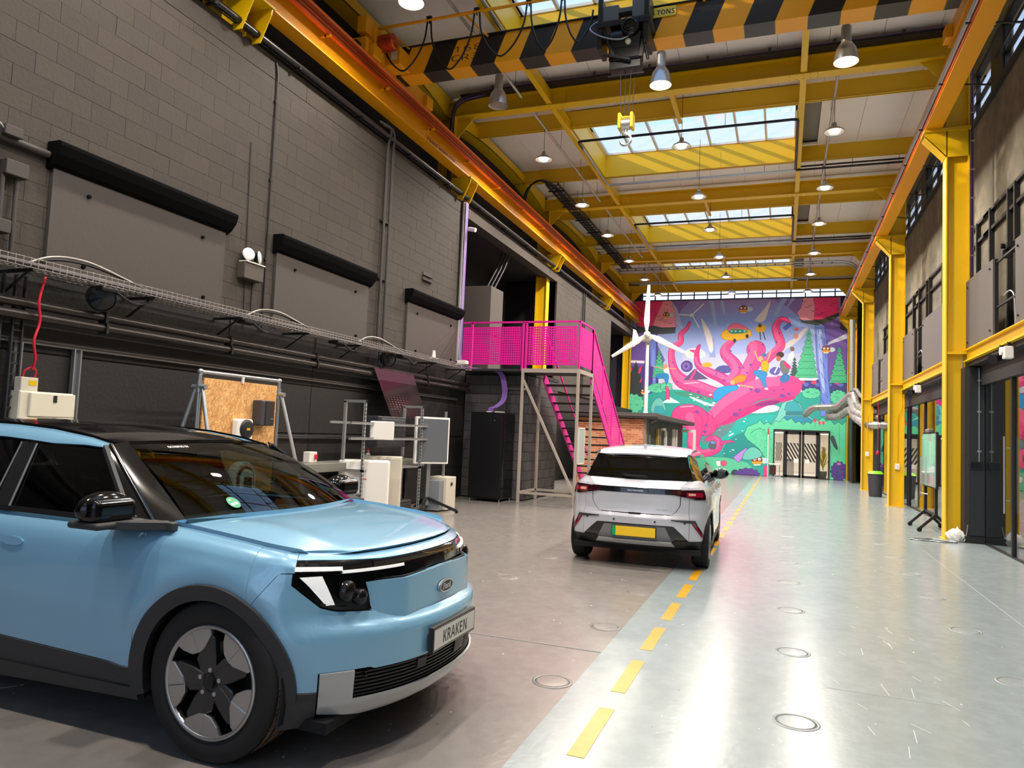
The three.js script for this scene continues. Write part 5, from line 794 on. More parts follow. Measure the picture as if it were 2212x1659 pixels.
    for (let z = -3.4; z > -15; z -= 1.45) mesh('tray_bracket', [bar([-0.3, -0.02, z], [0.18, -0.02, z], 0.03, 0.03), bar([-0.28, -0.26, z], [0.1, -0.03, z], 0.02, 0.02)], M.black, t);
    for (const [a, b] of [[-5.2, -6.2], [-8.35, -9.35], [-11.2, -12.2]]) for (const k of [0, 1]) mesh('loose_cable', pipe([[-0.1, 0.05, a + 0.3], [-0.06, 0.17 + 0.03 * k, a], [-0.02, 0.2 + 0.03 * k, (a + b) / 2 + 0.15], [0.02, 0.12, b + 0.1], [0.05, 0.05, b - 0.25]], 0.014, null, 6), k ? wire : M.black, t);
    for (let z = -5.8; z > -14; z -= 2.2) mesh('cable_clump', [cb(0.02, -0.03, z, 0.2, 0.05, 0.3, 0.02), pipe([[0.1, -0.02, z], [0.12, -0.1, z - 0.15], [0.08, -0.12, z - 0.35], [0.02, -0.03, z - 0.6]], 0.016, null, 6)], M.black, t);
  }
  { const t = thing('service_pipe', 'upper of two dark pipes below the wire cable tray', 'pipe', [0, 2.67, 0]); mesh('pipe', rod([-7.08, 0, 2], [-7.08, 0, -15.9], 0.048, 10), mat('#2a2422', 0.35, 0.2), t); for (let z = -2; z > -15; z -= 1.95) mesh('hanger', [rod([-7.08, 0.04, z], [-7.08, 0.34, z], 0.01, 6), bx(-7.14, -7.02, -0.06, 0.06, z - 0.015, z + 0.015)], M.black, t);
    const u = thing('service_pipe', 'lower of two dark pipes below the wire cable tray', 'pipe', [0, 2.55, 0]); mesh('pipe', rod([-7.06, 0, 2], [-7.06, 0, -15.9], 0.048, 10), mat('#2a2422', 0.35, 0.2), u); for (let z = -2; z > -15; z -= 1.95) mesh('hanger', bx(-7.12, -7.0, -0.06, 0.058, z - 0.015, z + 0.015), M.black, u); }
  { const t = thing('strut_channel', 'pale-edged steel strut channel along the dark boarding above the beige fuse box', 'channel', [-7.22, 2.31, 0]); const sm = mat('#77777a', 0.4, 0.6); mesh('channel', [bx(-0.02, 0.0, -0.022, 0.022, -15.6, -4.75), bx(0, 0.025, 0.014, 0.022, -15.6, -4.75), bx(0, 0.025, -0.022, -0.014, -15.6, -4.75)], sm, t);
    for (const z of [-5.06, -5.72]) mesh('upright', [bx(-0.02, 0.03, -0.85, -0.02, z - 0.045, z - 0.03), bx(-0.02, 0.03, -0.85, -0.02, z + 0.03, z + 0.045), bx(-0.02, -0.01, -0.85, -0.02, z - 0.04, z + 0.04)], M.galv, t);
    const u = thing('strut_channel', 'lower steel strut channel across the dark boarding behind the chipboard stand', 'channel', [-7.22, 1.38, 0]); mesh('channel', [bx(-0.02, 0.0, -0.022, 0.022, -13.5, -8.6), bx(0, 0.025, 0.014, 0.022, -13.5, -8.6), bx(0, 0.025, -0.022, -0.014, -13.5, -8.6)], sm, u); }
  { const beige = mat('#d2ccba', 0.5), t = thing('fuse_box', 'beige fuse box with red cables on the dark wall above the blue car roof', 'fuse box', [-7.18, 1.48, -5.3]);
    mesh('enclosure', T(poly([[-0.28, 0], [0.28, 0], [0.28, 0.31], [-0.28, 0.31]], 0.12, 0.012), 0.0, 0, 0, 0, PI / 2), beige, t);
    mesh('door', bx(0.13, 0.165, 0.07, 0.31, -0.29, 0.2, 0.01), beige, t); mesh('latch', bx(0.16, 0.17, 0.22, 0.29, -0.08, -0.04), M.black, t); mesh('ledge', bx(0.1, 0.17, 0.035, 0.06, -0.28, 0.24, 0.008), beige, t);
    mesh('isolator_box', bx(0.02, 0.12, 0.31, 0.46, 0.1, 0.28, 0.01), beige, t); mesh('warning_label', bx(0.121, 0.123, 0.38, 0.43, 0.12, 0.2), M.yellow, t); }
  { const t = thing('red_cable', 'bright red cable hanging from the tray down to the beige fuse box', 'cable', [0, 0, 0]); mesh('cable', pipe([[-6.95, 2.95, -5.1], [-6.96, 2.7, -5.06], [-6.98, 2.5, -5.1], [-6.97, 2.3, -5.05], [-7.0, 2.12, -5.1], [-7.06, 2.02, -5.12]], 0.014, null, 6), M.redPlastic, t); for (const z of [-5.06, -5.18]) mesh('tail', pipe([[-7.05, 2.05, -5.12], [-7.08, 2.0, z], [-7.1, 1.94, z]], 0.011, null, 6), M.redPlastic, t); }
  { const dk = mat('#45454a', 0.4, 0.5);
    for (const [z, l] of [[-4.78, 'left of two dark vertical cable ladders at the photo edge'], [-5.0, 'right of two dark vertical cable ladders, beside the beige fuse box']]) { const t = thing('wall_ladder', l, 'cable ladder', [-7.16, 0, z]); for (const s of [-0.05, 0.05]) mesh('side_rail', bx(-0.02, 0.02, 0.1, 2.95, s - 0.008, s + 0.008), dk, t); for (let y = 0.2; y < 2.9; y += 0.11) mesh('rung', bx(-0.008, 0.008, y - 0.008, y + 0.008, -0.05, 0.05), dk, t); } }
  for (const [p, l] of [[[-6.95, 2.86, -5.75], 'round black floodlight under the cable tray above the beige fuse box'], [[-6.95, 2.86, -11.9], 'round black floodlight under the cable tray near the hanging purple sheet']]) {
    const t = thing('bulkhead_light', l, 'floodlight', p); mesh('housing', T(lathe([[0, -0.16], [0.1, -0.15], [0.14, -0.1], [0.145, 0.02], [0.13, 0.05]], 24).rotateX(PI / 2), 0, 0, 0, 0.3, 1.1), mat('#222326', 0.4), t); mesh('glass', T(lathe([[0, 0.045], [0.13, 0.035], [0.13, 0.03]], 24).rotateX(PI / 2), 0, 0, 0, 0.3, 1.1), mat('#0d0e10', 0.15), t); mesh('bracket', rod([0, 0.1, 0], [-0.02, 0.16, 0], 0.02, 6), M.black, t); }
}
{ // chipboard stand
  const osb = canvas(512, 512, (c, w, h) => { c.fillStyle = '#d39c60'; c.fillRect(0, 0, w, h); const cols = ['#e6b878', '#c08a4c', '#d9a462', '#a87440', '#efc88c', '#b8854a']; for (let i = 0; i < 2600; i++) { c.save(); c.translate(rnd() * w, rnd() * h); c.rotate((rnd() - 0.5) * 2.2 + 1.1); c.globalAlpha = 0.55; c.fillStyle = cols[(rnd() * 6) | 0]; c.fillRect(-14 - rnd() * 14, -2 - rnd() * 3, 28 + rnd() * 24, 3 + rnd() * 5); c.restore(); } });
  osb.wrapS = osb.wrapT = THREE.RepeatWrapping;
  const t = thing('chipboard_stand', 'chipboard panel on a pale tubular A-frame behind the blue car', 'stand', [-6.6, 0, -7.6]);
  mesh('board', bx(-0.012, 0.012, 0.3, 2.1, -0.7, 0.66, 0.002), mat('#ffffff', 0.8, 0, { map: osb }), t);
  mesh('frame', [pipe([[0, 0.15, 0.72], [0, 2.17, 0.72], [0, 2.17, -0.75], [0, 0.15, -0.75]], 0.024, 0.06, 10)], M.galv, t);
  for (const z of [0.72, -0.75]) { for (const s of [-1, 1]) mesh('leg', rod([s * 0.04, 2.0, z], [s * 0.62, 0.03, z + (z > 0 ? 0.12 : -0.12)], 0.024, 10), M.galv, t); mesh('coupling', [rod([0, 2.06, z], [0, 1.92, z], 0.034, 10), rod([-0.1, 1.98, z], [0.1, 1.98, z], 0.032, 10)], M.galv, t); mesh('elbow', new THREE.SphereGeometry(0.036, 12, 8).translate(0, 2.17, z), M.galv, t); }
  mesh('clip', [cb(0.02, 2.12, 0.0, 0.03, 0.09, 0.03, 0.005)], M.pale, t);
  const a = thing('charger_box', 'dark grey rectangular charger box at the upper right of the chipboard', 'charger', [-6.588, 1.71, -7.95]); mesh('body', bx(0, 0.15, -0.17, 0.17, -0.13, 0.13, 0.02), mat('#3c383b', 0.5), a); mesh('front_cover', bx(0.145, 0.162, -0.165, 0.165, -0.125, 0.05, 0.012), mat('#2c2a2d', 0.4), a); mesh('logo', bx(0.162, 0.164, -0.08, -0.065, -0.1, -0.05), M.steel, a);
  const b = thing('charger_box', 'white charger with a round black face low on the chipboard', 'charger', [-6.588, 1.49, -7.6]); mesh('body', bx(0, 0.1, -0.15, 0.13, -0.15, 0.15, 0.03), M.white, b); mesh('round_face', T(lathe([[0, 0.03], [0.09, 0.028], [0.125, 0.01], [0.125, -0.01]], 30), 0.1, 0.0, -0.02, 0, 0, -PI / 2), M.black, b); mesh('display', cb(0.131, 0.0, -0.02, 0.006, 0.03, 0.06), mat('#c9a235', 0.4), b);
  const c = thing('charger_box', 'white arched charger with a black holster seen through the windscreen of the blue car', 'charger', [-6.588, 0.86, -7.62]); const arch = (r, y0) => { const p = [[-r, y0]]; for (let k = 0; k <= 16; k++) p.push([-r * Math.cos(k / 16 * PI), r * Math.sin(k / 16 * PI)]); p.push([r, y0]); return p; };
  mesh('body', T(poly(arch(0.2, -0.16), 0.09, 0.015), 0.02, 0, 0, 0, PI / 2), M.white, c); mesh('cable_hoop', T(poly(arch(0.15, -0.16), 0.03, 0.005), 0.11, 0, 0, 0, PI / 2), M.black, c); mesh('front', T(poly(arch(0.115, -0.16), 0.03, 0.005), 0.13, 0, 0, 0, PI / 2), M.white, c); mesh('holster', bx(0.15, 0.2, -0.14, 0.02, -0.06, 0.06, 0.015), M.black, c);
}
{ // bench along the wall
  const t = thing('workbench', 'grey wall bench behind the chipboard stand', 'bench', [0, 0, 0]); mesh('bench_top', bx(-7.24, -6.75, 0.84, 0.98, -13.2, -8.3, 0.01), mat('#77766f', 0.5), t); for (const z of [-8.6, -10.8, -13]) mesh('leg', bx(-7.15, -7.05, 0, 0.85, z - 0.04, z + 0.04), M.charcoal, t);
  const i = thing('isolator_switch', 'small white isolator with a red switch standing on the wall bench', 'switch', [-7.02, 0.982, -9.75]); mesh('box', bx(-0.06, 0.06, 0, 0.17, -0.1, 0.1, 0.008), M.white, i); mesh('handle', bx(0.055, 0.1, 0.05, 0.13, -0.06, -0.02, 0.008), M.redPlastic, i);
  const p = thing('purple_sheet', 'dark purple translucent sheet hanging tilted under the cable tray', 'sheet', [0, 0, 0]); const dots = canvas(256, 256, (c, w, h) => { c.fillStyle = '#2c2125'; c.fillRect(0, 0, w, h); c.fillStyle = '#453a40'; c.fillRect(0, 0, w, 60); for (let y = 0; y < 12; y++) for (let x = 0; x < 9; x++) { c.fillStyle = 'rgba(214,160,160,' + clamp(0.55 - Math.hypot(x - 3, y - 7) * 0.09, 0, 1) + ')'; c.fillRect(20 + x * 20, 90 + y * 13, 8, 6); } });
  const g = shell((u, v) => [lerp(-6.85, -6.98, v), lerp(1.78, 2.66, v), lerp(lerp(-11.95, -11.45, v), lerp(-13.4, -12.95, v), u)], 4, 4, 0.006); g[0].userData.keepUV = true; mesh('sheet', g, mat('#ffffff', 0.12, 0, { map: dots }), p); for (const z of [-11.7, -12.8]) mesh('hanging_wire', rod([-6.98, 2.64, z], [-6.95, 2.97, z], 0.004, 5), M.black, p);
}
{ // rolling test rig
  const t = thing('test_rig', 'galvanised slotted-strut test rig between the chipboard stand and the black cabinet', 'rig', [0, 0, 0]), gm = mat('#b4b8ba', 0.35, 0.7);
  const slot = canvas(32, 128, (c, w, h) => { c.fillStyle = '#bcc0c2'; c.fillRect(0, 0, w, h); c.fillStyle = '#202226'; c.fillRect(10, 10, 12, 44); c.fillRect(10, 74, 12, 44); }); slot.wrapS = slot.wrapT = THREE.RepeatWrapping; slot.repeat.set(24, 8);
  const sm = mat('#ffffff', 0.35, 0.6, { map: slot });
  for (const z of [-10.38, -12.4]) { mesh('hoop', [bar([-6.83, 0.08, z], [-6.83, 2.0, z], 0.045, 0.045), bar([-6.85, 2.0, z], [-6.43, 2.0, z], 0.045, 0.045)], gm, t); mesh('slotted_upright', bx(-6.47, -6.43, 0.08, 2.02, z - 0.02, z + 0.02), sm, t); mesh('foot_bar', bx(-6.88, -6.38, 0.05, 0.1, z - 0.025, z + 0.025), gm, t); mesh('mid_bar', bx(-6.85, -6.43, 0.84, 0.88, z - 0.02, z + 0.02), gm, t);
    for (const x of [-6.8, -6.46]) mesh('castor', [T(new THREE.CylinderGeometry(0.03, 0.03, 0.03, 14), x, 0.03, z, 0, 0, PI / 2)], M.rubber, t); }
  for (const y of [1.64, 1.39]) { mesh('cross_bar', bx(-6.43, -6.39, y - 0.02, y + 0.02, -13.2, -9.9), sm, t); }
  mesh('shelf', bx(-6.85, -6.45, 0.86, 0.88, -12.4, -10.4), gm, t); mesh('back_bar', bx(-6.87, -6.84, 1.62, 1.66, -13.2, -10), gm, t); mesh('post', bx(-6.35, -6.31, 0.5, 1.95, -13.22, -13.18), gm, t);
  const a = thing('inverter_box', 'small white inverter box fixed to the rig beside the hoop', 'inverter', [-6.36, 1.53, -10.8], -1.05); mesh('body', bx(0, 0.16, -0.155, 0.155, -0.2, 0.2, 0.02), M.white, a); mesh('front_cover', bx(0.155, 0.17, -0.15, 0.15, -0.19, 0.19, 0.012), M.white, a); mesh('status_strip', bx(0.17, 0.172, -0.12, -0.11, 0.05, 0.15), M.pale, a);
  const b = thing('battery_box', 'large white battery box standing in front of the rig beside the blue car bonnet', 'battery', [-6.52, 0, -10.55], -1.1); mesh('body', bx(-0.24, 0.02, 0.06, 1.03, -0.42, 0.42, 0.05), M.white, b); mesh('front_cover', bx(0.0, 0.05, 0.08, 1.02, -0.41, 0.41, 0.045), M.white, b); mesh('red_stripe', bx(0.05, 0.052, 0.71, 0.725, -0.06, 0.06), mat('#d8505a', 0.5), b); for (const z of [-0.33, 0.33]) mesh('foot', bx(-0.22, 0, 0, 0.07, z - 0.05, z + 0.05), M.charcoal, b);
  const c = thing('battery_box', 'tall cream back panel box behind the large white battery box', 'battery', [-6.62, 0, -11.3], -1.1); mesh('body', bx(-0.1, 0.1, 0.1, 1.08, -0.35, 0.35, 0.02), mat('#cfc8b8', 0.5), c); mesh('cover', bx(0.1, 0.115, 0.14, 1.05, -0.33, 0.33, 0.01), mat('#cfc8b8', 0.5), c); mesh('foot', bx(-0.1, 0.1, 0, 0.1, -0.3, 0.3), M.charcoal, c);
  const d = thing('black_inverter', 'black electronics unit mounted behind the rig cross bars', 'inverter', [-6.66, 1.5, -11.5]); mesh('body', bx(-0.14, 0.1, -0.26, 0.28, -0.5, 0.5, 0.02), mat('#2a2c31', 0.5), d); mesh('top_unit', bx(-0.1, 0.12, 0.1, 0.24, -0.42, 0.42, 0.01), mat('#43464d', 0.5), d); mesh('bracket', [bar([-0.18, -0.1, 0.2], [0.2, -0.1, 0.2], 0.03, 0.03), bar([-0.18, -0.1, -0.3], [0.2, -0.1, -0.3], 0.03, 0.03)], M.black, d);
  const e = thing('display_screen', 'grey flat display in a white frame on a wheeled stand beside the rig', 'display', [-6.36, 1.37, -12.68], 1.02); mesh('frame', cb(0, 0, 0, 0.76, 0.9, 0.07, 0.012), M.white, e); mesh('screen', cb(0, 0, 0.036, 0.69, 0.83, 0.004), mat('#60636a', 0.22), e); mesh('post', bx(-0.04, 0.04, -1.25, -0.4, -0.16, -0.06), M.galv, e); mesh('mount', bx(-0.1, 0.1, -0.2, 0.2, -0.1, -0.03), M.black, e);
  mesh('stand_leg', [bar([-0.0, -1.1, -0.1], [-0.42, -1.33, 0.35], 0.05, 0.05), bar([0, -1.1, -0.1], [0.42, -1.33, 0.35], 0.05, 0.05), bar([0, -1.1, -0.1], [0, -1.33, -0.5], 0.05, 0.05)], M.black, e); for (const [x, z] of [[-0.42, 0.35], [0.42, 0.35], [0, -0.5]]) mesh('castor', T(new THREE.CylinderGeometry(0.035, 0.035, 0.03, 14), x, -1.335, z, 0, 0, PI / 2), M.rubber, e);
  const f = thing('heat_pump_box', 'low cream box with a round black port on the floor by the black cabinet', 'box', [-6.3, 0, -13.2]); mesh('body', bx(-0.24, 0.16, 0.02, 0.66, -0.22, 0.22, 0.015), mat('#cdc6b6', 0.5), f); mesh('port', T(new THREE.CylinderGeometry(0.035, 0.035, 0.02, 18), 0.165, 0.52, 0, 0, 0, PI / 2), M.black, f); mesh('side_unit', bx(-0.2, 0.1, 0.02, 0.6, 0.23, 0.42, 0.01), mat('#7c8288', 0.45), f);
  const g = thing('tool_case', 'small dark case on the floor under the rig', 'case', [-6.6, 0, -11.9]); mesh('body', bx(-0.15, 0.15, 0, 0.22, -0.25, 0.25, 0.02), mat('#2b2826', 0.6), g); mesh('lid', bx(-0.15, 0.15, 0.222, 0.27, -0.25, 0.25, 0.015), mat('#332f2c', 0.6), g);
  const h = thing('spray_bottle', 'small white bottle with a red collar on the wall bench behind the rig', 'bottle', [-6.95, 0.981, -11.35]); mesh('body', lathe([[0, 0], [0.045, 0.005], [0.045, 0.12], [0.02, 0.15], [0.02, 0.18], [0, 0.18]], 16), M.white, h); mesh('trigger', [cb(0, 0.2, 0, 0.03, 0.04, 0.08, 0.008), rod([0, 0.14, 0], [0, 0.165, 0], 0.026, 10)], M.redPlastic, h);
}
{ // black cabinet
  const t = thing('server_cabinet', 'tall black server cabinet standing against the block wall', 'cabinet', [-6.35, 0, -15.78]); const k = mat('#0e0e11', 0.25);
  mesh('body', bx(-0.4, 0.395, 0.06, 2.03, -0.38, 0.36, 0.01), k, t); mesh('front_door', bx(-0.38, 0.38, 0.1, 2.0, 0.36, 0.385, 0.006), mat('#131317', 0.3), t); mesh('side_panel', bx(0.395, 0.405, 0.12, 1.98, -0.34, 0.33), M.blackGloss, t); mesh('door_lock', cb(0.2, 1.85, 0.39, 0.02, 0.03, 0.01), M.steel, t); for (const [x, z] of [[-0.36, 0.33], [0.36, 0.33], [0.36, -0.34], [-0.36, -0.34]]) mesh('foot', rod([x, 0, z], [x, 0.07, z], 0.012, 8), M.steel, t); mesh('cable_gland', [cb(-0.05, 2.045, 0.1, 0.12, 0.03, 0.1), cb(0.2, 2.045, 0.1, 0.2, 0.03, 0.14)], M.pale, t);
  const p = thing('purple_cables', 'bundle of purple network cables running down the wall end and into the black cabinet', 'cable', [0, 0, 0]);
  for (let i = 0; i < 6; i++) { const o = i * 0.022; mesh('cable', pipe([[-7.14, 7.0, -15.44 - o], [-7.16, 3.3, -15.48 - o], [-7.12, 3.04, -15.55 - o * 0.6]], 0.013, 0.15, 6), i % 3 ? M.purple : mat('#b9a7d2', 0.5), p); mesh('cable', pipe([[-7.1, 3.06, -15.5 - o], [-6.6, 3.04, -15.7 - o * 0.5], [-6.3 + o, 2.98, -15.8], [-6.2 + o, 2.75, -15.85], [-6.18 + o, 2.35, -15.82], [-6.3 + o, 2.18, -15.7], [-6.42 + o, 2.12, -15.66], [-6.42 + o, 2.04, -15.66]], 0.014, null, 6), M.purple, p); }
  mesh('cable_channel', bx(-7.21, -7.17, 3.2, 7.0, -15.62, -15.4), M.conduit, p);
  const c = thing('wall_camera', 'white security camera on the end of the block wall above the alcove', 'camera', [-7.1, 6.4, -15.62]); mesh('body', rod([0, 0, 0], [0.16, -0.04, 0.02], 0.05, 12), M.white, c); mesh('mount', bx(-0.12, 0, -0.04, 0.04, -0.04, 0.04, 0.01), M.white, c);
  for (const [q, l] of [[[-6.95, 3.09, -13.75], 'white wireless antenna on the cable tray left of the magenta landing'], [[-6.95, 3.09, -15.1], 'white box camera on the end of the cable tray by the magenta landing']]) { const w = thing('network_device', l, 'device', q); mesh('body', l[6] === 'w' ? rod([0, 0, 0], [0, 0.16, 0], 0.045, 12, 0.03) : bx(-0.05, 0.18, 0.0, 0.09, -0.08, 0.08, 0.02), M.white, w); mesh('foot', bx(-0.07, 0.07, -0.012, 0.004, -0.09, 0.09), M.pale, w); }
}
{ // magenta landing and stair
  const t = thing('magenta_stair', 'magenta railed landing on a pale steel frame with a dark open stair behind', 'stair', [0, 0, 0]);
  const perf = canvas(128, 128, (c, w, h) => { c.fillStyle = '#fff'; c.fillRect(0, 0, w, h); c.fillStyle = '#000'; for (const x of [32, 96]) for (const y of [32, 96]) { c.beginPath(); c.arc(x, y, 15, 0, 7); c.fill(); } }); perf.colorSpace = THREE.NoColorSpace; perf.wrapS = perf.wrapT = THREE.RepeatWrapping; perf.repeat.set(9, 9);
  const pm = mat('#e3109a', 0.42, 0, { alphaMap: perf, alphaTest: 0.5 }), legm = mat('#a79c92', 0.45), tread = mat('#3b3632', 0.7), z0 = -15.6, zb = -16.82, xr = -4.28, xl = -7.12;
  for (const x of [-6.9, -5.62, -5.54, xr]) mesh('rail_post', bx(x - 0.022, x + 0.022, 3.0, 4.13, z0 - 0.02, z0 + 0.02), M.pink, t);
  mesh('rail_post', bx(xr - 0.022, xr + 0.022, 3.0, 4.13, zb - 0.02, zb + 0.02), M.pink, t);
  mesh('top_rail', [bx(xl, xr + 0.02, 4.11, 4.15, z0 - 0.02, z0 + 0.02), bx(xr - 0.02, xr + 0.02, 4.11, 4.15, zb, z0)], M.pink, t);
  for (const [a, b] of [[xl, -6.93], [-6.86, -5.66], [-5.49, -4.33]]) mesh('perforated_panel', bx(a, b, 3.14, 4.03, z0 + 0.012, z0 + 0.016), pm, t);
  mesh('perforated_panel', bx(xr + 0.0, xr + 0.004, 3.14, 4.03, zb + 0.04, z0 - 0.04), pm, t);
  mesh('deck', bx(xl, xr, 3.0, 3.05, zb, z0), M.charcoal, t); mesh('deck_edge', [bx(-5.62, xr + 0.03, 2.97, 3.06, z0 - 0.02, z0 + 0.03), bx(xr - 0.02, xr + 0.03, 2.97, 3.06, zb, z0)], legm, t);
  for (const [x, z] of [[-5.59, z0], [xr, z0], [-5.56, -16.75], [xr, zb]]) mesh('leg', bx(x - 0.03, x + 0.03, 0, 2.97, z - 0.03, z + 0.03, 0.004), legm, t);
  mesh('base_frame', [bx(-5.59, xr, 0.22, 0.27, z0 - 0.025, z0 + 0.025), bx(-5.59, xr, 0.22, 0.27, -16.77, -16.72), bx(-5.61, -5.56, 0.22, 0.27, -16.75, z0), bx(xr - 0.025, xr + 0.025, 0.22, 0.27, zb, z0)], legm, t);
  mesh('brace', bar([-5.57, 2.8, z0], [xr, 0.26, z0], 0.05, 0.05), legm, t);
  const zE = zb - 4.4;
  for (let i = 1; i < 15; i++) mesh('tread', bx(-5.42, xr - 0.02, 3.0 - i * 0.204 - 0.04, 3.0 - i * 0.204, zb - i * 0.297 - 0.03, zb - (i - 1) * 0.297), tread, t);
  for (const x of [-5.45, xr]) mesh('stringer', bar([x, 2.95, zb + 0.05], [x, 0.02, zE + 0.1], 0.03, 0.24), M.pink, t);
  mesh('stair_rail', [bar([xr, 4.13, zb], [xr, 1.12, zE], 0.04, 0.04)], M.pink, t); for (let i = 0; i <= 4; i++) { const f = i / 4; mesh('rail_post', bx(xr - 0.02, xr + 0.02, lerp(3.0, 0.02, f), lerp(4.11, 1.12, f), lerp(zb, zE, f) - 0.02, lerp(zb, zE, f) + 0.02), M.pink, t); }
  const mp = shell((u, v) => [xr + 0.01, lerp(3.1, 0.15, u) + v * 0.86, lerp(zb - 0.06, zE, u)], 8, 1, 0.003); mesh('perforated_panel', mp, pm, t);
  mesh('stair_rail', [bar([-5.45, 4.0, zb], [-5.45, 1.0, zE], 0.035, 0.035)], M.pink, t);
  const n = thing('notice_panel', 'pale grey framed board hung on the right legs of the stair frame', 'board', [xr - 0.04, 1.35, -16.2]); mesh('board', cb(0, 0, 0, 0.02, 0.78, 0.5), mat('#a9b0b0', 0.4), n); mesh('frame', [cb(0, 0.4, 0, 0.03, 0.03, 0.54), cb(0, -0.4, 0, 0.03, 0.03, 0.54), cb(0, 0, 0.26, 0.03, 0.8, 0.03), cb(0, 0, -0.26, 0.03, 0.8, 0.03)], M.pale, n);
  const d = thing('dark_wall_cabinet', 'dark reddish wall cabinet in the shade under the stair', 'cabinet', [-7.2, 0.9, -21.2]); mesh('body', bx(-0.05, 0.25, 0, 1.0, -0.8, 0.8, 0.01), mat('#2a1d1d', 0.4), d); mesh('door', bx(0.25, 0.265, 0.02, 0.98, -0.78, 0.78, 0.005), mat('#30201f', 0.35), d); for (const z of [0.3, 0.1]) mesh('conduit', rod([0.1, 1.0, z], [0.1, 2.1, z], 0.03, 8), M.galv, d);
  const w = thing('wall_conduit', 'horizontal grey conduit with end boxes on the block wall above the black cabinet', 'conduit', [0, 2.62, -16.14]); mesh('pipe', rod([-6.2, 0, 0], [-5.7, 0, 0], 0.012, 6), M.galv, w); for (const x of [-6.18, -5.72]) mesh('end_box', cb(x, 0, 0, 0.05, 0.05, 0.05, 0.01), M.pale, w);
  const a = thing('air_duct', 'dark grey square duct rising inside the alcove behind the magenta railing', 'duct', [-7.9, 0, -18.3]); mesh('duct', bx(-0.5, 0.5, 3.06, 5.5, -0.45, 0.45, 0.01), mat('#504a47', 0.75), a); mesh('flange', bx(-0.52, 0.52, 4.2, 4.24, -0.47, 0.47), mat('#504a47', 0.75), a);
  for (const k of [0, 1, 2]) mesh('flue', pipe([[0.1 + k * 0.12, 5.5, -0.1], [0.1 + k * 0.12, 6.3, -0.9], [0.1 + k * 0.12, 6.78, -1.2]], 0.025, 0.2, 8), M.charcoal, a);
  const q = thing('wall_conduit', 'dark conduits down the block wall right of the magenta landing', 'conduit', [0, 0, 0]); for (const z of [-26.6, -26.85]) mesh('pipe', rod([-7.2, 7.0, z], [-7.2, 3.1, z], 0.03, 8), M.charcoal, q);
}

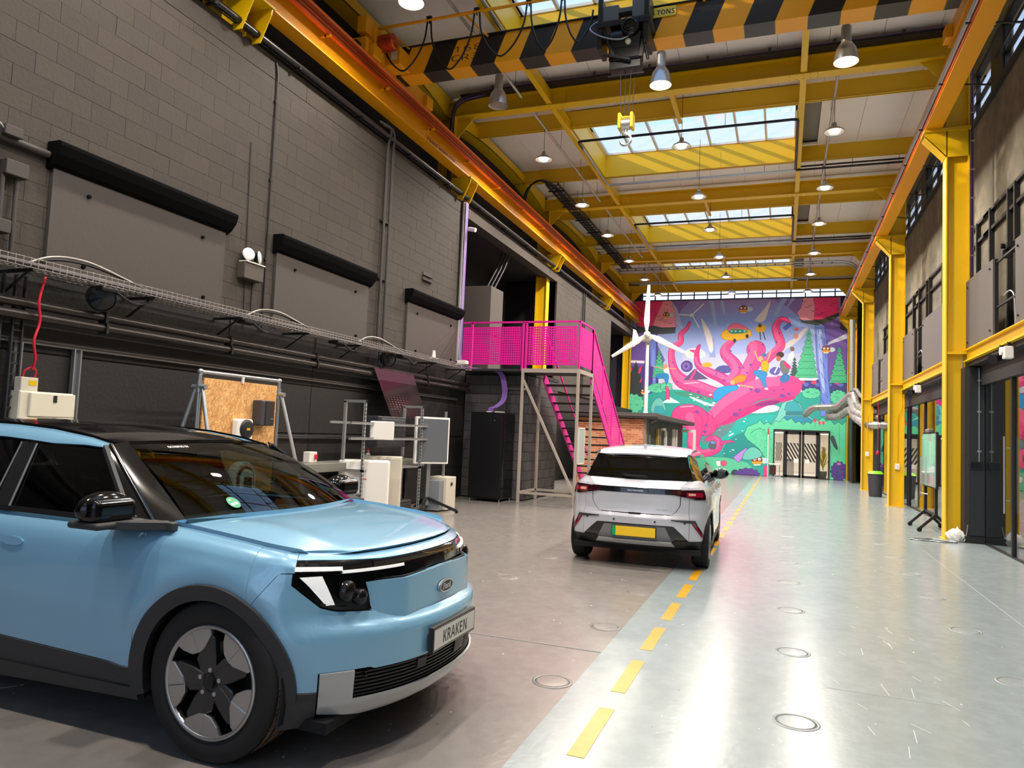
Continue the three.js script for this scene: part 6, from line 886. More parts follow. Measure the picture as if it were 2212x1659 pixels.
// ================= far wall and right side =================
{ // mural: a flat print on the far wall, drawn in picture coordinates of the wall itself
  const Wm = 10.6, Hm = 8.67, CW = 2048, CH = Math.round(2048 * Hm / Wm), Hh = [0.0342923, 0.000621555, -58.5702, 0.00211022, -0.0363833, 33.9356, 0.000341812, 7.52603e-05];
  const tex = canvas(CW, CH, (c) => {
    const k = 3.607, Q = (x, y) => { const u = 1320 + x / k, v = 600 + y / k, d = Hh[6] * u + Hh[7] * v + 1; return [((Hh[0] * u + Hh[1] * v + Hh[2]) / d + 7.7) / Wm * CW, (Hm - (Hh[3] * u + Hh[4] * v + Hh[5]) / d) / Hm * CH]; };
    const S = 0.515;                                        // canvas pixels per drawing unit, near enough
    const path = (p, smooth, open) => { const q = p.map((a) => Q(...a)); c.beginPath(); if (!smooth) { q.forEach((a, i) => (i ? c.lineTo(...a) : c.moveTo(...a))); if (!open) c.closePath(); return; } const n = q.length, m = (a, b) => [(a[0] + b[0]) / 2, (a[1] + b[1]) / 2]; c.moveTo(...m(q[n - 1], q[0])); for (let i = 0; i < n; i++) { const e = m(q[i], q[(i + 1) % n]); c.quadraticCurveTo(q[i][0], q[i][1], e[0], e[1]); } };
    const F = (col, p, smooth = 0, line = '#33265a', lw = 0) => { path(p, smooth); c.fillStyle = col; c.fill(); if (lw) { c.strokeStyle = line; c.lineWidth = lw; c.stroke(); } };
    const E = (col, x, y, rx, ry = rx, rot = 0, lw = 0, line = '#33265a') => { const [a, b] = Q(x, y); c.beginPath(); c.ellipse(a, b, rx * S * 2.05, ry * S * 2.05, rot, 0, 7); c.fillStyle = col; c.fill(); if (lw) { c.strokeStyle = line; c.lineWidth = lw; c.stroke(); } };
    const Ln = (col, p, w) => { const q = p.map((a) => Q(...a)); c.beginPath(); q.forEach((a, i) => (i ? c.lineTo(...a) : c.moveTo(...a))); c.strokeStyle = col; c.lineWidth = w; c.lineCap = c.lineJoin = 'round'; c.stroke(); };
    const R = 1.06; // tapered limb through [x, y, radius] stations, outlined
    const limb = (col, st, line = '#8c1e6e') => {
      const pts = []; for (let i = 0; i < st.length - 1; i++) { const p0 = st[Math.max(0, i - 1)], p1 = st[i], p2 = st[i + 1], p3 = st[Math.min(st.length - 1, i + 2)]; for (let t = 0; t < 1; t += 0.06) pts.push([0, 1, 2].map((j) => 0.5 * (2 * p1[j] + (p2[j] - p0[j]) * t + (2 * p0[j] - 5 * p1[j] + 4 * p2[j] - p3[j]) * t * t + (3 * p1[j] - p0[j] - 3 * p2[j] + p3[j]) * t * t * t))); }
      pts.push(st[st.length - 1]);
      for (const [cc, g] of [[line, 4], [col, 0]]) for (const [x, y, r] of pts) { const [a, b] = Q(x, y); c.beginPath(); c.arc(a, b, Math.max(1, r * S * 2.05 * 0.93) + g, 0, 7); c.fillStyle = cc; c.fill(); }
      for (const [x, y, r] of pts) { const [a, b] = Q(x - r * 0.3, y - r * 0.42); if (r > 24) { c.beginPath(); c.arc(a, b, r * S * 0.9, 0, 7); c.fillStyle = '#ff5f9c'; c.fill(); } }
    };
    const spots = (l) => l.forEach(([x, y, r]) => E('#7a3f9c', x, y, r, r * 0.72, 0.3));
    // sky, upper tones lightened to offset the dim light there
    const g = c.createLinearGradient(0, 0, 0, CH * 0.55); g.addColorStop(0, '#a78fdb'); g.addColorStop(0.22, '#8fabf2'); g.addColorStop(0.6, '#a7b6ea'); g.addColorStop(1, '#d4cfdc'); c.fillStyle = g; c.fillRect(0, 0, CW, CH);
    F('#6e54ad', [[90, 420], [330, 460], [420, 640], [330, 800], [90, 900]]); F('#6e54ad', [[1640, 330], [1850, 300], [1850, 860], [1680, 820]]); F('#8a6cc4', [[200, 160], [480, 170], [620, 175], [540, 260], [480, 420], [200, 470]]); F('#8f74c4', [[1250, 160], [1500, 150], [1460, 300], [1380, 230]]);
    F('#a7bdf0', [[770, 180], [800, 180], [830, 400], [800, 360]]); F('#a7bdf0', [[850, 180], [880, 180], [890, 300], [870, 270]]); F('#9db4ee', [[1330, 155], [1380, 155], [1290, 300], [1265, 290]]); F('#9db4ee', [[1410, 155], [1440, 155], [1350, 260]]); F('#b8c6f2', [[470, 180], [520, 250], [560, 400], [500, 360], [480, 260]]);
    F('#c4cdf0', [[1840, 430], [1700, 500], [1640, 540], [1850, 470]]); F('#efe9f2', [[90, 640], [330, 650], [330, 670], [90, 660]]);
    for (let i = 0; i < 60; i++) E('#f3effb', 200 + rnd() * 1600, 170 + rnd() * 350, 1.5 + rnd() * 2);
    // sea, towers, smoke
    F('#b9c0e0', [[560, 600], [1500, 590], [1500, 760], [560, 760]]); F('#8fa0d6', [[770, 480], [800, 470], [815, 620], [765, 620]]); F('#e9e2e0', [[690, 290], [760, 390], [790, 470], [800, 560], [775, 600], [745, 500], [725, 420]], 1); F('#e6e0e4', [[1250, 165], [1215, 290], [1195, 345], [1115, 345], [1130, 310], [1190, 250], [1225, 200]], 1); F('#ddd6da', [[1555, 370], [1460, 500], [1350, 560], [1300, 640], [1340, 520], [1450, 460], [1490, 400]], 1); F('#e6e2de', [[560, 560], [700, 540], [760, 620], [600, 640]], 1);
    F('#4d4f9a', [[800, 720], [850, 680], [930, 685], [990, 730], [800, 760]], 1); F('#5a5aa6', [[1220, 740], [1260, 690], [1330, 700], [1300, 770]], 1);
    // land and water
    F('#2aa39c', [[100, 900], [480, 870], [900, 900], [1480, 890], [1850, 900], [1850, 1600], [100, 1600]]); F('#27b0ab', [[1000, 1080], [1400, 1050], [1250, 1300], [700, 1380], [800, 1200]], 1); F('#1f8f90', [[850, 1330], [1000, 1190], [1300, 1180], [1150, 1380], [900, 1450]], 1); F('#5f8a92', [[670, 1260], [760, 1200], [980, 1100], [1010, 1070], [900, 1230], [750, 1310]], 1);
    F('#5cc6a0', [[660, 1600], [700, 1390], [900, 1400], [1060, 1440], [1250, 1600]], 0, '#1d5e58', 2);
    F('#3f8f7c', [[430, 880], [1000, 890], [900, 960], [600, 940]], 1); F('#e7f0ee', [[400, 970], [460, 930], [540, 975]], 0); F('#e7f0ee', [[590, 920], [640, 930], [760, 980], [860, 1000], [740, 1000]], 1); F('#eef0ee', [[1020, 1060], [1160, 980], [1330, 1000], [1290, 1050]], 1); for (let i = 0; i < 50; i++) E('#e8f6f4', 620 + rnd() * 760, 900 + rnd() * 480, 6 + rnd() * 10, 2 + rnd() * 3);
    // left wood, crown pinks lifted against the dim upper light
    F('#3d3f86', [[300, 440], [360, 440], [370, 860], [220, 880]], 0); F('#6f86df', [[300, 440], [350, 440], [350, 820], [310, 860]], 0, '#3c2f86', 2); F('#7f97ea', [[320, 560], [335, 560], [335, 800], [325, 800]]);
    F('#4a3a8e', [[90, 690], [330, 690], [320, 900], [90, 930]]); F('#2f3a3e', [[120, 930], [150, 760], [195, 650], [235, 780], [250, 930]]); F('#2f3a3e', [[90, 930], [100, 760], [125, 680], [150, 930]]); for (const [x, y, w, h] of [[150, 720, 22, 50], [225, 720, 20, 60], [118, 830, 16, 40], [232, 800, 10, 40]]) E('#e8326f', x, y, w * 0.6, h * 0.6, 0.3);
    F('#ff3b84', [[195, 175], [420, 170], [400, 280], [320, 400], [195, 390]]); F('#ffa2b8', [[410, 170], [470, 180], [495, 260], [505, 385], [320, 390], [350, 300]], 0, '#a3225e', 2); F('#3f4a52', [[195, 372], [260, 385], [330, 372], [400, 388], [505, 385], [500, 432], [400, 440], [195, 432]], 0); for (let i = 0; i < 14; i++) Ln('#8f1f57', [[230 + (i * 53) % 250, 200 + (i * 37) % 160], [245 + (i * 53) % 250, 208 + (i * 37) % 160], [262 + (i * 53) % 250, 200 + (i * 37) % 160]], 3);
    // right wood, its crown pinks lifted the same way for dim light
    F('#3a3f86', [[1440, 790], [1850, 800], [1850, 900], [1500, 900]]); for (let i = 0; i < 12; i++) E(['#d8436f', '#5b6fc4', '#4a3a8e'][i % 3], 1490 + i * 30, 815 + (i * 17) % 50, 22, 16); F('#e8eef0', [[1430, 790], [1480, 770], [1560, 790], [1600, 780], [1600, 800], [1450, 800]]);
    const fir = (ax, ay, bx0, bx1, by, col = '#49b98d') => { const p = [[ax, ay]], n = 7; for (let i = 1; i <= n; i++) { const t = i / n, x = lerp(ax, bx1, t); p.push([x + 8, lerp(ay, by, t)], [x - 6, lerp(ay, by, t) + 4]); } for (let i = n; i >= 1; i--) { const t = i / n, x = lerp(ax, bx0, t); p.push([x + 6, lerp(ay, by, t) + 4], [x - 8, lerp(ay, by, t)]); } F(col, p, 0, '#23604f', 3); for (let i = 1; i < n + 1; i++) { const t = (i - 0.35) / n, a = lerp(ax, bx0, t) + 10, b = lerp(ax, bx1, t) - 10, y = lerp(ay, by, t); const z = []; for (let j = 0; j <= 6; j++) z.push([lerp(a, b, j / 6), y + (j % 2 ? 6 : 0)]); Ln('#1e5f4c', z, 3.5); } };
    fir(1430, 620, 1395, 1460, 780, '#3a5054'); fir(1545, 400, 1432, 1605, 775); fir(1780, 535, 1702, 1845, 815); fir(375, 560, 325, 425, 770);
    F('#6a8ae2', [[1588, 370], [1662, 370], [1690, 640], [1690, 760], [1725, 1080], [1630, 1080], [1635, 900], [1605, 700]], 0, '#2e2f86', 3); F('#a9bcf4', [[1605, 400], [1640, 400], [1650, 700], [1670, 900], [1650, 900], [1620, 700]]); for (let i = 0; i < 16; i++) Ln('#33409c', [[1612 + (i * 23) % 60, 400 + i * 38], [1616 + (i * 23) % 60 + i, 440 + i * 38]], 4); Ln('#4a56b0', [[1680, 520], [1710, 440]], 8);
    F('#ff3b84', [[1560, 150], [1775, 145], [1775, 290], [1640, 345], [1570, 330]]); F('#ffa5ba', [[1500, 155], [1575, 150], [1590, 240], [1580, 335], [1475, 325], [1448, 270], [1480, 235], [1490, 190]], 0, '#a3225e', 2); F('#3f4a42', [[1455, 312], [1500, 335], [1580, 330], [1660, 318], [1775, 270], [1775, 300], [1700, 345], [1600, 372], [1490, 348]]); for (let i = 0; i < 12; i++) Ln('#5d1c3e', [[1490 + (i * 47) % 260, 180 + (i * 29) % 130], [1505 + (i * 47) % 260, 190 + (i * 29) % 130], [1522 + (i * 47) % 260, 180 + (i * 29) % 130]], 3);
    // bushes, boulders
    const bush = (x, y, rx, ry, col) => { const p = []; for (let i = 0; i < 26; i++) { const a = i / 26 * 2 * PI, r = i % 2 ? 1 : 0.84; p.push([x + rx * r * Math.cos(a), y + ry * r * Math.sin(a)]); } F(col, p, 0, '#1e5f57', 3); for (let i = 0; i < 8; i++) { const a = x + (rnd() - 0.5) * rx * 1.3, b = y + (rnd() - 0.5) * ry * 1.2; Ln('#23705f', [[a, b], [a + 8, b - 8], [a + 16, b], [a + 24, b - 8]], 2.5); } };
    bush(170, 980, 95, 80, '#5fcfa6'); bush(360, 860, 80, 40, '#5fcfa6'); bush(430, 850, 50, 40, '#5fcfa6'); F('#6fc3bd', [[300, 1060], [320, 970], [370, 925], [410, 960], [440, 1060]], 1, '#1f5a66', 3); F('#3ba7b4', [[330, 1060], [345, 1000], [400, 1000], [430, 1060]], 0, '#1f5a66', 2); bush(1560, 900, 80, 45, '#5fcfa6'); bush(1770, 930, 70, 60, '#5fcfa6');
    F('#74c7bf', [[1230, 1160], [1290, 1080], [1330, 980], [1400, 940], [1470, 980], [1520, 1060], [1600, 1120], [1560, 1180]], 0, '#1f5a66', 4); F('#3aa3b2', [[1350, 1030], [1370, 970], [1440, 960], [1500, 1040], [1490, 1060]], 0, '#1f5a66', 3); F('#2f8fae', [[1340, 1140], [1350, 1080], [1520, 1080], [1600, 1130]], 0, '#1f5a66', 3); F('#35808c', [[1360, 1040], [1500, 1040], [1500, 1075], [1360, 1075]]);
    const gp = [[1190, 1600], [1230, 1450], [1150, 1330], [1060, 1260], [1035, 1220], [1060, 1160], [1140, 1130]]; for (let i = 0; i <= 22; i++) gp.push([1160 + i * 30.5, 1105 + (i % 2 ? 26 : 0) + 18 * Math.sin(i * 0.7)]); gp.push([1840, 1600]); F('#5fcfa4', gp, 0, '#1e5f57', 4); for (let i = 0; i < 40; i++) { const a = 1080 + rnd() * 170, b = 1160 + rnd() * 240; Ln('#2d8a74', [[a, b], [a + 10, b - 10], [a + 18, b - 4]], 2.5); } for (const x of [1590, 1625, 1655]) { Ln('#2d8a74', [[x, 1160], [x, 1130]], 3); E('#e5476b', x, 1115 + (x % 3) * 8, 10, 16); }
    Ln('#1d5e58', [[1090, 1210], [1120, 1185], [1160, 1175], [1200, 1190]], 4); F('#3c4e54', [[1705, 1240], [1735, 1220], [1770, 1330], [1760, 1350], [1720, 1290]], 1); Ln('#3d9c86', [[1780, 1150], [1780, 1370]], 3);
    // kraken
    const pk = '#f8438c';
    limb('#e23384', [[940, 830, 50], [860, 780, 46], [760, 735, 40], [680, 680, 28], [668, 600, 22], [680, 545, 14], [690, 525, 6]]); F(pk, [[600, 560], [660, 560], [660, 590], [630, 580]], 1);
    limb(pk, [[930, 820, 56], [985, 740, 58], [960, 670, 54], [895, 600, 48], [895, 545, 38], [940, 500, 26], [965, 480, 18]]);
    limb(pk, [[1180, 660, 42], [1265, 590, 36], [1320, 530, 38], [1300, 450, 38], [1283, 385, 30], [1320, 325, 22], [1370, 330, 16], [1390, 365, 8]]);
    limb(pk, [[1050, 800, 74], [1090, 690, 70], [1130, 600, 70], [1130, 560, 84]]); spots([[1090, 680, 16], [1060, 740, 12], [1150, 700, 10], [1030, 700, 12], [1180, 520, 12], [1075, 570, 10], [930, 570, 12], [1000, 700, 14], [1290, 500, 10], [1310, 430, 9]]);
    limb(pk, [[960, 900, 60], [830, 900, 52], [700, 860, 58], [560, 810, 66], [495, 730, 44], [470, 620, 30], [480, 550, 28], [540, 500, 26], [545, 440, 22], [590, 395, 16], [612, 345, 7]]);
    E('#54408f', 590, 690, 52, 52, 0, 3); E('#7a63b8', 585, 690, 34); E('#493680', 585, 690, 14); F('#5a4a7a', [[560, 800], [650, 710], [760, 790]], 0); limb(pk, [[620, 790, 14], [660, 720, 8]]);
    limb(pk, [[1400, 850, 92], [1280, 850, 100], [1130, 880, 96], [1000, 950, 92], [880, 1030, 88], [800, 1110, 80], [720, 1180, 60]]); E(pk, 1400, 845, 92, 92); F('#d82f80', [[830, 1150], [1000, 1040], [1150, 960], [1330, 930], [1460, 920], [1400, 960], [1250, 980], [1080, 1060], [900, 1150]], 1);
    F('#8a2f7c', [[1090, 1010], [1180, 960], [1330, 950], [1300, 990]], 1);
    limb(pk, [[740, 1150, 100], [640, 1080, 108], [560, 1080, 98], [540, 1100, 90]]); E(pk, 615, 1080, 165, 110, 0.12, 4, '#8c1e6e'); limb(pk, [[640, 1120, 90], [650, 1210, 64], [640, 1300, 54], [690, 1360, 36], [770, 1360, 34], [835, 1325, 30], [840, 1275, 26], [790, 1248, 22], [745, 1262, 14]]); Ln('#8c1e6e', [[800, 1160], [790, 1060], [720, 1000]], 4); Ln('#8c1e6e', [[800, 1160], [900, 1120]], 4); limb(pk, [[860, 1290, 16], [920, 1275, 8], [960, 1280, 2]]);
    spots([[670, 1045, 18], [740, 1150, 14], [600, 1000, 8], [1140, 880, 28], [1335, 920, 24], [1385, 905, 16], [1270, 880, 12], [970, 1065, 26], [1000, 1030, 14], [1090, 870, 16], [620, 880, 14], [680, 890, 18], [700, 930, 12], [515, 810, 12], [480, 660, 10], [730, 1200, 18], [1340, 870, 12], [880, 800, 14], [770, 1010, 12], [820, 750, 12]]); Ln('#ffb3cf', [[540, 1005], [640, 1000]], 10); Ln('#ffb3cf', [[570, 825], [680, 815]], 9); Ln('#ffb3cf', [[1230, 770], [1290, 768]], 10);
    E('#596070', 790, 1310, 34, 34, 0, 3); E('#6d8fd8', 795, 1285, 20, 12);
    limb('#ef4a86', [[440, 960, 16], [440, 880, 14], [430, 850, 8]]); F('#e9f2f0', [[400, 975], [440, 945], [520, 975]]);
    // flying car, book, jackets
    F('#fbbd1e', [[850, 440], [890, 400], [1000, 395], [1085, 400], [1100, 450], [1050, 480], [940, 490], [870, 480]], 1, '#b06a10', 3); F('#f26a8f', [[905, 400], [930, 360], [990, 350], [1060, 390], [1080, 410], [920, 430]], 1, '#9a2f5e', 3); F('#f6c533', [[920, 395], [1060, 400], [1070, 420], [920, 420]], 1); F('#2f8f7e', [[915, 415], [945, 395], [1060, 405], [1070, 430], [925, 440]], 1); for (const x of [940, 970, 1005, 1040]) E('#8be0cf', x, 416, 10, 9); E('#2b2b3c', 1060, 455, 14, 18); E('#2b2b3c', 962, 490, 12, 20);
    F('#4d6fd8', [[1340, 390], [1390, 350], [1405, 370], [1360, 410]], 0, '#2b3c86', 3);
    F('#f2b51e', [[1118, 390], [1160, 365], [1205, 370], [1205, 415], [1165, 430], [1130, 420]], 1); E('#5a3a2e', 1160, 372, 16); Ln('#3c4050', [[1160, 425], [1165, 480]], 10); Ln('#3c4050', [[1185, 425], [1200, 480]], 9);
    F('#d98a7a', [[1420, 440], [1450, 430], [1465, 460], [1430, 485]], 1); E('#d8586a', 1445, 402, 18, 14);
    // riders
    Ln('#e8a27a', [[1120, 575], [1145, 640], [1180, 660]], 12); Ln('#e8a27a', [[1245, 560], [1230, 620], [1205, 660]], 12); F('#f4a51c', [[1160, 650], [1230, 640], [1225, 740], [1178, 745]], 1, '#8a4a12', 3); E('#e8a27a', 1165, 630, 20, 22); F('#3f6fa8', [[1165, 600], [1190, 580], [1215, 600], [1210, 618], [1180, 612]], 1); F('#2f86c4', [[1105, 720], [1170, 720], [1225, 740], [1200, 790], [1215, 850], [1190, 860], [1160, 780], [1110, 755]], 1, '#1d4a86', 3); E('#e8edf2', 1210, 865, 16, 10);
    F('#6a6f78', [[1310, 650], [1360, 640], [1400, 740], [1330, 760]], 1, '#333', 3); E('#3b2a2a', 1318, 600, 32, 28); E('#a8664a', 1305, 630, 20, 24); F('#e8326f', [[1345, 645], [1405, 690], [1395, 720], [1345, 680]], 1); Ln('#f1ebe6', [[1300, 690], [1275, 740]], 12); F('#2f74b4', [[1310, 790], [1345, 745], [1400, 760], [1380, 810], [1330, 820]], 1, '#1d4a86', 3);
    F('#efe9e2', [[1370, 620], [1420, 560], [1430, 620], [1390, 680]], 1); E('#7a5a44', 1412, 555, 18, 20);
    F('#f0842e', [[930, 800], [990, 755], [1060, 760], [1040, 810], [990, 815], [950, 840]], 1, '#9a4412', 3); E('#e8a27a', 945, 815, 20); Ln('#e8a27a', [[1000, 835], [1105, 855]], 12); F('#2196d6', [[800, 880], [860, 845], [1000, 835], [990, 870], [900, 900], [830, 970], [790, 960]], 1, '#155a96', 3); E('#f2e9f0', 775, 912, 14, 8); E('#f2e9f0', 800, 975, 14, 8);
    F('#f0e6e0', [[405, 700], [450, 690], [455, 745], [415, 745]], 1); E('#e8936a', 425, 690, 18, 20); Ln('#e8a27a', [[330, 690], [420, 710]], 9); Ln('#e8a27a', [[450, 705], [505, 710]], 9); F('#2186c8', [[345, 755], [400, 740], [455, 750], [440, 830], [425, 830], [415, 780], [360, 790]], 1, '#155a96', 3);
    F('#f5a62e', [[690, 680], [760, 650], [800, 690], [740, 700]], 1);
    // wind machine and bees
    Ln('#f2f4f6', [[620, 290], [530, 288]], 11); Ln('#f2f4f6', [[640, 280], [720, 205]], 11); Ln('#f2f4f6', [[640, 305], [685, 385]], 11); E('#e6ecef', 628, 292, 24, 18, 0, 3, '#8fa4b4');
    const bee = (x, y, r) => { E('#bfe2ee', x + r * 1.3, y, r * 0.8, r * 0.6); Ln('#5a2a2a', [[x - r * 0.3, y - r], [x - r * 0.5, y - r * 1.6]], 2.5); Ln('#5a2a2a', [[x + r * 0.3, y - r], [x + r * 0.5, y - r * 1.6]], 2.5); E('#8a3f2e', x, y, r, r, 0, 2, '#4a1f1a'); F('#f5a62e', [[x - r * 0.95, y + r * 0.15], [x + r * 0.95, y + r * 0.15], [x + r * 0.8, y + r * 0.55], [x - r * 0.8, y + r * 0.55]]); F('#f6ead8', [[x - r * 0.7, y + r * 0.62], [x + r * 0.7, y + r * 0.62], [x + r * 0.5, y + r * 0.85], [x - r * 0.5, y + r * 0.85]]); E('#fff', x - r * 0.4, y - r * 0.25, r * 0.27); E('#fff', x + r * 0.4, y - r * 0.25, r * 0.27); E('#222', x - r * 0.36, y - r * 0.22, r * 0.1); E('#222', x + r * 0.42, y - r * 0.22, r * 0.1); };
    bee(1030, 245, 36); bee(428, 292, 30); bee(1675, 560, 34); bee(255, 885, 26); bee(1138, 1425, 44);
    // foreground
    F('#3b3a5a', [[930, 1560], [940, 1490], [1000, 1500], [1000, 1580]], 1); bush(1060, 1540, 110, 62, '#5b3f98'); E('#f06aa0', 1080, 1545, 20, 5); F('#b48ae0', [[950, 1400], [1000, 1360], [1060, 1320], [1050, 1380], [990, 1440]], 0, '#4a2f86', 3); F('#67c4b8', [[1010, 1430], [1040, 1350], [1100, 1310], [1160, 1340], [1190, 1400]], 1, '#1f5a66', 4); bush(1775, 1510, 70, 85, '#54408f'); for (let i = 0; i < 16; i++) E('#3d2b70', 1735 + rnd() * 90, 1460 + rnd() * 100, 6, 5); E('#d06ac0', 1775, 1450, 16, 10);
    E('#f2567f', 878, 1446, 26, 26, 0, 2); F('#f3efe6', [[815, 1430], [850, 1425], [855, 1465], [825, 1470]], 0, '#555', 2); F('#f8438c', [[1180, 1600], [1190, 1470], [1215, 1460], [1215, 1600]]);
    Ln('#e6f4f2', [[920, 1230], [950, 1215]], 12);
  });
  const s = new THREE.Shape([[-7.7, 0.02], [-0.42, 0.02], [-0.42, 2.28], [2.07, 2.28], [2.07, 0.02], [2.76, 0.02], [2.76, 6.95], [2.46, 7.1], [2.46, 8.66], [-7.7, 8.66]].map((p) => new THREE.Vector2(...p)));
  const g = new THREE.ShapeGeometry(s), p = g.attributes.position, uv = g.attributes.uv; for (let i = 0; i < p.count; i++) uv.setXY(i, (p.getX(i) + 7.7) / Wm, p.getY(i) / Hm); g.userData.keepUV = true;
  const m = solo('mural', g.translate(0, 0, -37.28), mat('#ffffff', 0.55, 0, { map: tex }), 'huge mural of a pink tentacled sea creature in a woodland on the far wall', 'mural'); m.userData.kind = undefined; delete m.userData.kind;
  mesh('backing', [bx(-7.7, -0.42, 0.02, 8.66, -37.3, -37.283), bx(-0.42, 2.07, 2.28, 8.66, -37.3, -37.283), bx(2.07, 2.46, 0.02, 8.66, -37.3, -37.283)], M.charcoal, m);
}
{ // glass double door
  const d = struct('door_1', [bx(-0.42, 2.07, 2.2, 2.28, -37.36, -37.22), bx(-0.42, -0.36, 0, 2.2, -37.36, -37.22), bx(2.01, 2.07, 0, 2.2, -37.36, -37.22), bx(0.03, 0.11, 0, 2.2, -37.36, -37.22), bx(1.58, 1.66, 0, 2.2, -37.36, -37.22)], M.black);
  const film = canvas(256, 512, (c, w, h) => { c.clearRect(0, 0, w, h); c.fillStyle = '#0b0b0c'; for (let i = -4; i < 9; i++) { c.beginPath(); c.moveTo(i * 62, 140); c.lineTo(i * 62 + 32, 140); c.lineTo(i * 62 + 232, 365); c.lineTo(i * 62 + 200, 365); c.fill(); } });
  for (const [a, b] of [[-0.36, 0.03], [0.11, 0.83], [0.86, 1.58], [1.66, 2.01]]) {
    const leaf = b - a > 0.5, l = mesh(leaf ? 'leaf_frame' : 'side_light', leaf ? [bx(a, a + 0.1, 0.01, 2.2, -37.31, -37.26), bx(b - 0.1, b, 0.01, 2.2, -37.31, -37.26), bx(a, b, 0.01, 0.12, -37.31, -37.26), bx(a, b, 2.06, 2.2, -37.31, -37.26)] : [bx(a, b, 0, 0.05, -37.31, -37.26)], M.black, d);
    mesh('glass_pane', bx(a + 0.02, b - 0.02, 0.05, 2.19, -37.294, -37.286), M.glass, l);
    if (a < 1.6) { const f = new THREE.PlaneGeometry(b - a - 0.1, 2.0); f.userData.keepUV = true; mesh('striped_film', f.translate((a + b) / 2, 1.2, -37.28), mat('#ffffff', 0.5, 0, { map: film, alphaTest: 0.5 }), l); }
    if (leaf) { mesh('pull_handle', rod([a < 0.5 ? b - 0.1 : a + 0.1, 0.7, -37.2], [a < 0.5 ? b - 0.1 : a + 0.1, 1.6, -37.2], 0.014, 8), M.steel, l); mesh('door_notice', bx(a < 0.5 ? b - 0.33 : a + 0.1, a < 0.5 ? b - 0.1 : a + 0.33, 0.72, 0.9, -37.276, -37.274), M.white, l); }
  }
  for (const [x, l] of [[-0.15, 'left'], [1.84, 'right']]) { const t = thing('lobby_light', `bright lit panel behind the ${l} side light of the glass door`, 'light', [x, 2.14, -37.9]); const g = mesh('diffuser', bx(-0.22, 0.22, -0.03, 0.0, -0.35, 0.35, 0.01), mat('#fff8ec', 0.5, 0, { emissive: '#fff3e0', emissiveIntensity: 3 }), t); mesh('tray', bx(-0.24, 0.24, 0.0, 0.06, -0.37, 0.37, 0.01), M.white, t); for (const s of [-0.2, 0.2]) mesh('hanger', rod([s, 0.05, 0], [s, 0.88, 0], 0.006, 5), M.steel, t); }
  const L = new THREE.RectAreaLight('#fff2df', 14, 4, 2.5); L.position.set(0.9, 2.9, -41.5); L.lookAt(0.9, 0, -41.5); L.name = 'lobby_ceiling_light'; scene.add(L);
  const t = thing('lobby_ceiling_panel', 'lit ceiling panel inside the lobby beyond the glass doors', 'light', [0.9, 2.94, -41.5]); mesh('diffuser', bx(-2, 2, 0, 0.03, -1.25, 1.25), mat('#fff8ec', 0.5, 0, { emissive: '#fff3e0', emissiveIntensity: 2 }), t); mesh('frame', bx(-2.03, 2.03, 0.03, 0.06, -1.28, 1.28), M.white, t);
  const k = thing('lobby_counter', 'pale counter block standing in the lobby behind the glass doors', 'counter', [0.3, 0, -39.5]); mesh('body', bx(-0.25, 0.25, 0, 0.85, -0.4, 0.4, 0.02), mat('#c9bfae', 0.6), k); mesh('counter_top', bx(-0.28, 0.28, 0.851, 0.88, -0.43, 0.43, 0.005), M.white, k);
  const y = thing('lobby_plant', 'yellow-green potted plant behind the right side light of the glass door', 'plant', [1.85, 0, -38.3]); mesh('pot', lathe([[0, 0], [0.14, 0], [0.18, 0.35], [0, 0.35]], 16), M.charcoal, y); const lv = []; for (let i = 0; i < 40; i++) { const g = new THREE.PlaneGeometry(0.05, 0.5, 1, 3); g.translate(0, 0.3, 0); g.rotateX(0.2 + rnd() * 0.7); g.rotateY(rnd() * 6.3); lv.push(g.translate(0, 0.35 + rnd() * 0.7, 0)); } mesh('leaves', lv, mat('#a8a21c', 0.6), y);
}
{ // round-topped stools, measuring pole, dark side door
  const p = thing('striped_pole', 'thin pale pole with a red tip leaning by the glass doors', 'pole', [-0.65, 0, -36.9]); mesh('shaft', rod([0, 0, 0], [0, 2.0, -0.02], 0.03, 10), M.pale, p); mesh('tip', rod([0, 2.0, -0.02], [0, 2.28, -0.022], 0.031, 10), M.redPlastic, p);
  const t = thing('side_table', 'small white-topped trolley table left of the glass doors', 'table', [-0.33, 0, -36.7]); mesh('table_top', bx(-0.28, 0.25, 0.6, 0.64, -0.25, 0.25, 0.01), M.white, t); for (const [x, z] of [[-0.24, 0.2], [0.21, 0.2], [-0.24, -0.2], [0.21, -0.2]]) mesh('leg', rod([x, 0.03, z], [x, 0.6, z], 0.015, 8), M.steel, t); mesh('lower_box', bx(-0.22, 0.05, 0.12, 0.55, -0.18, 0.18, 0.02), mat('#3d0d16', 0.5), t); mesh('base', [bar([-0.3, 0.03, 0.2], [0.27, 0.03, 0.2], 0.03, 0.03), bar([-0.3, 0.03, -0.2], [0.27, 0.03, -0.2], 0.03, 0.03)], M.steel, t);
  const d = struct('door_2', [bx(2.84, 2.9, 0, 2.62, -37.2, -35.2)], mat('#1d1d20', 0.5)); for (const y of [0.35, 1.25, 1.95, 2.25]) mesh('hinge', bx(2.81, 2.85, y, y + 0.12, -37.0, -36.96), M.steel, d); mesh('door_head', bx(2.84, 3.3, 2.62, 2.9, -37.2, -35.1), M.charcoal, d);
}
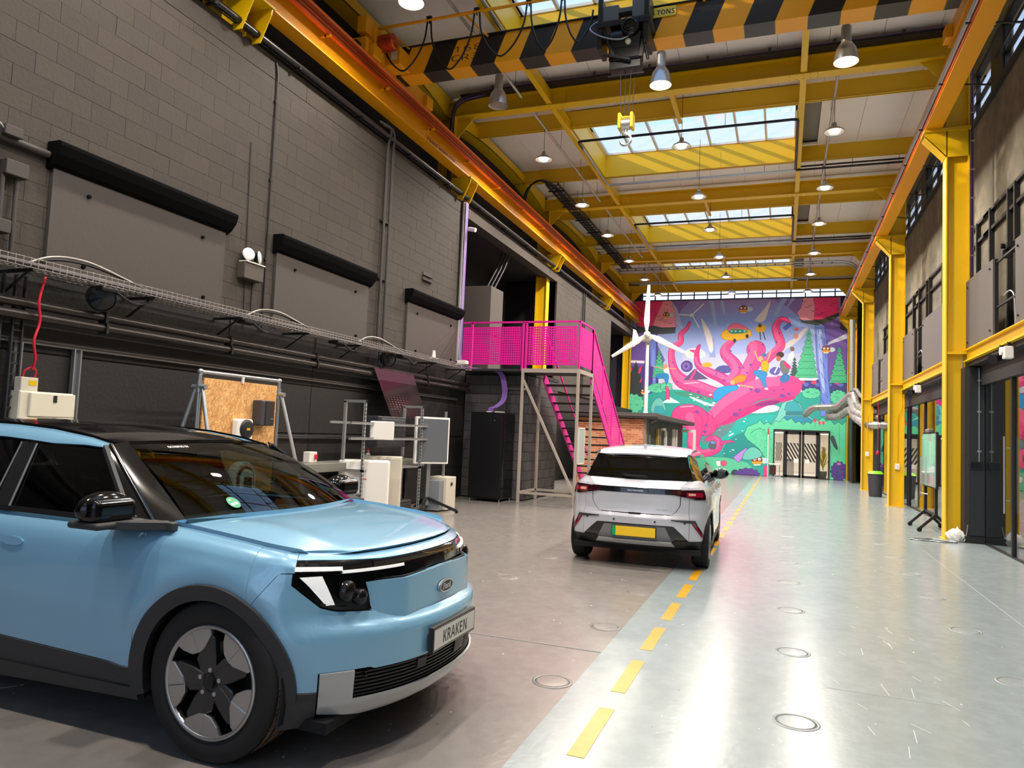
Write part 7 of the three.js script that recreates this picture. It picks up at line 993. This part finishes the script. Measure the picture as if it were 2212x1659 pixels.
{ // brick cabin with a wind turbine on its roof
  const brick = canvas(512, 256, (c, w, h) => { c.fillStyle = '#c9a68c'; c.fillRect(0, 0, w, h); for (let r = 0; r < 16; r++) for (let k = -1; k < 9; k++) { c.fillStyle = ['#c4714c', '#b8623f', '#cf8059', '#bd6a49', '#d08f68'][(rnd() * 5) | 0]; c.fillRect(k * 60 + (r % 2) * 30 + 2, r * 16 + 2, 56, 12); } }); brick.wrapS = brick.wrapT = THREE.RepeatWrapping; brick.repeat.set(1 / 1.92, 1 / 1.2);
  const t = thing('brick_cabin', 'small brick demonstration cabin with a flat black roof at the foot of the mural', 'cabin', [0, 0, 0]), x0 = -6.6, x1 = -4.28, z0 = -24.3, z1 = -34.6, bk = mat('#23221f', 0.6);
  mesh('brick_wall', bx(x0, x1 - 0.08, 0, 2.22, z0 - 0.25, z0), mat('#ffffff', 0.85, 0, { map: brick }), t); mesh('brick_edge', bx(x1 - 0.08, x1, 0, 2.24, z0 - 0.25, z0 + 0.01, 0.004), mat('#8f7a68', 0.7), t);
  mesh('side_wall', [bx(x1 - 0.25, x1 - 0.1, 0, 2.24, z1, z0 - 0.25), bx(x0, x0 + 0.1, 0, 2.24, z1, z0 - 0.25), bx(x0, x1 - 0.1, 0, 2.24, z1, z1 + 0.1)], bk, t);
  mesh('roof', bx(x0 - 0.2, x1 + 0.42, 2.24, 2.4, z1 - 0.2, z0 + 0.25, 0.01), mat('#3a3636', 0.6), t); mesh('fascia', bx(x0 - 0.2, x1 + 0.44, 2.3, 2.42, z0 + 0.24, z0 + 0.27), mat('#55504f', 0.6), t);
  const fr = M.white; for (const [a, b, h, m] of [[-25.2, -25.35, 1.7, M.galv], [-26.0, -26.1, 1.35, fr], [-27.0, -27.3, 1.95, mat('#a8924a', 0.5)], [-27.5, -27.7, 1.95, mat('#8c7a3e', 0.5)], [-29.0, -29.25, 2.0, fr], [-31.2, -31.4, 2.0, fr], [-32.0, -32.3, 2.0, fr]]) mesh('door_post', bx(x1 - 0.12, x1 - 0.02, 0, h, b, a), m, t);
  mesh('door_lintel', bx(x1 - 0.12, x1 - 0.02, 1.9, 2.0, -29.25, -28.2), fr, t); mesh('corner_post', bx(x1 - 0.06, x1 + 0.02, 0, 2.24, z0 - 0.42, z0 - 0.28), mat('#4a4a4c', 0.5), t); mesh('lamp_bracket', bar([x1 + 0.02, 2.1, z0 - 0.6], [x1 + 0.2, 2.2, z0 - 0.9], 0.04, 0.04), M.galv, t);
  const w = thing('white_door_frame', 'white open door frame standing beyond the brick cabin corner', 'door frame', [-3.85, 0, -34.2]); mesh('jamb', bx(0.0, 0.12, 0, 2.05, -0.06, 0.06, 0.004), fr, w); mesh('jamb', bx(-0.75, -0.66, 0, 2.05, -0.06, 0.06, 0.004), fr, w); mesh('head', bx(-0.75, 0.12, 1.93, 2.05, -0.058, 0.058), fr, w);
  // turbine
  const wm = mat('#e8e5dd', 0.4), u = thing('wind_turbine', 'white three-bladed wind turbine standing on the cabin roof in front of the mural', 'wind turbine', [-4.5, 2.42, -25.4]);
  mesh('base_flange', lathe([[0, 0], [0.14, 0], [0.14, 0.02], [0.08, 0.05], [0.07, 0.1], [0, 0.1]], 20), wm, u); mesh('tower', lathe([[0.068, 0.02], [0.062, 1.2], [0.055, 2.5], [0, 2.52]], 18), wm, u);
  const hy = 2.68, n = mesh('nacelle', T(lathe([[0, -0.16], [0.07, -0.15], [0.13, -0.02], [0.14, 0.12], [0.1, 0.28], [0.05, 0.42], [0, 0.44]], 20).rotateX(-PI / 2), 0, hy, 0.0, 0, 0.95), wm, u);
  mesh('yaw_bearing', [rod([0, 2.44, 0], [0, 2.6, 0], 0.07, 14), rod([0, 2.5, 0.02], [0.05, 2.48, 0.1], 0.04, 10)], M.galv, u);
  const nx = Math.sin(0.95), nz = Math.cos(0.95); // rotor axis
  mesh('tail_boom', rod([-0.3 * nx, hy, -0.28 * nz], [-0.55 * nx, hy - 0.02, -0.5 * nz], 0.03, 8), wm, n); { const f = mesh('tail_fin', T(poly([[0, 0.05], [0, -0.12], [-0.16, -0.3], [-0.24, -0.25], [-0.2, 0.34], [-0.1, 0.3]], 0.015), -0.36, hy, -0.2, 0, 0.25), wm, n); }
  // rotor in a plane that faces the camera side: three long tapered blades
  const hub = mesh('hub', T(lathe([[0, 0.12], [0.06, 0.1], [0.11, 0.02], [0.12, -0.05], [0, -0.06]], 20).rotateX(PI / 2), 0, hy + 0.1, 0.2), wm, u);
  for (const [a, L] of [[0.02, 1.62], [2.04, 1.42], [-2.14, 1.32]]) {
    const gs = shell((s, v) => { const w = lerp(0.06, 0.17, Math.min(1, v * 5)) * lerp(1, 0.42, clamp((v - 0.2) / 0.8, 0, 1)) + 0.02, y = 0.12 + v * L; return [lerp(-w * 0.68, w * 0.42, s), y, 0.03 * Math.sin(s * PI) + 0.02 * (s - 0.5)]; }, 4, 14, 0.03);
    gs.forEach((g) => g.rotateZ(-a).translate(0, hy + 0.1, 0.22)); mesh('blade', gs, wm, hub);
  }
}
{ // silver ducts in the far right corner
  const al = mat('#b9bab6', 0.32, 0.75), al2 = mat('#a8aaa6', 0.4, 0.7);
  const D = (l, pts, r) => { const t = thing('silver_duct', l, 'duct', [0, 0, 0]); mesh('duct', pipe(pts, r, 0.28, 14), al, t); const c = []; for (let i = 0; i < pts.length - 1; i++) { const a = V(...pts[i]), b = V(...pts[i + 1]); if (a.distanceTo(b) < 0.7) continue; for (const f of [0.3, 0.7]) { const p = a.clone().lerp(b, f), q = a.clone().lerp(b, f + 0.02); mesh('joint_band', rod(p.toArray(), q.toArray(), r + 0.012, 14), al2, t); } } };
  D('longest silver duct, ending in front of the mural above the glass doors', [[0.95, 2.95, -35.9], [1.25, 3.28, -35.4], [2.2, 3.28, -34.6], [2.72, 3.85, -33.2], [2.78, 3.3, -32.6], [2.95, 3.02, -31.2], [3.5, 3.02, -30.5]], 0.14);
  D('middle silver duct, doubling the upper bend beside the yellow columns', [[1.9, 3.12, -35.6], [2.3, 3.2, -34.9], [2.66, 3.62, -33.6], [2.62, 3.0, -31.6], [2.95, 2.72, -30.6], [3.6, 2.72, -29.9]], 0.15);
  D('lowest silver duct, with a short open end by the mural', [[1.85, 2.88, -35.2], [2.25, 2.85, -34.6], [2.6, 3.15, -33.2], [2.64, 2.75, -31.4], [2.9, 2.42, -30.3], [3.6, 2.42, -29.6]], 0.15);
  D('thin silver duct highest of the group, above the yellow corbels', [[2.3, 3.5, -34.4], [2.8, 4.0, -33.0], [2.85, 3.6, -31.6], [3.0, 3.35, -30.6], [3.6, 3.35, -29.8]], 0.07);
  const t = thing('wall_duct', 'tall grey vertical duct on the column side above the silver ducts', 'duct', [2.66, 0, -33.2]); mesh('duct', rod([0, 3.9, 0], [0, 6.9, 0], 0.11, 14), al2, t); for (const y of [4.6, 5.6]) mesh('joint_band', rod([0, y, 0], [0, y + 0.03, 0], 0.122, 14), al, t);
}
{ // balcony edge: yellow beam and grey boards
  const grey = mat('#5b5552', 0.7, 0, { bumpMap: bumpFine, bumpScale: 0.0015 });
  for (let i = 1; i < 5; i++) {
    const zf = FR[i], L = FR[i + 1] - zf, l = ['in the farthest bay', 'in the bay with the silver ducts', 'in the bay of the wheeled glass board', 'in the nearest bay over the glass fronts'][i - 1];
    const b = thing('balcony_beam', `yellow balcony edge beam ${l}`, 'beam', [3.1, 3.2, 0]); mesh('web', bx(-0.012, 0.012, 0.02, 0.2, zf + 0.2, zf + L - 0.2), M.yellow, b); mesh('flange', bx(-0.07, 0.07, 0, 0.022, zf + 0.2, zf + L - 0.2), M.yellow, b); mesh('flange', bx(-0.07, 0.07, 0.2, 0.218, zf + 0.2, zf + L - 0.2), M.yellow, b);
    [[0.12, 1.93, 'far'], [3.12, 6.9, 'near']].forEach(([a, c, w]) => { const t = thing('balcony_board', `grey balcony board at the ${w} end ${l}`, 'board', [3.12, 0, 0]); mesh('board', bx(-0.03, 0.0, 3.42, 4.68, zf + a, zf + c, 0.004), grey, t); for (const z of [zf + a + 0.15, zf + c - 0.15]) for (const y of [3.55, 4.55]) mesh('bolt', rod([-0.05, y, z], [-0.03, y, z], 0.018, 6), M.black, t); for (const z of [zf + a + 0.02, zf + c - 0.02]) mesh('support', bx(0, 0.05, 3.2, 4.68, z - 0.02, z + 0.02), M.black, t); });
    const r = thing('balcony_gap_rail', `black rails between the balcony boards ${l}`, 'railing', [3.15, 0, 0]); for (const y of [3.9, 4.62]) mesh('rail', bx(-0.015, 0.015, y - 0.015, y + 0.015, zf + 1.93, zf + 3.12), M.black, r); mesh('hoop', pipe([[0, 3.42, zf + 2.9], [0, 3.95, zf + 2.85], [0, 4.05, zf + 2.6], [-0.02, 4.0, zf + 2.4]], 0.012, 0.15, 6), M.galv, r);
    if (i > 1) { const s = thing('stage_light', `black spotlight under the balcony beam ${l}`, 'spotlight', [3.05, 3.08, zf + 2.6]); mesh('body', rod([0, -0.02, 0], [-0.16, -0.1, 0.18], 0.07, 14), M.black, s); mesh('clamp', bx(-0.03, 0.05, 0.02, 0.13, -0.03, 0.03), M.darkSteel, s); const e = thing('emergency_unit', `white emergency light under the balcony beam ${l}`, 'emergency light', [3.04, 2.98, zf + 3.0]); mesh('body', bx(-0.07, 0.05, -0.02, 0.16, -0.07, 0.07, 0.015), M.white, e); mesh('lamp_head', T(new THREE.CylinderGeometry(0.06, 0.06, 0.05, 18), -0.07, 0.1, -0.06, 0, 0, PI / 2), M.white, e); mesh('arm', bx(-0.02, 0.02, 0.155, 0.225, -0.02, 0.02), M.black, e); }
  }
}
{ // glass fronts
  const tintG = mat('#dfe6e4', 0.015, 0, { transmission: 1, thickness: 0, ior: 1.55 }), blk = mat('#191a1c', 0.45);
  const front = (z0, z1, posts, l) => { const t = thing('glazed_partition', l, 'glazing', [XR, 0, 0]); mesh('sill', bx(-0.02, 0.06, 0, 0.03, z1, z0), blk, t); for (let i = 0; i < posts.length - 1; i++) mesh('glass_pane', bx(0.0, 0.01, 0.03, 2.78, posts[i + 1] + 0.02, posts[i] - 0.02), tintG, t); for (const z of posts) mesh('post', bx(-0.03, 0.06, 0.03, 2.78, z - 0.035, z + 0.035), blk, t); return t; };
  const g = front(-7.9, -14.84, [-7.94, -10.3, -13.21], 'near glass front beside the black pier, with a long steel pull handle'); mesh('glass_pane', bx(0.0, 0.01, 0.03, 2.78, -14.83, -13.25), tintG, g);
  mesh('pull_handle', [rod([-0.08, 0.66, -13.38], [-0.08, 1.86, -13.38], 0.016, 10), rod([-0.08, 0.86, -13.38], [0, 0.86, -13.38], 0.01, 8), rod([-0.08, 1.68, -13.38], [0, 1.68, -13.38], 0.01, 8)], M.steel, g);
  front(-15.6, -22.95, [-15.7, -18.2, -20.6, -22.92], 'glass front behind the wheeled board, between the first two columns'); front(-23.2, -29.8, [-23.25, -26.5, -29.75], 'far glass front behind the green-lidded bin');
  const p = thing('black_pier', 'black pier between the nearest yellow column and the near glass front', 'pier', [0, 0, 0]); mesh('pier_body', bx(3.14, XR + 0.4, 0.0, 3.1, -15.3, -14.95), mat('#232427', 0.5), p); mesh('face_panel', bx(3.1, XR, 0.13, 3.1, -14.96, -14.9, 0.004), mat('#26282b', 0.35), p); mesh('skirting', bx(3.02, XR, 0, 0.12, -14.97, -14.87, 0.004), mat('#141416', 0.5), p); mesh('side_return', bx(3.02, 3.12, 0.0, 3.1, -15.2, -14.92), mat('#2e2a28', 0.6), p);
  const s = thing('wall_screen', 'small black touch screen on the pier with a pale conduit above it', 'screen', [3.2, 1.36, -14.9]); mesh('bezel', cb(0, 0, 0.015, 0.2, 0.14, 0.03, 0.008), M.black, s); mesh('screen', cb(0, 0.005, 0.031, 0.17, 0.11, 0.002), M.blackGloss, s); mesh('conduit', [rod([0.04, 0.07, 0.012], [0.04, 1.72, 0.012], 0.012, 8), ...[0.25, 0.95, 1.5].map((y) => cb(0.04, y, 0.01, 0.06, 0.03, 0.02))], M.galv, s);
}
{ // things standing by the columns
  const t = thing('rubbish_bin', 'dark grey bin with a bright green lid between the far yellow columns', 'bin', [2.86, 0, -26.6]); mesh('body', T(new THREE.CylinderGeometry(0.3, 0.25, 0.72, 4, 1), 0, 0.37, 0, 0, PI / 4), mat('#3a3a3f', 0.55), t); mesh('lid', [T(new THREE.CylinderGeometry(0.24, 0.31, 0.09, 4, 1), 0, 0.785, 0, 0, PI / 4)], mat('#7fcc16', 0.45), t); mesh('rim', T(new THREE.CylinderGeometry(0.315, 0.315, 0.03, 4, 1), 0, 0.73, 0, 0, PI / 4), mat('#33333a', 0.55), t);
  const w = thing('glass_board', 'wheeled glass writing board on a black stand beside the nearest yellow column', 'board', [2.78, 0, -16.75]);
  mesh('board', bx(-0.03, 0.0, 0.88, 1.92, -0.7, 0.72, 0.006), mat('#9fb5ae', 0.08, 0, { clearcoat: 1, clearcoatRoughness: 0.03 }), w); mesh('board_frame', [bx(-0.01, 0.03, 1.9, 1.95, -0.72, 0.74), bx(-0.01, 0.03, 0.85, 0.89, -0.72, 0.74), bx(-0.01, 0.03, 0.85, 1.95, 0.72, 0.75), bx(-0.01, 0.03, 0.85, 1.95, -0.75, -0.72)], M.black, w); mesh('camera_bar', bx(-0.06, 0.04, 1.95, 2.02, -0.15, 0.25, 0.02), mat('#6d6a66', 0.5), w);
  mesh('handle_tube', [rod([-0.08, 0.62, -0.5], [-0.08, 1.45, -0.5], 0.013, 8), rod([-0.08, 0.7, -0.5], [0.02, 0.7, -0.2], 0.012, 8)], M.steel, w);
  for (const z of [-0.62, 0.5]) { mesh('stand_post', bx(0.01, 0.06, 0.28, 1.0, z - 0.03, z + 0.03), M.black, w); for (const s of [-1, 1]) { mesh('stand_foot', bar([0.03, 0.34, z], [0.03 + s * 0.27, 0.07, z], 0.035, 0.05), M.black, w); mesh('castor', T(new THREE.CylinderGeometry(0.045, 0.045, 0.035, 16), 0.03 + s * 0.28, 0.045, z, PI / 2, 0.5), M.rubber, w); } }
  mesh('stand_rail', bx(0.02, 0.05, 0.32, 0.36, -0.62, 0.5), M.black, w);
  const c = thing('cable_coil', 'loops of grey cable lying on the floor at the foot of the nearest column', 'cable', [2.55, 0, -14.75]); const lp = []; for (let k = 0; k <= 40; k++) { const a = k / 40 * 4.2 * PI; lp.push([-0.05 + (0.34 + 0.05 * Math.sin(k)) * Math.cos(a), 0.012 + 0.004 * (k % 3), (0.16 + 0.03 * Math.cos(k * 1.7)) * Math.sin(a)]); } lp.push([0.45, 0.02, -0.1], [0.53, 0.4, -0.2], [0.5, 0.9, -0.42]); mesh('cable', pipe(lp, 0.009, null, 6), M.galv, c); mesh('riser', rod([0.5, 0.9, -0.42], [0.5, 3.4, -0.5], 0.012, 6), M.conduit, c);
  const b = thing('dust_bag', 'crumpled white plastic bag at the foot of the nearest column', 'bag', [2.9, 0, -14.98]); const bg = new THREE.IcosahedronGeometry(0.15, 3), bp = bg.attributes.position; for (let i = 0; i < bp.count; i++) { const x = bp.getX(i), y = bp.getY(i), z = bp.getZ(i), n = 1 + 0.16 * Math.sin(x * 40 + y * 23) * Math.cos(z * 37 + y * 11); bp.setXYZ(i, x * n, Math.max(-0.1, y * n * 0.8), z * n * 0.8); } bg.computeVertexNormals(); mesh('bag', bg.translate(0, 0.1, 0), mat('#e4e2de', 0.5), b); mesh('knot', T(new THREE.ConeGeometry(0.04, 0.08, 8), 0.03, 0.24, 0), mat('#e4e2de', 0.5), b);
  for (const [x, y, z, l] of [[2.98, 1.1, -22.7, 'small white socket box with a conduit on the middle yellow column'], [2.95, 1.35, -30.05, 'small white socket box on the far yellow column']]) { const s = thing('socket_box', l, 'socket', [x, y, z]); mesh('box', bx(-0.06, 0.06, -0.08, 0.08, 0, 0.05, 0.008), M.white, s); mesh('conduit', pipe([[0, 0.08, 0.02], [0, 1.4, 0.02], [0.1, 1.6, 0.02], [0.1, 2.2, 0.02]], 0.012, 0.06, 6), M.yellow, s); mesh('switch', bx(-0.02, 0.02, -0.02, 0.03, 0.05, 0.06), M.pale, s); }
  const v = thing('vertical_tray', 'vertical tray of lilac cables beside the nearest yellow column', 'cable tray', [3.22, 0, -15.55]); mesh('tray', bx(-0.06, 0.08, 3.42, 8.6, -0.02, 0.0), M.galv, v); for (let k = 0; k < 4; k++) mesh('cable', rod([-0.04 + k * 0.03, 3.45, 0.015], [-0.04 + k * 0.03, 8.9, 0.015], 0.012, 6), k % 2 ? M.purple : mat('#a99cc0', 0.5), v); for (let y = 3.6; y < 8.4; y += 0.55) mesh('strap', bx(-0.07, 0.09, y, y + 0.03, 0, 0.032), M.pale, v);
  const pr = thing('projector', 'small black projector clamped to the balcony rail beside the nearest board', 'projector', [3.25, 4.72, -13.0]); mesh('body', bx(-0.1, 0.12, 0, 0.12, -0.16, 0.16, 0.02), M.black, pr); mesh('lens', rod([-0.1, 0.06, 0.06], [-0.15, 0.06, 0.06], 0.04, 14), M.blackGloss, pr); mesh('clamp', bx(-0.12, 0.02, -0.11, 0, -0.04, 0.04), M.darkSteel, pr);
  const rc = thing('pull_switch', 'red pull cord with a red handle hanging behind the far yellow columns', 'cord', [3.0, 0, -27.3]); mesh('cord', rod([0, 1.5, 0], [0, 3.19, 0], 0.01, 6), M.redPlastic, rc); mesh('handle', T(lathe([[0, 0], [0.05, 0.02], [0.04, 0.1], [0.012, 0.16], [0, 0.16]], 14), 0, 1.36, 0), M.redPlastic, rc);
}

renderer.render(scene, camera);
